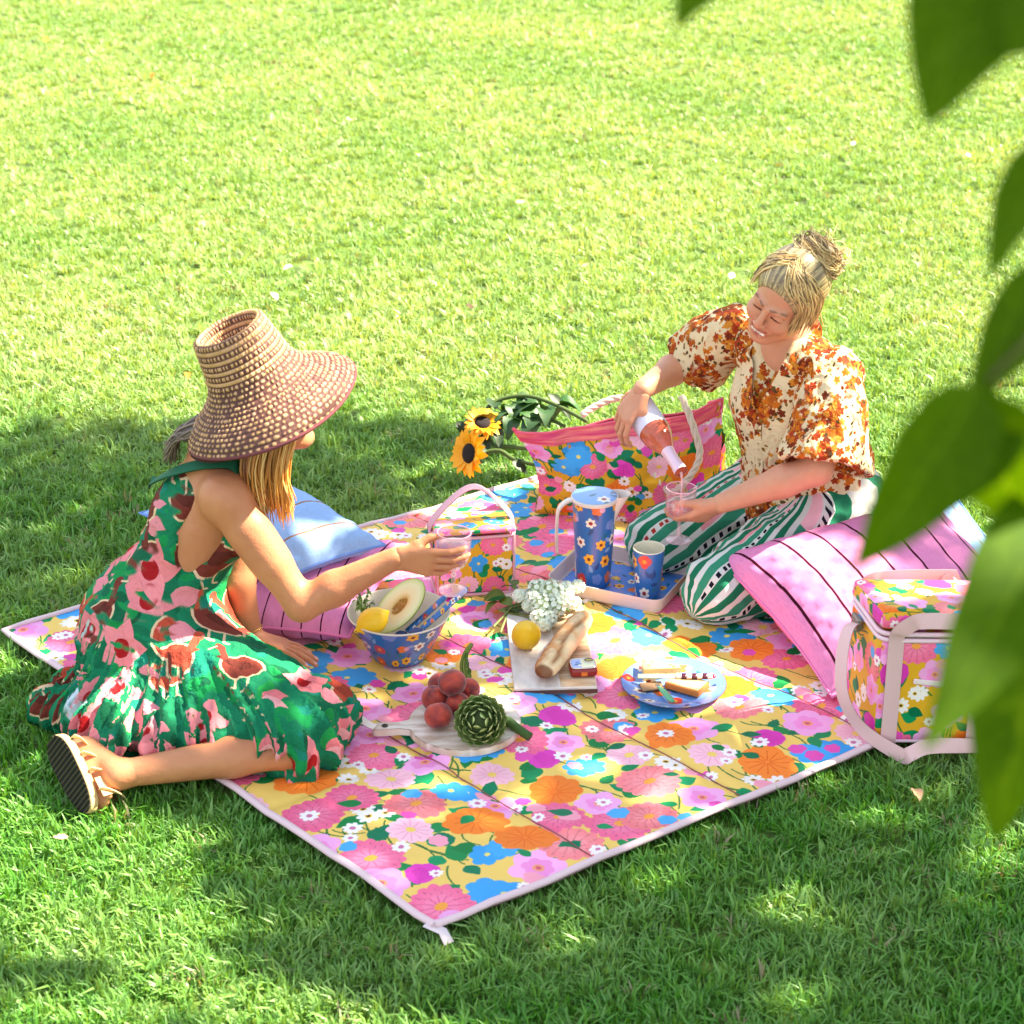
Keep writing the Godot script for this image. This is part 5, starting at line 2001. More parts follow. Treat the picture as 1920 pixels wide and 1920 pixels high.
func build_plate() -> void:
	var c := Vector3(0.3613, 0.012, 0.3673)
	c.y = 0.002
	var t := thing("dinner_plate", "round blue floral plate with a dark rim carrying cheese and bread", "plate", c)
	var b := MB.new()
	b.lathe([Vector2(0.0, 0.004), Vector2(0.075, 0.004), Vector2(0.084, 0.006), Vector2(0.112, 0.0145), Vector2(0.1165, 0.0155)], 56)
	for i in b.v.size():
		b.uv[i] = Vector2(b.v[i].x, b.v[i].z) * 3.4
	part("dish", b.mesh(mat(Color(1.0, 1.0, 1.0), 0.15, {"albedo_texture": tableware(300, 300, 1300.0, 9, Color(0.40, 0.56, 0.82)), "clearcoat_enabled": true, "clearcoat": 0.6})), t)
	var r := MB.new()
	r.lathe([Vector2(0.0, 0.0), Vector2(0.07, 0.0), Vector2(0.085, 0.0015), Vector2(0.1165, 0.0125), Vector2(0.1180, 0.0145), Vector2(0.1175, 0.0160), Vector2(0.1165, 0.0157)], 56)
	part("underside", r.mesh(mat(Color(0.20, 0.26, 0.42), 0.35)), t)
	# cheese wedge
	var ch := thing("cheese_wedge", "pale yellow cheese wedge with holes at the back of the plate", "cheese", Vector3(0.3346, 0.008, 0.3208), 0.12)
	var wb := MB.new()
	var f := [Vector2(-0.042, 0.022), Vector2(0.046, 0.006), Vector2(0.044, -0.004), Vector2(-0.038, -0.030)]
	for y in [0.0, 0.030]:
		for q in f:
			wb.add(Vector3(q.x, y * (1.0 - 0.35 * (q.x + 0.042) / 0.09), -q.y * -1.0))
	for i in 4:
		wb.quad(i, (i + 1) % 4, (i + 1) % 4 + 4, i + 4)
	wb.quad(4, 5, 6, 7)
	wb.quad(0, 3, 2, 1)
	part("block", wb.flat().mesh(mat(Color(0.90, 0.76, 0.46), 0.5, {"subsurf_scatter_enabled": true, "subsurf_scatter_strength": 0.15}), false, true), ch)
	var hb := MB.new()
	var rr := RandomNumberGenerator.new()
	rr.seed = 6
	for i in 13:
		var s := rr.randf()
		var x := lerpf(-0.036, 0.036, s)
		var top := 0.030 * (1.0 - 0.35 * (x + 0.042) / 0.09)
		if i % 2 == 0:
			hb.ball(Vector3(0.0042, 0.0009, 0.0035) * rr.randf_range(0.6, 1.1), Transform3D(Basis.IDENTITY, Vector3(x, top + 0.0001, lerpf(-0.02, 0.012, rr.randf()) * (1.0 - s * 0.7))), 10)
		else:
			hb.ball(Vector3(0.0040, 0.0035, 0.0009) * rr.randf_range(0.6, 1.1), Transform3D(Basis(Vector3.UP, 0.18), Vector3(x, rr.randf_range(0.006, top - 0.006), lerpf(0.022, 0.0065, s) + 0.0002)), 10)
	part("holes", hb.mesh(mat(Color(0.70, 0.50, 0.22), 0.7)), ch)
	# bread slice
	var br := thing("bread_slice", "thick square bread slice lying under the checked knife handle", "bread", Vector3(0.39, 0.01, 0.3832), -0.55)
	var sb := MB.new()
	sb.rbox(Vector3(0.085, 0.016, 0.058), 0.004, Transform3D(Basis.IDENTITY, Vector3(0, 0.008, 0)), 3)
	part("crust", sb.mesh(mat(Color(0.72, 0.42, 0.18), 0.85)), br)
	var cr := MB.new()
	cr.rbox(Vector3(0.077, 0.004, 0.050), 0.0015, Transform3D(Basis.IDENTITY, Vector3(0, 0.0155, 0)), 2)
	part("crumb", cr.mesh(mat(Color.WHITE, 0.9, {"albedo_texture": grain(Color(0.80, 0.68, 0.42), Color(0.92, 0.84, 0.62), 6.0, 6.0, 3)})), br)
	var ck := thing("cracker", "thin brown cracker at the left of the plate under the knife blade", "cracker", Vector3(0.3117, 0.01, 0.3807), 0.2)
	var cb := MB.new()
	cb.rbox(Vector3(0.05, 0.006, 0.032), 0.002, Transform3D(Basis.IDENTITY, Vector3(0, 0.003, 0)), 2)
	part("biscuit", cb.mesh(mat(Color(0.66, 0.50, 0.36), 0.85)), ck)
	var ce := MB.new()
	ce.rbox(Vector3(0.052, 0.002, 0.034), 0.001, Transform3D(Basis.IDENTITY, Vector3(0, 0.001, 0)), 1)
	part("dark_base", ce.mesh(mat(Color(0.20, 0.16, 0.15), 0.8)), ck)
	# cheese knife
	var k0 := Vector3(0.2816, 0.026, 0.3582)
	var k1 := Vector3(0.4514, 0.036, 0.3763)
	var kn := thing("cheese_knife", "cheese knife with a cream blade and a maroon checked handle across the plate", "knife", k0)
	var d := k1 - k0
	var kb := MB.new()
	kb.band([Vector3.ZERO, d * 0.06, d * 0.3, d * 0.5], [Vector3(0, 0.95, 0.3)], 0.013, 0.0022)
	part("blade", kb.mesh(mat(Color(0.84, 0.82, 0.68), 0.25, {"metallic": 0.3})), kn)
	for i in 7:
		var hb2 := MB.new()
		var s0 := 0.5 + i * 0.068
		hb2.band([d * s0, d * (s0 + 0.067)], [Vector3(0, 0.95, 0.3)], 0.0125, 0.007)
		part("handle_block", hb2.mesh(mat(Color(0.30, 0.07, 0.14) if i % 2 == 1 else Color(0.90, 0.74, 0.66), 0.3)), kn)
	var en := MB.new()
	en.ball(Vector3(0.006, 0.004, 0.006), Transform3D(Basis.IDENTITY, d * 0.985), 12)
	part("handle_end", en.mesh(mat(Color(0.80, 0.16, 0.20), 0.3)), kn)
	# spreader with a green handle
	var s0 := Vector3(0.3276, 0.016, 0.389)
	var s1 := Vector3(0.3531, 0.02, 0.4628)
	var sp := thing("cheese_spreader", "small spreader whose mint green handle hangs over the plate's front edge", "spreader", s0)
	var sd := s1 - s0
	var hb3 := MB.new()
	hb3.tube([Vector3.ZERO, sd * 0.3, sd * 0.8, sd], [0.004, 0.0075, 0.008, 0.005], 10, Color.WHITE, 0.5, Vector3.UP)
	part("handle", hb3.mesh(mat(Color(0.36, 0.66, 0.48), 0.3)), sp)
	var bl := MB.new()
	bl.band([Vector3.ZERO, -sd * 0.5, -sd * 0.9], [Vector3.UP], 0.010, 0.0015)
	part("blade", bl.mesh(mat(Color(0.70, 0.70, 0.68), 0.25, {"metallic": 0.9})), sp)

# ---------------------------------------------------------------- flowers
func build_sunflowers() -> void:
	var petal := mat(Color(0.96, 0.66, 0.02), 0.55, {"backlight_enabled": true, "backlight": Color(0.55, 0.36, 0.01)})
	var disc := mat(Color(0.10, 0.045, 0.03), 0.9)
	var green := mat(Color(0.15, 0.26, 0.08), 0.6, {"backlight_enabled": true, "backlight": Color(0.10, 0.20, 0.03)})
	var stemm := mat(Color(0.28, 0.36, 0.14), 0.7)
	var spec := [
		[Vector3(-0.1148, 0.112, -0.72), Vector3(-0.80, 0.30, 0.60), 0.058, [Vector3(-0.0988, 0.0835, -0.78), Vector3(-0.0363, 0.0945, -0.78), Vector3(0.0072, 0.0848, -0.74), Vector3(0.0717, 0.0862, -0.7)], "lower sunflower facing left, its stem lying toward the floral tote", 1.0],
		[Vector3(-0.0803, 0.1516, -0.84), Vector3(0.10, 0.86, 0.42), 0.046, [Vector3(-0.0706, 0.1243, -0.88), Vector3(-0.0516, 0.0727, -0.87), Vector3(0, 0.0972, -0.8), Vector3(0.0574, 0.1244, -0.72)], "upper sunflower seen edge-on against the grass, facing up", 0.62],
	]
	for q in spec:
		var c: Vector3 = q[0]
		var t := thing("sunflower", q[4], "sunflower", c, 0.0, "sunflowers by the tote bag")
		var fr := frame(q[1], Vector3(0.1, 0.2, 1))
		var rr: float = q[2]
		var hd := MB.new()
		hd.lathe([Vector2(0.0, -0.016), Vector2(rr * 0.3, -0.014), Vector2(rr * 0.5, -0.004), Vector2(rr * 0.46, 0.004), Vector2(rr * 0.25, 0.008), Vector2(0.0, 0.005)], 24, Transform3D(fr, Vector3.ZERO))
		part("seed_head", hd.mesh(disc), t)
		var pm := MB.new()
		pm.leaf(Transform3D.IDENTITY, rr * 0.80, rr * 0.21, 0.3, 0.25, 5, Color.WHITE, 0.8)
		var pmesh := pm.mesh(petal)
		var r := RandomNumberGenerator.new()
		r.seed = 12
		for k in 34:
			var a := TAU * k / 17.0 + (0.18 if k >= 17 else 0.0)
			var tilt := r.randf_range(0.05, 0.45) + (0.25 if k >= 17 else 0.0)
			var bas := fr * Basis(Vector3.UP, a) * Basis(Vector3.RIGHT, tilt)
			part("petal", pmesh, t, Transform3D(bas.scaled(Vector3.ONE * r.randf_range(0.85, 1.1)), fr * Vector3(-sin(a) * rr * 0.42, 0.0, -cos(a) * rr * 0.42)))
		var sm := MB.new()
		sm.leaf(Transform3D.IDENTITY, rr * 0.6, rr * 0.16, 0.9, 0.2, 4)
		for k in 10:
			var a := TAU * k / 10.0
			part("sepal", sm.mesh(green), t, Transform3D(fr * Basis(Vector3.UP, a) * Basis(Vector3.RIGHT, -0.4), fr * Vector3(-sin(a) * rr * 0.3, -0.010, -cos(a) * rr * 0.3)))
		var st := MB.new()
		var pts := []
		for p in q[3]:
			pts.append(p - c)
		st.tube(curve(pts, 14), [0.009, 0.0075, 0.0065], 8)
		part("stem", st.mesh(stemm), t)
	# the leafy stems arching over the tote's corner
	var base := Vector3(0.0586, 0.1324, -0.86)
	var t := thing("sunflower_foliage", "dark leafy sunflower stems arching over the tote bag's left corner", "foliage", base)
	var arch := MB.new()
	arch.tube(curve([Vector3(0.2035, 0.1644, -0.82) - base, Vector3(0.1172, 0.1906, -0.88) - base, Vector3(0.0368, 0.2002, -0.92) - base, Vector3(-0.0443, 0.1804, -0.93) - base, Vector3(-0.081, 0.1511, -0.9) - base], 18), [0.006], 7)
	arch.tube(curve([Vector3(0.1461, 0.1406, -0.84) - base, Vector3(0.0587, 0.1639, -0.88) - base, Vector3(-0.0147, 0.1559, -0.9) - base, Vector3(-0.0515, 0.1243, -0.88) - base], 14), [0.005], 7)
	part("stem", arch.mesh(stemm), t)
	var r := RandomNumberGenerator.new()
	r.seed = 19
	var lm := []
	for k in 3:
		var b := MB.new()
		b.leaf(Transform3D.IDENTITY, 0.085, 0.026 + 0.006 * k, 0.7 + 0.2 * k, 0.35, 8, Color.WHITE, 0.6, 0.0022)
		lm.append(b.mesh(mat(Color(0.12 + 0.03 * k, 0.23 + 0.05 * k, 0.07 + 0.02 * k), 0.5, {"backlight_enabled": true, "backlight": Color(0.10, 0.20, 0.03)})))
	for p in [Vector3(-0.0515, 0.1717, -0.9), Vector3(-0.0293, 0.1639, -0.88), Vector3(-0.0074, 0.1796, -0.9), Vector3(0.0118, 0.1835, -0.91), Vector3(0.0293, 0.1749, -0.88), Vector3(0.0516, 0.1844, -0.92), Vector3(0.0706, 0.1764, -0.9), Vector3(0.0908, 0.1757, -0.87), Vector3(0.11, 0.1749, -0.88), Vector3(0.0029, 0.1561, -0.86), Vector3(0.0365, 0.1554, -0.85), Vector3(0.0657, 0.1601, -0.85), Vector3(-0.0367, 0.1442, -0.87), Vector3(-0.0661, 0.156, -0.88), Vector3(0.1323, 0.1827, -0.9), Vector3(-0.0147, 0.1324, -0.86)]:
		for e in 2:
			part("leaf", lm[r.randi() % 3], t, Transform3D(Basis.from_euler(Vector3(r.randf_range(-0.3, 0.7), r.randf() * TAU, r.randf_range(-0.4, 0.4))).scaled(Vector3.ONE * r.randf_range(0.6, 1.0)), p - base))
	for q in [[Vector3(0.1007, 0.1948, -0.95), Vector3(0.1692, 0.1669, -0.9)], [Vector3(-0.1494, 0.1482, -0.86), Vector3(-0.1285, 0.1257, -0.83)], [Vector3(-0.0803, 0.121, -0.83), Vector3(-0.07, 0.0782, -0.8)], [Vector3(-0.0438, 0.1406, -0.84), Vector3(-0.032, 0.0972, -0.8)], [Vector3(0, 0.0886, -0.72), Vector3(0.043, 0.0768, -0.7)]]:
		var d: Vector3 = q[1] - q[0]
		var b := MB.new()
		b.leaf(Transform3D(frame(Vector3(0.2, 0.8, 0.5), -d), (q[0] as Vector3) - base), d.length() * 1.15, 0.016, 0.3, 0.4, 7, Color.WHITE, 0.7, 0.001)
		part("leaf", b.mesh(mat(Color(0.13, 0.22, 0.07), 0.5)), t)

func build_white_flowers() -> void:
	var base := Vector3(0.0191, 0.02, 0.0121)
	var t := thing("white_bouquet", "bunch of white blossom heads with green leaves at the board's far end", "flowers", base)
	var r := RandomNumberGenerator.new()
	r.seed = 8
	var white := mat(Color(0.90, 0.93, 0.86), 0.6, {"backlight_enabled": true, "backlight": Color(0.3, 0.32, 0.28)})
	# a five-petalled floret
	var fm := MB.new()
	for k in 5:
		fm.leaf(Transform3D(Basis(Vector3.UP, TAU * k / 5.0) * Basis(Vector3.RIGHT, 0.25), Vector3.ZERO), 0.0105, 0.0050, -0.3, 0.2, 3)
	var fmesh := fm.mesh(white)
	var heads := [[Vector3(0.0634, 0.0696, 0.02), 0.026], [Vector3(0.0936, 0.0689, 0.03), 0.030], [Vector3(0.1298, 0.0624, 0), 0.018], [Vector3(0.1584, 0.0609, -0.02), 0.013], [Vector3(0.0729, 0.0553, 0.07), 0.026], [Vector3(0.1031, 0.0525, 0.07), 0.022], [Vector3(0.1341, 0.0513, 0.04), 0.017], [Vector3(0.0623, 0.0473, 0.12), 0.018], [Vector3(0.0872, 0.0473, 0.12), 0.015], [Vector3(0.0177, 0.0604, 0.03), 0.013], [Vector3(0.0378, 0.0502, 0.06), 0.010], [Vector3(0.1112, 0.0598, 0.04), 0.024], [Vector3(0.0504, 0.0649, 0.05), 0.016], [Vector3(0.0745, 0.0435, 0.145), 0.012], [Vector3(0.1521, 0.0434, 0.03), 0.010]]
	var stems := MB.new()
	for h in heads:
		var c: Vector3 = h[0] - base
		var rr: float = h[1]
		var core := MB.new()
		core.ball(Vector3.ONE * rr * 0.78, Transform3D(Basis.IDENTITY, c), 12)
		var hd := part("blossom_head", core.mesh(mat(Color(0.74, 0.80, 0.58), 0.7)), t)
		var n := int(14 + rr * 1300)
		var mm := MB.new()
		for i in n:
			var y := 1.0 - 2.0 * (i + 0.5) / n
			var a := i * 2.39996
			var d := Vector3(sqrt(1 - y * y) * cos(a), y, sqrt(1 - y * y) * sin(a))
			if d.y < -0.6:
				continue
			var fr := frame(d, Vector3(0.3, 0.1, 1).rotated(Vector3.UP, r.randf() * 6.0))
			var s := r.randf_range(0.65, 1.0)
			var at := mm.v.size()
			for j in fm.v.size():
				mm.add(c + fr * (fm.v[j] * s) + d * rr * r.randf_range(0.93, 0.98))
			for e in fm.ix:
				mm.ix.append(e + at)
		tag(part("florets", mm.mesh(white), hd), "", "", "", "stuff")
		stems.tube([c, c * 0.5 + Vector3(-0.01, -0.01, -0.01), Vector3(-0.05, 0.004, 0.02)], [0.0018, 0.002, 0.0025], 5)
	stems.tube([Vector3(-0.02, 0.012, 0.02), Vector3(-0.0252, 0.02, 0.0674) - base, Vector3(-0.0438, 0.02, 0.1081) - base], [0.003], 6)
	stems.tube([Vector3(-0.02, 0.012, 0.0), Vector3(-0.0101, 0.02, 0.0399) - base, Vector3(-0.0274, 0.02, 0.1376) - base], [0.003], 6)
	part("stems", stems.mesh(mat(Color(0.48, 0.52, 0.28), 0.7)), t)
	for q in [[Vector3(0.0102, 0.0595, 0), 0.05, 0.6], [Vector3(-0.0127, 0.0424, 0), 0.06, 1.6], [Vector3(-0.0255, 0.0281, 0), 0.06, 2.2], [Vector3(0, 0.0363, 0.03), 0.05, 1.0], [Vector3(0.0064, 0.0609, -0.02), 0.05, 0.2], [Vector3(-0.0192, 0.0387, -0.03), 0.055, 1.9], [Vector3(0.0152, 0.0252, 0.05), 0.045, 0.8], [Vector3(0.0627, 0.0458, 0.09), 0.04, -0.6], [Vector3(0.1068, 0.0435, 0.08), 0.04, -1.2], [Vector3(0.0509, 0.0709, 0), 0.04, 0.1], [Vector3(0.1203, 0.0604, 0.03), 0.03, -1.0]]:
		var b := MB.new()
		b.leaf(Transform3D(Basis.from_euler(Vector3(0.5, q[2], r.randf_range(-0.4, 0.4))), (q[0] as Vector3) - base), q[1], 0.015, 0.7, 0.3, 6, Color.WHITE, 0.7, 0.001)
		part("leaf", b.mesh(mat(Color(0.22, 0.32, 0.08).lerp(Color(0.40, 0.46, 0.12), r.randf()), 0.55, {"backlight_enabled": true, "backlight": Color(0.14, 0.22, 0.04)})), t)


# ---------------------------------------------------------------- people: shared anatomy
func move_in(mb: MB, src: MB, xf: Transform3D) -> void:
	var at := mb.v.size()
	for i in src.v.size():
		mb.add(xf * src.v[i], src.uv[i], src.c[i])
	for e in src.ix:
		mb.ix.append(e + at)

# a hand in its own axes: +y to the fingers, +z out of the palm, thumb at +x * side; fingers: [spread, curl1, curl2, curl3]
func hand(mb: MB, xf: Transform3D, side: float, fingers: Array, thumb: Array, skin: Callable, forearm: Vector3, sc := 0.94) -> void:
	var f := Field.new(Vector3(-0.075, -0.075, -0.06), Vector3(0.075, 0.20, 0.12), 0.003)
	var inv := xf.affine_inverse()
	# wrist, running into the forearm
	var fa := (inv * forearm).normalized() * 0.06
	f.cap(fa, Vector3(0, 0.012, 0), 0.0245, 0.0215, 0.012, Vector3(0, 0, 1), 1.25)
	var xs := [0.027, 0.0095, -0.0085, -0.0255]
	var ky := [0.083, 0.087, 0.083, 0.074]
	var ln := [[0.040, 0.025, 0.019], [0.044, 0.028, 0.020], [0.041, 0.026, 0.020], [0.032, 0.020, 0.017]]
	var tips := []
	var joints := []
	for k in 4:
		var kn := Vector3(xs[k] * side, ky[k], 0.0)
		f.cap(Vector3(xs[k] * side * 0.62, 0.012, 0.002), kn, 0.0125, 0.0098, 0.012)
		var q: Array = fingers[k]
		var p := kn
		var a := 0.0
		var sp: float = q[0]
		for s in 3:
			a += q[s + 1]
			var d := Vector3(sin(sp) * side * cos(a), cos(sp) * cos(a), sin(a))
			var e: Vector3 = p + d * ln[k][s]
			var r0: float = [0.0086, 0.0078, 0.0071][s] * (0.88 if k == 3 else 1.0)
			var r1: float = [0.0078, 0.0071, 0.0058][s] * (0.88 if k == 3 else 1.0)
			f.cap(p, e, r0, r1, 0.0035)
			joints.append(p)
			if s == 2:
				tips.append([e - d * 0.003, Vector3(sin(sp) * side * sin(a), cos(sp) * sin(a), -cos(a))])
			p = e
	# thumb from the side of the palm
	f.cap(Vector3(0.010 * side, 0.022, 0.006), Vector3(0.032 * side, 0.046, 0.014), 0.0155, 0.0125, 0.012)
	var t0 := Vector3(0.032 * side, 0.046, 0.014)
	var d0 := Vector3(thumb[0].x * side, thumb[0].y, thumb[0].z).normalized()
	var d1 := Vector3(thumb[1].x * side, thumb[1].y, thumb[1].z).normalized()
	f.cap(t0, t0 + d0 * 0.034, 0.0115, 0.0092, 0.006)
	f.cap(t0 + d0 * 0.034, t0 + d0 * 0.034 + d1 * 0.025, 0.0092, 0.0068, 0.004)
	var m := MB.new()
	f.skin(m, null, null, 1)
	var x2 := xf * Transform3D(Basis.IDENTITY.scaled(Vector3.ONE * sc), Vector3.ZERO)
	for i in m.v.size():
		var p := m.v[i]
		var col: Color = skin.call(p)
		for q in joints:
			col = col.lerp(Color(col.r * 0.88, col.g * 0.68, col.b * 0.62), 0.5 * exp(-pow((p - q).length() / 0.0085, 2.0)) * (1.0 if p.z < q.z + 0.003 else 0.2))
		for q in tips:
			var o: Vector3 = p - q[0]
			var bk: Vector3 = q[1]
			if o.dot(bk) > 0.0022:
				col = col.lerp(lin(Color(0.90, 0.68, 0.64)), 0.85 * (1.0 - smoothstep(0.0042, 0.0062, (o - bk * o.dot(bk)).length())))
		m.c[i] = col
	move_in(mb, m, x2)

func seg_d(p: Vector3, a: Vector3, b: Vector3) -> float:
	var ba := b - a
	return (p - a - ba * clampf((p - a).dot(ba) / ba.dot(ba), 0.0, 1.0)).length()

# a woman's head in its own axes: y up, z out of the face; smile 0..1
func head(mb: MB, xf: Transform3D, base: Color, smile: float, neck_to: Vector3, cell := 0.0027) -> void:
	var f := Field.new(Vector3(-0.095, -0.185, -0.125), Vector3(0.095, 0.135, 0.125), cell)
	f.ell(Vector3(0, 0.036, -0.012), Vector3(0.073, 0.084, 0.092), 0.02)
	f.ell(Vector3(0, -0.034, 0.026), Vector3(0.058, 0.074, 0.060), 0.03)
	f.cap(Vector3(-0.052, -0.055, 0.0), Vector3(-0.018, -0.098, 0.056), 0.016, 0.015, 0.03)
	f.cap(Vector3(0.052, -0.055, 0.0), Vector3(0.018, -0.098, 0.056), 0.016, 0.015, 0.03)
	f.ell(Vector3(0, -0.101, 0.064), Vector3(0.019, 0.014, 0.016), 0.016)
	for s in [-1.0, 1.0]:
		f.ell(Vector3(0.036 * s, -0.034 + 0.004 * smile, 0.060), Vector3(0.024, 0.020, 0.022 + 0.003 * smile), 0.022)
		f.ell(Vector3(0.031 * s, 0.008, 0.098), Vector3(0.019, 0.011, 0.014), 0.014, Basis.IDENTITY, true)
		f.ell(Vector3(0.031 * s, 0.003, 0.0765), Vector3(0.0145, 0.0105, 0.0100), 0.006)
		f.cap(Vector3(0.014 * s, 0.023, 0.0885), Vector3(0.044 * s, 0.022, 0.074), 0.0065, 0.006, 0.014)
		f.ell(Vector3(0.0105 * s, -0.031, 0.0960), Vector3(0.0075, 0.0065, 0.0085), 0.006)
		f.ell(Vector3(0.0745 * s, 0.0, -0.012), Vector3(0.0075, 0.029, 0.017), 0.006, Basis(Vector3.RIGHT, -0.15))
	f.cap(Vector3(0, 0.014, 0.0865), Vector3(0, -0.026, 0.1045), 0.0068, 0.0098, 0.009)
	# mouth: lips and, smiling, an opening with teeth behind
	var mw := 0.023 + 0.005 * smile
	var up := [Vector3(-mw, -0.059 + 0.005 * smile, 0.0765), Vector3(-0.010, -0.0565, 0.0865), Vector3(0, -0.0575, 0.0885), Vector3(0.010, -0.0565, 0.0865), Vector3(mw, -0.059 + 0.005 * smile, 0.0765)]
	var dn := [Vector3(-mw, -0.059 + 0.005 * smile, 0.0765), Vector3(-0.012, -0.066 - 0.0095 * smile, 0.0840), Vector3(0.012, -0.066 - 0.0095 * smile, 0.0840), Vector3(mw, -0.059 + 0.005 * smile, 0.0765)]
	for i in 4:
		f.cap(up[i], up[i + 1], 0.0046, 0.0046, 0.006)
	for i in 3:
		f.cap(dn[i], dn[i + 1], 0.0056, 0.0056, 0.006)
	if smile > 0.5:
		f.ell(Vector3(0, -0.0650, 0.0925), Vector3(0.0225, 0.0066, 0.0100), 0.003, Basis.IDENTITY, true)
	var nk := xf.affine_inverse() * neck_to
	f.cap(Vector3(0, -0.055, -0.022), nk, 0.050, 0.051, 0.03)
	var m := MB.new()
	f.skin(m, null, null, 1)
	var lip := lin(Color(0.62, 0.22, 0.22))
	var brow := lin(Color(0.34, 0.22, 0.14))
	var lash := lin(Color(0.16, 0.10, 0.08))
	var blush := lin(Color(0.80, 0.42, 0.36))
	for i in m.v.size():
		var p := m.v[i]
		var c := base
		if p.z > 0.03:
			for s in [-1.0, 1.0]:
				c = c.lerp(blush, 0.22 * exp(-pow((p - Vector3(0.036 * s, -0.034, 0.08)).length() / 0.022, 2.0)))
				var db := minf(seg_d(p, Vector3(0.012 * s, 0.0255, 0.0935), Vector3(0.032 * s, 0.0315, 0.087)), seg_d(p, Vector3(0.032 * s, 0.0315, 0.087), Vector3(0.050 * s, 0.025, 0.072)))
				c = c.lerp(brow, 0.65 * (1.0 - smoothstep(0.0018, 0.0052, db)))
				# the closed, smiling lash line arches
				var dl := minf(seg_d(p, Vector3(0.0165 * s, -0.002, 0.083), Vector3(0.031 * s, 0.0015, 0.0868)), seg_d(p, Vector3(0.031 * s, 0.0015, 0.0868), Vector3(0.0465 * s, -0.0025, 0.0785)))
				c = c.lerp(lash, 0.95 * (1.0 - smoothstep(0.0018, 0.0044, dl)))
			c = c.lerp(blush, 0.3 * exp(-pow((p - Vector3(0, -0.028, 0.112)).length() / 0.014, 2.0)))
			var d := 1.0
			for k in 4:
				d = minf(d, seg_d(p, up[k], up[k + 1]))
			for k in 3:
				d = minf(d, seg_d(p, dn[k], dn[k + 1]))
			c = c.lerp(lip, 0.85 * (1.0 - smoothstep(0.0046, 0.0075, d)))
			if smile > 0.5:
				var q := (p - Vector3(0, -0.0646, 0.086)) / Vector3(0.0215, 0.0060, 0.012)
				if q.length() < 1.0:
					c = lin(Color(0.93, 0.90, 0.85))
		m.c[i] = c
	move_in(mb, m, xf)

func skin_mat() -> StandardMaterial3D:
	var nt := NoiseTexture2D.new()
	nt.width = 256
	nt.height = 256
	nt.seamless = true
	nt.as_normal_map = true
	nt.bump_strength = 4.0
	var fn := FastNoiseLite.new()
	fn.frequency = 0.06
	fn.fractal_octaves = 4
	nt.noise = fn
	return mat(Color.WHITE, 0.46, {"vertex_color_use_as_albedo": true, "normal_enabled": true, "normal_texture": nt, "normal_scale": 0.25, "uv1_triplanar": true, "uv1_scale": Vector3(9, 9, 9), "metallic_specular": 0.45, "subsurf_scatter_enabled": true, "subsurf_scatter_strength": 0.08})

# strands of hair: tubes along curves, several tones
func strand(mb: MB, pts: Array, r: float, col: Color) -> void:
	var q := curve(pts, 10)
	var rad := []
	for i in 11:
		rad.append(r * (0.5 + 0.5 * sin(PI * minf(0.85, 0.15 + i * 0.085))) if i < 10 else r * 0.15)
	mb.tube(q, rad, 5, col)

func fold_cloth(m: MB, amp: float, sx: Vector3, sd: int) -> void:
	# folds: ridged noise stretched along the drape
	var n := FastNoiseLite.new()
	n.seed = sd
	n.frequency = 1.0
	n.fractal_type = FastNoiseLite.FRACTAL_RIDGED
	n.fractal_octaves = 2
	var nr := m.normals()
	for i in m.v.size():
		var p := m.v[i]
		m.v[i] = p + nr[i] * (amp * n.get_noise_3d(p.x * sx.x, p.y * sx.y, p.z * sx.z))

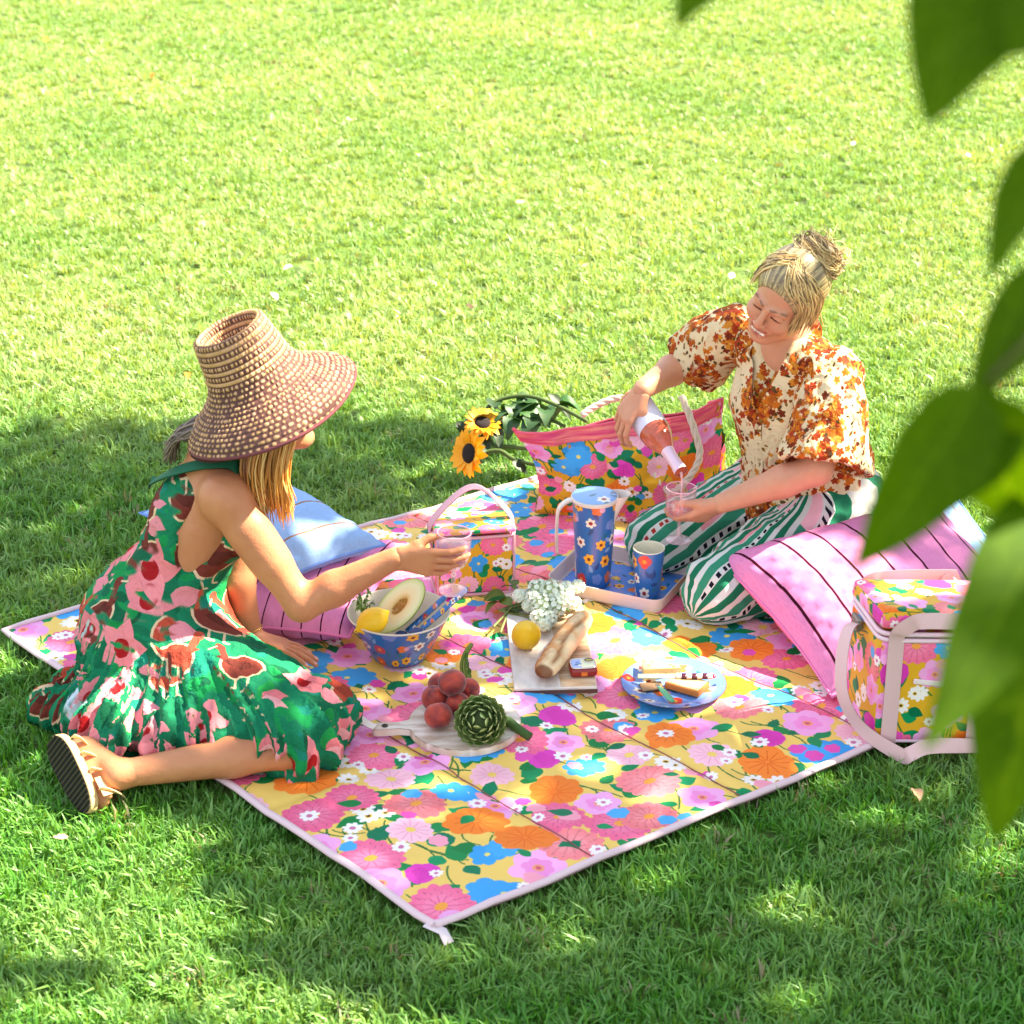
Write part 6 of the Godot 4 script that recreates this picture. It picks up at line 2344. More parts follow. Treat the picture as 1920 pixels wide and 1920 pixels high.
# ---------------------------------------------------------------- the woman in the straw hat
func build_hat_woman() -> void:
	var t := thing("person", "person in a wide straw hat and green bird-print dress, sitting and holding out a glass", "person")
	var base := lin(Color(0.76, 0.50, 0.35))
	var tone := func(p: Vector3) -> Color:
		var q := noise.get_noise_3d(p.x * 9.0, p.y * 9.0, p.z * 9.0)
		var q2 := noise.get_noise_3d(p.x * 40.0, p.y * 40.0, p.z * 40.0)
		return Color(base.r * (1.0 + 0.10 * q + 0.05 * q2), base.g * (1.0 + 0.16 * q + 0.10 * q2), base.b * (1.0 + 0.16 * q + 0.12 * q2))
	var pel := Vector3(-0.79, 0.15, 0.32)
	var chest := Vector3(-0.675, 0.40, 0.29)
	var c7 := Vector3(-0.645, 0.515, 0.29)
	var sr := Vector3(-0.610, 0.485, 0.405)
	var sl := Vector3(-0.575, 0.490, 0.15)
	var er := Vector3(-0.452, 0.255, 0.455)
	var wr := Vector3(-0.2473, 0.3667, 0.455)
	var el := Vector3(-0.6125, 0.2115, 0.26)
	var wl := Vector3(-0.5887, 0.0843, 0.275)
	var kn := Vector3(-0.4566, 0.052, 0.7103)
	var an := Vector3(-0.8041, 0.04, 0.7955)
	var hc := Vector3(-0.535, 0.650, 0.29)
	var b := MB.new()
	var f := Field.new(Vector3(-1.02, -0.02, -0.02), Vector3(-0.18, 0.62, 0.86), 0.008)
	f.cap(pel, chest, 0.115, 0.105, 0.05, Vector3(0.85, -0.4, 0).normalized(), 1.25)
	f.cap(chest, c7, 0.098, 0.058, 0.05)
	f.cap(sl, sr, 0.052, 0.052, 0.05)
	f.cap(c7, Vector3(-0.585, 0.585, 0.29), 0.055, 0.050, 0.03)
	f.cap(sr, er, 0.047, 0.036, 0.03)
	f.cap(sr.lerp(er, 0.3), sr.lerp(er, 0.6), 0.046, 0.042, 0.02)
	f.cap(er, er.lerp(wr, 0.35), 0.036, 0.038, 0.015)
	f.cap(er.lerp(wr, 0.35), wr, 0.038, 0.0245, 0.015)
	f.cap(sl, el, 0.045, 0.035, 0.03)
	f.cap(el, wl, 0.036, 0.024, 0.015)
	# folded legs: the near shin shows below the hem
	f.cap(pel + Vector3(0.03, -0.05, 0.06), kn + Vector3(0, 0, -0.01), 0.080, 0.044, 0.04)
	f.cap(kn, kn.lerp(an, 0.35), 0.041, 0.041, 0.03)
	f.cap(kn.lerp(an, 0.35), an, 0.041, 0.028, 0.02)
	f.skin(b, tone)
	head(b, Transform3D(frame(Vector3(-0.30, 0.95, 0.0), Vector3(0.93, 0.05, -0.05)), hc), base, 0.3, c7)
	# foot, sole to the left
	var ft := Field.new(Vector3(-1.12, -0.06, 0.55), Vector3(-0.76, 0.16, 0.95), 0.004)
	var h0 := Vector3(-0.9462, 0.085, 0.7292)
	var q0 := Vector3(-0.8511, -0.012, 0.8602)
	var lg := q0 - h0
	var so := Vector3(-0.58, 0.22, 0.78)
	so = (so - lg.normalized() * so.dot(lg.normalized())).normalized()
	var fm := (h0 + q0) * 0.5 + Vector3(0.004, 0.004, 0)
	var heel := fm - so * 0.040 - lg * 0.26
	var toe := fm - so * 0.030 + lg * 0.33
	ft.cap(an + (kn - an).normalized() * 0.07, an, 0.030, 0.0285, 0.02)
	ft.cap(an, heel - so * 0.02, 0.0285, 0.030, 0.02)
	ft.cap(heel, fm - so * 0.034, 0.029, 0.028, 0.02)
	ft.cap(fm - so * 0.034, toe, 0.028, 0.021, 0.02)
	for k in 5:
		var tx := (k - 2) * 0.0125
		ft.cap(toe + lg.normalized().cross(so) * tx, toe + lg.normalized().cross(so) * tx * 1.15 + lg.normalized() * (0.030 - 0.004 * absf(k - 3.0)), 0.0085, 0.0075, 0.006)
	ft.skin(b, tone)
	# right hand round the glass, left hand on the mat
	var gp := Vector3(-0.1242, 0.3749, 0.43)
	var y := (gp + Vector3(-0.035, -0.012, 0.046) - wr).normalized()
	var z := Vector3(0.25, 0.0, -1.0)
	z = (z - y * z.dot(y)).normalized()
	hand(b, Transform3D(Basis(y.cross(z), y, z), wr), 1.0, [[0.10, 0.10, 0.50, 0.35], [0.02, 0.22, 0.55, 0.40], [-0.04, 0.35, 0.60, 0.45], [-0.12, 0.45, 0.65, 0.45]], [Vector3(0.45, 0.75, 0.55), Vector3(0.1, 0.9, 0.45)], tone, er)
	var y2 := Vector3(0.93, -0.18, 0.30).normalized()
	var z2 := Vector3(-0.15, -1.0, 0.1)
	z2 = (z2 - y2 * z2.dot(y2)).normalized()
	hand(b, Transform3D(Basis(y2.cross(z2), y2, z2), wl), -1.0, [[0.16, 0.05, 0.15, 0.1], [0.04, 0.05, 0.15, 0.1], [-0.06, 0.05, 0.15, 0.1], [-0.18, 0.05, 0.2, 0.1]], [Vector3(0.8, 0.55, 0.1), Vector3(0.5, 0.8, 0.1)], tone, el)
	part("body", b.mesh(skin_mat(), true), t)
	var br := MB.new()
	var bp := []
	var bax := (wl - el).normalized()
	for k in 25:
		var a := TAU * k / 24.0
		var n1 := bax.cross(Vector3.BACK).normalized()
		bp.append(wl - bax * 0.018 + (n1 * cos(a) + bax.cross(n1) * sin(a)) * 0.0285)
	br.tube(bp, [0.0015], 6)
	part("bracelet", br.mesh(mat(Color(0.85, 0.65, 0.35), 0.25, {"metallic": 0.9})), t)
	build_dress(t, pel, chest, c7, sr, sl, kn, an)
	build_straw_hat(t)
	build_sandal(t, heel, toe, an)
	# hair: a golden fall in front of the shoulder, and loose ends behind
	var r := RandomNumberGenerator.new()
	r.seed = 14
	var h := MB.new()
	for i in 300:
		var s := r.randf()
		var q := r.randf_range(-1.0, 1.0)
		var top := Vector3(-0.535, 0.64, 0.355) + Vector3(lerpf(-0.02, 0.085, s), r.randf_range(-0.02, 0.03), q * 0.020)
		var mid := Vector3(lerpf(-0.575, -0.475, s), 0.545, 0.375 + q * 0.024) + Vector3(r.randfn() * 0.004, 0, r.randfn() * 0.006)
		var end := Vector3(lerpf(-0.560, -0.470, s) + r.randfn() * 0.008, lerpf(0.470, 0.430, s) + r.randfn() * 0.014, 0.385 + q * 0.016 + r.randfn() * 0.004)
		var col := Color(0.86, 0.60, 0.27).lerp(Color(0.55, 0.30, 0.12), r.randf() * (1.15 - s) * 0.9)
		if r.randf() < 0.2:
			col = Color(0.93, 0.76, 0.48)
		strand(h, [top, mid, end + Vector3(0, r.randf_range(-0.02, 0.03), 0)], r.randf_range(0.0011, 0.0026), lin(col))
	for i in 160:
		var q := r.randf_range(-1.0, 1.0)
		var st := Vector3(-0.61, 0.62 + r.randf() * 0.04, 0.29 + q * 0.06)
		var md := Vector3(-0.690, 0.592 + r.randfn() * 0.006, 0.285 + q * 0.04)
		var en := Vector3(-0.7414, 0.5358, 0.29) + Vector3(r.randfn() * 0.008, r.randfn() * 0.012, q * 0.025)
		strand(h, [st, md, Vector3(-0.722, 0.580, 0.287 + q * 0.03) + Vector3(r.randfn(), r.randfn(), 0) * 0.004, en], r.randf_range(0.0014, 0.003), lin(Color(0.26, 0.20, 0.17).lerp(Color(0.52, 0.44, 0.38), r.randf())))
	for i in 70:
		var a := r.randf_range(-2.4, 2.4)
		var st := hc + Vector3(-0.03 - 0.06 * cos(a), 0.03, 0.075 * sin(a))
		var en := hc + Vector3(-0.05 - 0.055 * cos(a), -0.085 + r.randfn() * 0.01, 0.062 * sin(a))
		strand(h, [st, st.lerp(en, 0.5) + Vector3(-0.012, 0, 0), en], 0.006, lin(Color(0.40, 0.26, 0.14).lerp(Color(0.70, 0.50, 0.28), r.randf())))
	part("hair", h.mesh(mat(Color.WHITE, 0.42, {"vertex_color_use_as_albedo": true, "metallic_specular": 0.6}), true), t)

func build_dress(t: Node3D, pel: Vector3, chest: Vector3, c7: Vector3, sr: Vector3, sl: Vector3, kn: Vector3, an: Vector3) -> void:
	var m := cloth(M.dress, 1.3, 0.85)
	m.uv1_triplanar_sharpness = 24.0
	var f := Field.new(Vector3(-1.12, -0.05, 0.0), Vector3(-0.22, 0.58, 0.86), 0.0075)
	var fl := Vector3(0.85, -0.4, 0).normalized()
	# bodice
	f.cap(pel + Vector3(0, 0.01, 0), chest, 0.134, 0.118, 0.05, fl, 1.22)
	f.cap(chest, c7 + Vector3(0.0, -0.045, 0), 0.110, 0.066, 0.05)
	f.cap(chest + Vector3(0.055, -0.01, 0.05), chest + Vector3(0.06, 0.0, -0.05), 0.062, 0.062, 0.05)
	# cut the neckline and deep armhole
	f.ell(c7 + Vector3(0.03, 0.06, 0), Vector3(0.10, 0.075, 0.09), 0.012, Basis.IDENTITY, true)
	f.ell(Vector3(-0.655, 0.405, 0.432), Vector3(0.062, 0.115, 0.062), 0.010, Basis(Vector3.BACK, -0.45), true)
	f.ell(sr + Vector3(0.0, 0.0, 0.03), Vector3(0.075, 0.08, 0.055), 0.01, Basis.IDENTITY, true)
	f.ell(sl + Vector3(0.0, -0.02, -0.05), Vector3(0.075, 0.10, 0.06), 0.01, Basis.IDENTITY, true)
	# hips and skirt over the folded legs
	f.ell(pel + Vector3(-0.005, -0.01, 0.01), Vector3(0.165, 0.165, 0.165), 0.06)
	f.cap(pel + Vector3(0.02, -0.03, 0.08), kn + Vector3(0.0, 0.012, -0.02), 0.122, 0.072, 0.06)
	f.cap(pel + Vector3(0.03, -0.05, 0.02), kn + Vector3(0.05, 0.012, -0.10), 0.105, 0.060, 0.06)
	f.cap(kn + Vector3(0.05, 0.012, -0.10), kn + Vector3(0.025, 0.005, 0.0), 0.060, 0.062, 0.05)
	# over the shins, back toward the feet
	f.cap(kn + Vector3(-0.02, 0.01, -0.06), Vector3(-0.80, 0.05, 0.58), 0.075, 0.060, 0.05)
	f.cap(kn + Vector3(-0.04, 0.028, -0.005), Vector3(-0.74, 0.062, 0.650), 0.050, 0.042, 0.04)
	f.cap(pel + Vector3(-0.03, -0.05, 0.08), Vector3(-0.86, 0.025, 0.58), 0.11, 0.065, 0.06)
	# the hem spread over the lawn to the left
	f.cap(Vector3(-0.86, 0.03, 0.60), Vector3(-0.9035, 0.03, 0.599), 0.070, 0.046, 0.04)
	f.cap(Vector3(-0.88, 0.02, 0.52), Vector3(-1.0058, 0.02, 0.4908), 0.065, 0.034, 0.04)
	f.cap(Vector3(-0.90, 0.02, 0.42), Vector3(-0.9789, 0.02, 0.3889), 0.07, 0.034, 0.04)
	f.cap(Vector3(-0.84, 0.03, 0.62), Vector3(-0.8297, 0.045, 0.6901), 0.065, 0.040, 0.03)
	f.cap(Vector3(-0.66, 0.06, 0.665), Vector3(-0.7311, 0.055, 0.711), 0.048, 0.042, 0.03)
	f.cap(Vector3(-0.4247, 0.05, 0.6703), Vector3(-0.3986, 0.02, 0.6483), 0.045, 0.036, 0.03)
	# the near shin stays bare below the hem
	f.cap(kn.lerp(an, 0.06) + Vector3(0, -0.018, 0.045), an + Vector3(0.0, -0.008, 0.03), 0.040, 0.042, 0.010, Vector3.ZERO, 1.0, true)
	f.plane_cut(Vector3(0, -0.028, 0), Vector3(0, -1, 0))
	var b := MB.new()
	f.skin(b, null, null, 2)
	# folds: pulled round the waist, radiating over the skirt
	var nn := FastNoiseLite.new()
	nn.seed = 4
	nn.frequency = 1.0
	nn.fractal_octaves = 2
	var nr := b.normals()
	for i in b.v.size():
		var p := b.v[i]
		var d := p - Vector3(-0.76, 0.2, 0.34)
		var ang := atan2(d.z, d.x)
		var rad := Vector2(d.x, d.z).length()
		var skirt := clampf((0.22 - p.y) * 7.0, 0.0, 1.0) * clampf(rad * 5.0 - 0.4, 0.0, 1.0)
		var w := 1.0 - absf(nn.get_noise_2d(ang * 7.0, rad * 2.5 + p.y * 2.0)) * 2.6
		var w2 := nn.get_noise_3d(p.x * 9.0, p.y * 22.0 + p.x * 6.0, p.z * 9.0)
		b.v[i] = p + nr[i] * (skirt * 0.023 * w + 0.0065 * w2 * (1.0 - 0.5 * skirt))
	var dr := part("dress", b.mesh(m), t)
	# green straps
	var s := MB.new()
	s.band(curve([Vector3(-0.7923, 0.4558, 0.26), Vector3(-0.7366, 0.506, 0.32), Vector3(-0.6699, 0.5385, 0.355), Vector3(-0.6063, 0.552, 0.375), Vector3(-0.5825, 0.5419, 0.38), Vector3(-0.5503, 0.4725, 0.355), Vector3(-0.5417, 0.4129, 0.335)], 30), [Vector3(-0.35, 0.7, 0.55), Vector3(0.0, 0.9, 0.4)], 0.030, 0.004)
	part("shoulder_strap", s.mesh(mat(Color(0.05, 0.36, 0.24), 0.8)), dr)
	var s2 := MB.new()
	s2.band(curve([Vector3(-0.7457, 0.4618, 0.2), Vector3(-0.6842, 0.5003, 0.2), Vector3(-0.6259, 0.5089, 0.19), Vector3(-0.5807, 0.4704, 0.19)], 16), [Vector3(-0.3, 0.9, 0.0)], 0.028, 0.004)
	part("shoulder_strap", s2.mesh(mat(Color(0.62, 0.15, 0.18), 0.8)), dr)

func build_straw_hat(t: Node3D) -> void:
	var ax := Vector3(-0.40, 0.915, 0.05).normalized()
	var c := Vector3(-0.5178, 0.6489, 0.3)
	var fr := frame(ax, Vector3(0.3, 0, 1))
	var prof := [Vector2(0.197, -0.008), Vector2(0.186, 0.010), Vector2(0.164, 0.030), Vector2(0.134, 0.050), Vector2(0.110, 0.071), Vector2(0.097, 0.093), Vector2(0.091, 0.118), Vector2(0.086, 0.150), Vector2(0.081, 0.182), Vector2(0.078, 0.196), Vector2(0.073, 0.200), Vector2(0.067, 0.195), Vector2(0.062, 0.172), Vector2(0.050, 0.154), Vector2(0.0, 0.150)]
	var runs := [0.0]
	for j in range(1, prof.size()):
		runs.append(runs[j - 1] + (prof[j] as Vector2).distance_to(prof[j - 1]))
	var total: float = runs[-1]
	var at := func(s: float) -> Vector2:
		var q := s * total
		for j in range(1, prof.size()):
			if q <= runs[j] + 1e-6:
				return (prof[j - 1] as Vector2).lerp(prof[j], (q - runs[j - 1]) / (runs[j] - runs[j - 1]))
		return prof[-1]
	var straw := lin(Color(0.72, 0.56, 0.28))
	var straw2 := lin(Color(0.84, 0.64, 0.52))
	var dark := lin(Color(0.35, 0.20, 0.17))
	var b := MB.new()
	var nu := 420
	var nv := 190
	for j in nv + 1:
		var s := float(j) / nv
		var p: Vector2 = at.call(s)
		var p2: Vector2 = at.call(minf(1.0, s + 0.004))
		var tn := (p2 - p).normalized() if s < 0.99 else Vector2(-1, 0)
		var out := Vector2(tn.y, -tn.x)
		var q := s * total
		for i in nu + 1:
			var a := TAU * i / nu
			# coiled rows with raised straw knots; smooth bands with short upright dashes on the crown
			var rows := q / 0.0115
			var row := floorf(rows)
			var fr_ := rows - row
			var dip := 0.010 * sin(a * 2.0 + 0.6) * pow(maxf(0.0, 1.0 - s * 2.4), 1.5)
			var knots := 74.0 if q < 0.10 else 52.0
			var ph := a / TAU * knots + (0.5 if int(row) % 2 == 0 else 0.0) + 0.55 * noise.get_noise_2d(row * 3.1, a * 4.0)
			var kn := 0.5 + 0.5 * cos((ph - floorf(ph) - 0.5) * TAU)
			var rb := sin(PI * fr_)
			var hgt := rb * (0.35 + 0.65 * kn) * (0.85 + 0.5 * noise.get_noise_3d(cos(a) * 22.0, sin(a) * 22.0, row * 3.0))
			var lay := smoothstep(0.43, 0.63, hgt + 0.42 * noise.get_noise_3d(cos(a) * 9.0, sin(a) * 9.0, row * 2.0))
			if q > 0.155:
				var band := int(row) % 4
				lay = clampf(smoothstep(0.30, 0.62, rb) * (1.0 if band % 2 == 0 else smoothstep(0.35, 0.62, kn)), 0.0, 1.0)
			var col := dark.lerp(straw.lerp(straw2, 0.5 + 0.5 * noise.get_noise_2d(a * 3.0, row)), lay)
			var pp := p + out * (0.0042 * hgt)
			var wob := 1.0 + 0.022 * sin(a * 3.0 + 1.0) * (1.0 - s)
			b.add(c + fr * Vector3(pp.x * cos(a) * wob, pp.y + dip, -pp.x * sin(a) * wob), Vector2(a, s), col)
	for j in nv:
		for i in nu:
			var k := j * (nu + 1) + i
			b.quad(k, k + nu + 1, k + nu + 2, k + 1)
	var hat := part("straw_hat", b.mesh(mat(Color.WHITE, 0.7, {"vertex_color_use_as_albedo": true}), true), t)
	var un := MB.new()
	un.lathe([Vector2(0.197, -0.008), Vector2(0.193, -0.010), Vector2(0.182, 0.004), Vector2(0.160, 0.024), Vector2(0.130, 0.044), Vector2(0.106, 0.065), Vector2(0.092, 0.089), Vector2(0.086, 0.114), Vector2(0.078, 0.140), Vector2(0.0, 0.143)], 60, Transform3D(fr, c))
	part("hat_lining", un.mesh(mat(Color(0.30, 0.17, 0.14), 0.9)), hat)
	var e := MB.new()
	var ep := []
	for k in 81:
		var a := TAU * k / 80.0
		var wob := 1.0 + 0.022 * sin(a * 3.0 + 1.0)
		ep.append(c + fr * Vector3(0.197 * cos(a) * wob, -0.008 + 0.010 * sin(a * 2.0 + 0.6), -0.197 * sin(a) * wob))
	e.tube(ep, [0.0042], 6)
	part("brim_edge", e.mesh(mat(Color(0.42, 0.20, 0.22), 0.8)), hat)

func build_sandal(t: Node3D, heel: Vector3, toe: Vector3, an: Vector3) -> void:
	# the sole faces left and a little toward the viewer; a long oval slab, ribbed underneath
	var h := Vector3(-0.9462, 0.085, 0.7292)
	var q := Vector3(-0.8511, -0.012, 0.8602)
	var lg := (q - h)
	var ln := lg.length()
	var out := Vector3(-0.58, 0.22, 0.78)
	out = (out - lg.normalized() * out.dot(lg.normalized())).normalized()
	var sd := lg.normalized().cross(out)
	var bas := Basis(sd, out, sd.cross(out))
	var mid := (h + q) * 0.5 + Vector3(0.004, 0.004, 0)
	var outline := func(a: float, s: float) -> Vector3:
		var zz := cos(a)
		var w := 0.037 * (1.0 + 0.14 * zz) * sqrt(maxf(0.0, 1.0 - pow(absf(zz), 3.2)))
		return Vector3(w * signf(sin(a)) * s, 0, zz * ln * 0.5 * s)
	var sole := MB.new()
	var prof := [[0.3, -0.008], [0.95, -0.010], [1.0, -0.006], [1.0, 0.008], [0.96, 0.012], [0.3, 0.012]]
	sole.grid(64, 5, func(u: float, v: float) -> Vector3:
		var p: Array = prof[int(round(v * 5))]
		return mid + bas * ((outline.call(TAU * u, p[0]) as Vector3) + Vector3(0, p[1], 0)))
	var shoe := part("sandal", sole.mesh(mat(Color(0.80, 0.66, 0.46), 0.85)), t)
	var tread := MB.new()
	var n := 64
	var c0 := tread.add(mid + bas * Vector3(0, 0.013, 0))
	for i in n + 1:
		tread.add(mid + bas * ((outline.call(TAU * i / n, 0.97) as Vector3) + Vector3(0, 0.0130, 0)))
		if i > 0:
			tread.tri(c0, c0 + i, c0 + i + 1)
	var tr := part("tread", tread.mesh(mat(Color(0.06, 0.055, 0.045), 0.9)), shoe)
	for k in 17:
		var zz := lerpf(-0.92, 0.92, k / 16.0)
		var w := 0.034 * (1.0 + 0.14 * zz) * sqrt(1.0 - pow(absf(zz), 3.2))
		var rb := MB.new()
		rb.tube([mid + bas * Vector3(-w, 0.0135, zz * ln * 0.5), mid + bas * Vector3(w, 0.0135, zz * ln * 0.5)], [0.0022], 6)
		part("rib", rb.mesh(mat(Color(0.26, 0.23, 0.15), 0.9)), shoe)
	var strap := mat(Color(0.88, 0.76, 0.56), 0.7)
	for k in 4:
		var z: float = [-0.36, -0.10, 0.12, 0.34][k] * ln
		var up: float = [0.076, 0.082, 0.066, 0.046][k]
		var sb := MB.new()
		var arc := []
		for i in 15:
			var a := PI * i / 14.0
			arc.append(mid + bas * Vector3(cos(a) * 0.043, -0.006 - sin(a) * up, z - sin(a) * 0.02))
		sb.band(arc, [bas * Vector3(0, -1, 0), bas * Vector3(0.01, -1, 0)], 0.014, 0.003)
		part("strap", sb.mesh(strap), shoe)
	var up_ := MB.new()
	up_.grid(14, 8, func(u: float, v: float) -> Vector3:
		var a := PI * u
		return mid + bas * Vector3(cos(a) * 0.042, -0.006 - sin(a) * lerpf(0.072, 0.078, v), lerpf(-0.46, -0.22, v) * ln * 1.0 + sin(a) * 0.012))
	part("heel_cup", up_.mesh(mat(Color(0.85, 0.70, 0.48), 0.75)), shoe)

# ---------------------------------------------------------------- the kneeling woman
func build_shirt_woman() -> void:
	var t := thing("person", "person with pinned-up blond hair in a rust floral shirt, kneeling and pouring wine", "person")
	var base := lin(Color(0.80, 0.56, 0.44))
	var tone := func(p: Vector3) -> Color:
		var q := noise.get_noise_3d(p.x * 9.0, p.y * 9.0, p.z * 9.0)
		var q2 := noise.get_noise_3d(p.x * 40.0, p.y * 40.0, p.z * 40.0)
		return Color(base.r * (1.0 + 0.10 * q + 0.05 * q2), base.g * (1.0 + 0.16 * q + 0.10 * q2), base.b * (1.0 + 0.16 * q + 0.12 * q2))
	var pel := Vector3(0.77, 0.19, -0.33)
	var chest := Vector3(0.70, 0.44, -0.295)
	var nk := Vector3(0.658, 0.600, -0.265)
	var sr := Vector3(0.548, 0.580, -0.370)
	var sl := Vector3(0.762, 0.545, -0.165)
	var er := Vector3(0.4423, 0.4518, -0.52)
	var bax := (Vector3(0.311, 0.3961, -0.345) - Vector3(0.4055, 0.3096, -0.14)).normalized()
	var grip := Vector3(0.4055, 0.3096, -0.14) + bax * 0.215
	var n := Vector3(-0.42, 0.38, 0.82)
	n = (n - bax * n.dot(bax)).normalized()
	var y := bax.cross(n)
	if y.y > 0.0:
		y = -y
	y = (y - bax * 0.25).normalized()
	var z := -n
	z = (z - y * z.dot(y)).normalized()
	var palm := grip + n * 0.050 - y * 0.050
	var wr := palm
	var el := Vector3(0.717, 0.354, -0.05)
	var wl := Vector3(0.4989, 0.2502, -0.085)
	var hc := Vector3(0.6392, 0.7297, -0.2)
	var kl := Vector3(0.492, 0.072, 0.012)
	var kr := Vector3(0.372, 0.072, -0.245)
	var hl := Vector3(0.83, 0.17, -0.26)
	var hr := Vector3(0.71, 0.17, -0.39)
	var al := Vector3(0.90, 0.03, -0.16)
	var ar := Vector3(0.76, 0.03, -0.46)
	var fwd := Vector3(-0.70, 0.0, 0.71)
	var b := MB.new()
	var f := Field.new(Vector3(0.26, -0.01, -0.68), Vector3(1.10, 0.68, 0.14), 0.008)
	var flat := (fwd + Vector3(0, 0.2, 0)).normalized()
	f.cap(pel, chest, 0.115, 0.110, 0.05, flat, 1.3)
	f.cap(chest, nk + Vector3(0.02, -0.05, -0.02), 0.105, 0.070, 0.05, flat, 1.15)
	f.cap(sl, sr, 0.050, 0.050, 0.05)
	f.cap(nk + Vector3(0.012, -0.03, -0.012), nk + Vector3(-0.008, 0.05, 0.01), 0.052, 0.048, 0.04)
	f.cap(sr, er, 0.046, 0.036, 0.03)
	f.cap(er, er.lerp(wr, 0.35), 0.036, 0.038, 0.015)
	f.cap(er.lerp(wr, 0.35), wr, 0.038, 0.0245, 0.015)
	f.cap(sl, el, 0.046, 0.037, 0.03)
	f.cap(el, el.lerp(wl, 0.35), 0.037, 0.039, 0.015)
	f.cap(el.lerp(wl, 0.35), wl, 0.039, 0.0245, 0.015)
	f.cap(hl, kl, 0.085, 0.055, 0.03)
	f.cap(hr, kr, 0.085, 0.055, 0.03)
	f.cap(kl, al, 0.052, 0.034, 0.02)
	f.cap(kr, ar, 0.052, 0.034, 0.02)
	f.cap(al, al + Vector3(0.10, -0.012, -0.08), 0.032, 0.022, 0.02)
	f.cap(ar, ar + Vector3(0.10, -0.012, -0.08), 0.032, 0.022, 0.02)
	f.skin(b, tone)
	var face := Vector3(-0.63, -0.27, 0.72).normalized()
	var upv := Vector3(0.42, 0.88, 0.16)
	upv = (upv - face * upv.dot(face)).normalized()
	var hx := Transform3D(Basis(upv.cross(face), upv, face).scaled(Vector3.ONE * 0.95), hc)
	head(b, hx, base, 1.0, nk + Vector3(0.0, 0.0, -0.005), 0.0021)
	# right hand over the bottle, left hand cupping the glass
	hand(b, Transform3D(Basis(y.cross(z), y, z), palm), 1.0, [[0.10, 0.35, 0.55, 0.45], [0.02, 0.38, 0.60, 0.45], [-0.05, 0.42, 0.60, 0.45], [-0.14, 0.46, 0.60, 0.45]], [Vector3(0.62, 0.45, 0.65), Vector3(0.2, 0.65, 0.75)], tone, er)
	var gp := Vector3(0.4061, 0.2313, -0.13)
	var y2 := (gp + Vector3(0.03, -0.035, 0.02) - wl).normalized()
	var z2 := Vector3(-0.15, 0.62, -0.75)
	z2 = (z2 - y2 * z2.dot(y2)).normalized()
	hand(b, Transform3D(Basis(y2.cross(z2), y2, z2), wl), -1.0, [[0.10, 0.30, 0.55, 0.4], [0.02, 0.40, 0.60, 0.45], [-0.05, 0.50, 0.60, 0.5], [-0.12, 0.60, 0.65, 0.5]], [Vector3(0.45, 0.85, 0.35), Vector3(0.1, 0.95, 0.35)], tone, el)
	part("body", b.mesh(skin_mat(), true), t)
	build_updo(t, hx)
	build_shirt(t, pel, chest, nk, sr, sl, er, el, fwd, flat)
	build_trousers(t, hl, hr, kl, kr, al, ar, pel)
	var rg := MB.new()
	var rp := []
	var rc := Vector3(0.2993, 0.3581, -0.33)
	for k in 17:
		rp.append(rc + Vector3(cos(TAU * k / 16.0) * 0.0092, 0.002, sin(TAU * k / 16.0) * 0.0092))
	rg.tube(rp, [0.0014], 5)
	part("ring", rg.mesh(mat(Color(0.90, 0.75, 0.40), 0.2, {"metallic": 1.0})), t)

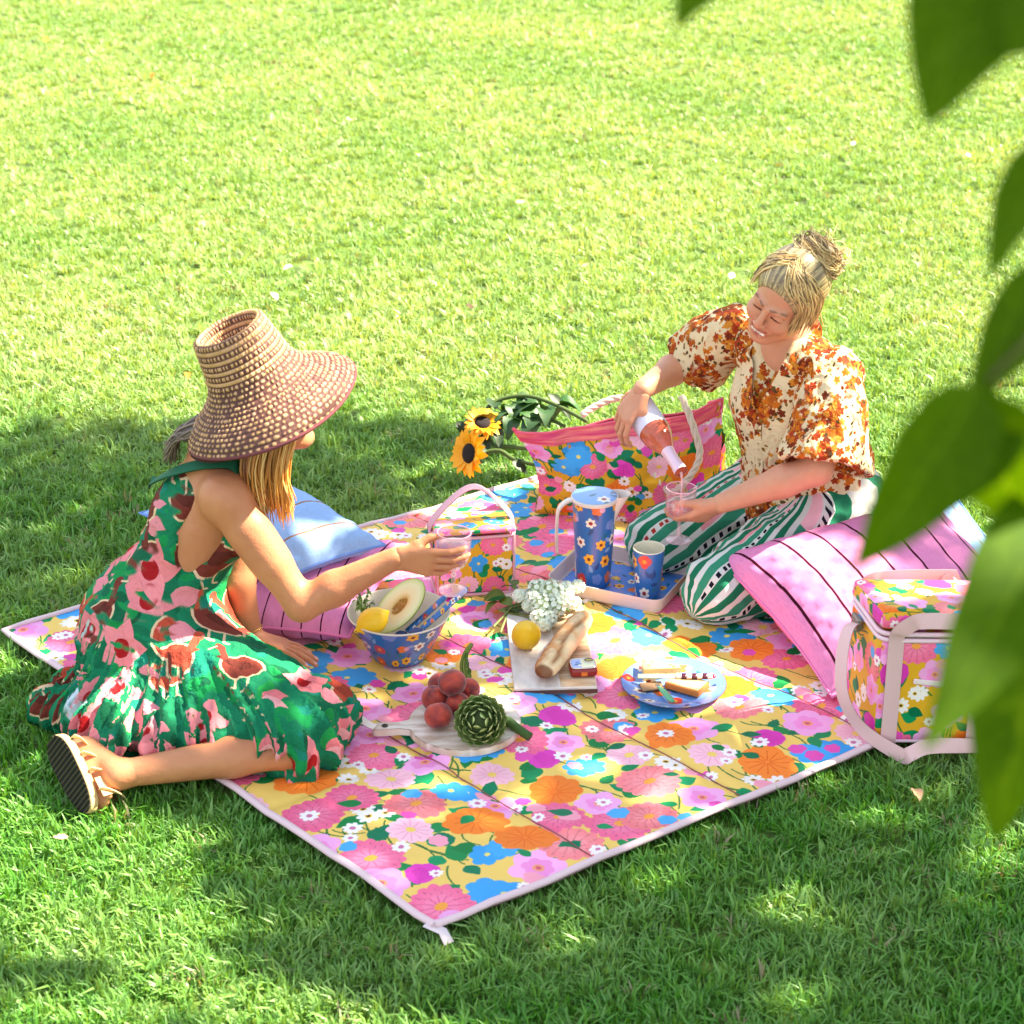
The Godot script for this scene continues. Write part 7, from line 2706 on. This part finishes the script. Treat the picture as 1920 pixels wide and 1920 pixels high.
func build_updo(t: Node3D, hx: Transform3D) -> void:
	var r := RandomNumberGenerator.new()
	r.seed = 23
	var dark := Color(0.36, 0.29, 0.21)
	var mid := Color(0.70, 0.56, 0.36)
	var pale := Color(0.94, 0.83, 0.58)
	var pick := func() -> Color:
		var q := r.randf()
		return lin(dark.lerp(mid, r.randf()) if q < 0.35 else mid.lerp(pale, r.randf()))
	# the cap of hair drawn back over the skull
	var f := Field.new(Vector3(-0.10, -0.10, -0.13), Vector3(0.10, 0.15, 0.12), 0.0035)
	f.ell(Vector3(0, 0.043, -0.022), Vector3(0.086, 0.094, 0.101), 0.01)
	f.ell(Vector3(0, 0.0, 0.080), Vector3(0.062, 0.066, 0.060), 0.008, Basis.IDENTITY, true)
	f.plane_cut(Vector3(0, -0.03, -0.02), Vector3(0, -0.93, 0.36))
	var b := MB.new()
	f.skin(b, func(p: Vector3) -> Color:
		var a := atan2(p.x, p.y + 0.02)
		var n := noise.get_noise_2d(a * 14.0, p.z * 3.0) + 0.6 * noise.get_noise_2d(a * 40.0, p.z * 5.0)
		return lin(dark.lerp(pale, clampf(0.42 + 0.8 * n, 0.0, 1.0))))
	var cap_ := MB.new()
	move_in(cap_, b, hx)
	var hm := mat(Color.WHITE, 0.42, {"vertex_color_use_as_albedo": true, "metallic_specular": 0.6})
	var hair := part("hair", cap_.mesh(hm, true), t)
	# strands drawn from the hairline up to the knot
	var knot := Vector3(0.004, 0.094, -0.080)
	var s := MB.new()
	for i in 330:
		var a := r.randf_range(-2.2, 2.2)
		var st := Vector3(sin(a) * 0.074, 0.052 + 0.034 * cos(a), 0.062 * cos(a) - 0.012)
		var md := st.lerp(knot, 0.5).normalized() * 0.112 + Vector3(0, 0.012, -0.012)
		strand(s, [st, md, knot + Vector3(r.randfn(), r.randfn() * 0.5, r.randfn()) * 0.014], r.randf_range(0.0010, 0.0024), pick.call())
	# the loose knot itself: locks coiled about a leaning axis over a soft core
	var kc := knot + Vector3(0.004, 0.001, -0.004)
	var kax := Vector3(0.15, 0.72, -0.66).normalized()
	s.ball(Vector3(0.058, 0.036, 0.050), Transform3D(Basis.IDENTITY, kc), 18, null, lin(mid.lerp(dark, 0.5)))
	for i in 560:
		var ax := (kax + Vector3(r.randfn(), r.randfn(), r.randfn()) * 0.30).normalized()
		var e1 := ax.cross(Vector3(r.randfn(), r.randfn(), r.randfn())).normalized()
		var rr := r.randf_range(0.026, 0.062)
		var lift := r.randf_range(-0.030, 0.034)
		var rad := rr * sqrt(maxf(0.1, 1.0 - pow(lift / 0.040, 2.0)))
		var q := []
		var turn := r.randf_range(0.35, 0.60)
		for k in 5:
			q.append(kc + ax * lift + e1.rotated(ax, k * turn) * rad * (1.0 + 0.08 * r.randfn()) * Vector3(1.2, 0.9, 1.1))
		strand(s, q, r.randf_range(0.0010, 0.0021), pick.call())
	# tufts sprung loose
	for i in 22:
		var d := Vector3(r.randfn(), absf(r.randfn()) * 0.7 + 0.1, r.randfn() - 0.5).normalized()
		var side_ := d.cross(kax).normalized()
		strand(s, [kc + d * 0.03, kc + d * 0.062 + side_ * 0.012, kc + d * 0.070 + side_ * 0.034, kc + d * 0.052 + side_ * 0.052], r.randf_range(0.0010, 0.0020), pick.call())
	for i in 40:
		var d := Vector3(r.randfn(), absf(r.randfn()) * 0.5 + 0.1, r.randfn() - 0.4).normalized()
		strand(s, [knot + d * 0.03, knot + d * r.randf_range(0.045, 0.06) + Vector3(0, 0.006, 0), knot + d * r.randf_range(0.05, 0.085) + Vector3(r.randfn(), -0.6, r.randfn()) * 0.022], 0.0010, pick.call())
	# fringe parted in the middle, falling to each cheek
	var surf := func(phi: float, elv: float, g: float) -> Vector3:
		return Vector3(0, 0.043, -0.022) + Vector3(0.086 * sin(phi) * cos(elv), 0.094 * sin(elv), 0.101 * cos(phi) * cos(elv)) * g
	for i in 210:
		var sd := 1.0 if i % 3 != 0 else -1.0
		var u := r.randf()
		var u1 := clampf(u + r.randfn() * 0.22, -0.1, 1.1)
		var u2 := clampf(u1 + r.randfn() * 0.22, -0.1, 1.1)
		var g := r.randf_range(0.99, 1.035)
		var p0: Vector3 = surf.call((-0.45 + 0.95 * u) if sd > 0.0 else -0.30 - 0.6 * u, lerpf(1.35, 1.0, r.randf()), g)
		var p1: Vector3 = surf.call((0.30 + 0.80 * u1) if sd > 0.0 else -0.75 - 0.55 * u1, lerpf(0.80, 0.45, r.randf()), g + r.randf_range(0.0, 0.025))
		var p2: Vector3 = surf.call((0.86 + 0.62 * u2) if sd > 0.0 else -1.05 - 0.5 * u2, lerpf(0.10, -0.10, r.randf()), g + r.randf_range(0.0, 0.03))
		var p3 := p2 + Vector3(0.002 * sd + r.randfn() * 0.005, -0.030 - (0.075 * r.randf() if sd > 0.0 else 0.02 * r.randf()), 0.004 + r.randfn() * 0.006)
		strand(s, [p0, p1, p2, p3], r.randf_range(0.0009, 0.0021), pick.call())
	# wisps at the nape and ears
	for i in 26:
		var a := r.randf_range(-1.0, 1.0)
		var st := Vector3(0.055 * a, -0.01, -0.095 + 0.02 * absf(a))
		strand(s, [st, st + Vector3(0.01 * a, -0.04, -0.012), st + Vector3(r.randfn() * 0.02, -0.075 + r.randfn() * 0.02, -0.012 + r.randfn() * 0.01)], 0.0016, pick.call())
	var all := MB.new()
	move_in(all, s, hx)
	part("strands", all.mesh(hm, true), hair)

func build_shirt(t: Node3D, pel: Vector3, chest: Vector3, nk: Vector3, sr: Vector3, sl: Vector3, er: Vector3, el: Vector3, fwd: Vector3, flat: Vector3) -> void:
	var m := cloth(M.shirt, 1.87, 0.75)
	m.uv1_triplanar_sharpness = 24.0
	var f := Field.new(Vector3(0.44, 0.05, -0.60), Vector3(1.02, 0.70, 0.06), 0.0068)
	var side := Vector3(0.71, 0, 0.70)
	f.cap(pel + Vector3(-0.01, -0.02, 0.0), chest, 0.168, 0.142, 0.05, flat, 1.22)
	f.cap(chest, nk + Vector3(0.022, -0.062, -0.022), 0.134, 0.088, 0.05, flat, 1.1)
	f.cap(sl + Vector3(-0.02, -0.005, 0.0), sr + Vector3(0.02, -0.005, 0.0), 0.064, 0.064, 0.05)
	f.cap(chest + fwd * 0.06 + side * 0.06, chest + fwd * 0.06 - side * 0.06, 0.070, 0.070, 0.05)
	# front hangs forward to the lap
	f.cap(chest + fwd * 0.05, pel + fwd * 0.125 + Vector3(0, -0.03, 0), 0.10, 0.105, 0.06)
	# neck opening: a long V down the front
	f.ell(nk + Vector3(0, 0.050, 0), Vector3(0.058, 0.070, 0.058), 0.010, Basis.IDENTITY, true)
	f.cap(nk + fwd * 0.075 + Vector3(0, 0.02, 0), chest + fwd * 0.165 + Vector3(0, -0.005, 0), 0.060, 0.020, 0.008, Vector3.ZERO, 1.0, true)
	f.plane_cut(Vector3(0, 0.115, 0), Vector3(0, -1, 0))
	var b := MB.new()
	f.skin(b, null, null, 2)
	fold_cloth(b, 0.010, Vector3(9.0, 3.2, 9.0), 31)
	var shirt := part("shirt", b.mesh(m), t)
	# wide half sleeves, open at the hem
	for k in 2:
		var s: Vector3 = [sr, sl][k]
		var e: Vector3 = [er, el][k]
		var tip := s.lerp(e, 0.86 if k == 0 else 0.94)
		var g := Field.new(s.min(tip) - Vector3(0.13, 0.13, 0.13), s.max(tip) + Vector3(0.13, 0.13, 0.13), 0.0068)
		g.cap(s, tip, 0.066, 0.074 if k == 0 else 0.092, 0.03)
		if k == 1:
			g.cap(s.lerp(tip, 0.4), tip + Vector3(0.075, -0.045, -0.05), 0.075, 0.062, 0.04)
		else:
			g.cap(s.lerp(tip, 0.5), tip + Vector3(0.02, -0.02, 0.02), 0.066, 0.060, 0.04)
		for i in g.f.size():
			g.f[i] = maxf(g.f[i], -(g.f[i] + 0.012))
		g.plane_cut(tip, (tip - s).normalized() + (Vector3(0, -0.25, 0.1) if k == 1 else Vector3(0, -0.15, 0)))
		g.plane_cut(s + (s - e).normalized() * 0.065, (s - e).normalized())
		var sb := MB.new()
		g.skin(sb, null, null, 2)
		fold_cloth(sb, 0.009, Vector3(10.0, 6.0, 10.0), 41 + k)
		part("sleeve", sb.mesh(m), shirt)
	# collar leaves and the buttoned edge
	var snap := func(q: Vector3, gap: float) -> Vector3:
		var o := q + fwd * 0.2
		for it in 70:
			var d := f.sample(o)
			if d < 0.001:
				break
			o -= fwd * maxf(0.002, d * 0.7)
		return o + fwd * gap
	for sd in [-1.0, 1.0]:
		var c := MB.new()
		var lap := [nk + Vector3(0.040, 0.040, -0.040) + side * sd * 0.020, nk + side * sd * 0.064 + Vector3(0.012, 0.022, -0.012)]
		for k in 5:
			var u := k / 4.0
			lap.append(snap.call((nk + side * sd * 0.074 + Vector3(0, -0.030, 0)).lerp(chest + side * sd * 0.024 + Vector3(0, 0.005, 0), u), 0.006))
		c.band(curve(lap, 30), [side * sd * 0.8 + Vector3(0, 0.8, 0), side * sd * 0.6 + Vector3(0, 0.7, 0) + fwd * 0.5, side * sd * 0.35 + Vector3(0, 0.2, 0) + fwd], 0.044, 0.004)
		part("collar", c.mesh(m), shirt)
	var p := MB.new()
	var pp := []
	for k in 12:
		var s := k / 11.0
		var q := (chest + fwd * 0.10 + Vector3(0, 0.0, 0)).lerp(pel + fwd * 0.15 + Vector3(0, -0.06, 0), s)
		# find the cloth in front of this point
		var o := q + fwd * 0.18
		for it in 60:
			var d := f.sample(o)
			if d < 0.001:
				break
			o -= fwd * maxf(0.002, d * 0.7)
		pp.append(o + fwd * 0.004)
	p.band(pp, [fwd], 0.022, 0.004)
	part("placket", p.mesh(m), shirt)
	var bt := mat(Color(0.75, 0.66, 0.50), 0.4)
	for k in [1, 4, 7, 10]:
		var q := MB.new()
		q.ball(Vector3(0.0055, 0.0055, 0.0022), Transform3D(frame(Vector3.UP, fwd), pp[k] + fwd * 0.003), 10)
		part("button", q.mesh(bt), shirt)

func build_trousers(t: Node3D, hl: Vector3, hr: Vector3, kl: Vector3, kr: Vector3, al: Vector3, ar: Vector3, pel: Vector3) -> void:
	var m := mat(Color.WHITE, 0.85, {"albedo_texture": M.trousers, "metallic_specular": 0.3})
	for k in 2:
		var h: Vector3 = [hl, hr][k]
		var kn: Vector3 = [kl, kr][k]
		var a: Vector3 = [al, ar][k]
		var f := Field.new(Vector3(0.24, -0.01, -0.66), Vector3(1.06, 0.36, 0.22), 0.0075)
		f.cap(h, kn, 0.100, 0.070, 0.04)
		f.cap(h.lerp(kn, 0.45), kn + (kn - h).normalized() * 0.015, 0.088, 0.068, 0.03)
		f.cap(kn, a, 0.074, 0.058, 0.03)
		f.cap(h.lerp(kn, 0.3), a.lerp(kn, 0.3), 0.09, 0.07, 0.05)
		f.plane_cut(Vector3(0, 0.0, 0), Vector3(0, -1, 0))
		var ax := (kn - h).normalized()
		var lateral := ax.cross(Vector3.UP).normalized()
		var b := MB.new()
		f.skin(b, null, func(p: Vector3) -> Vector2:
			# bands run along the thigh and turn under the knee
			var q := p - kn
			var al_ := q.dot(ax)
			var tilt := (ax - Vector3.UP * 0.35).normalized()
			var upward := lateral.cross(tilt)
			var around := atan2(q.dot(lateral), absf(q.dot(upward)) * signf(q.dot(upward)))
			return Vector2(around * 0.24 + 0.2 + 0.35 * k, al_ * 2.2), 2)
		fold_cloth(b, 0.011, Vector3(7.0, 12.0, 7.0), 51 + k)
		part("trouser_leg", b.mesh(m), t)
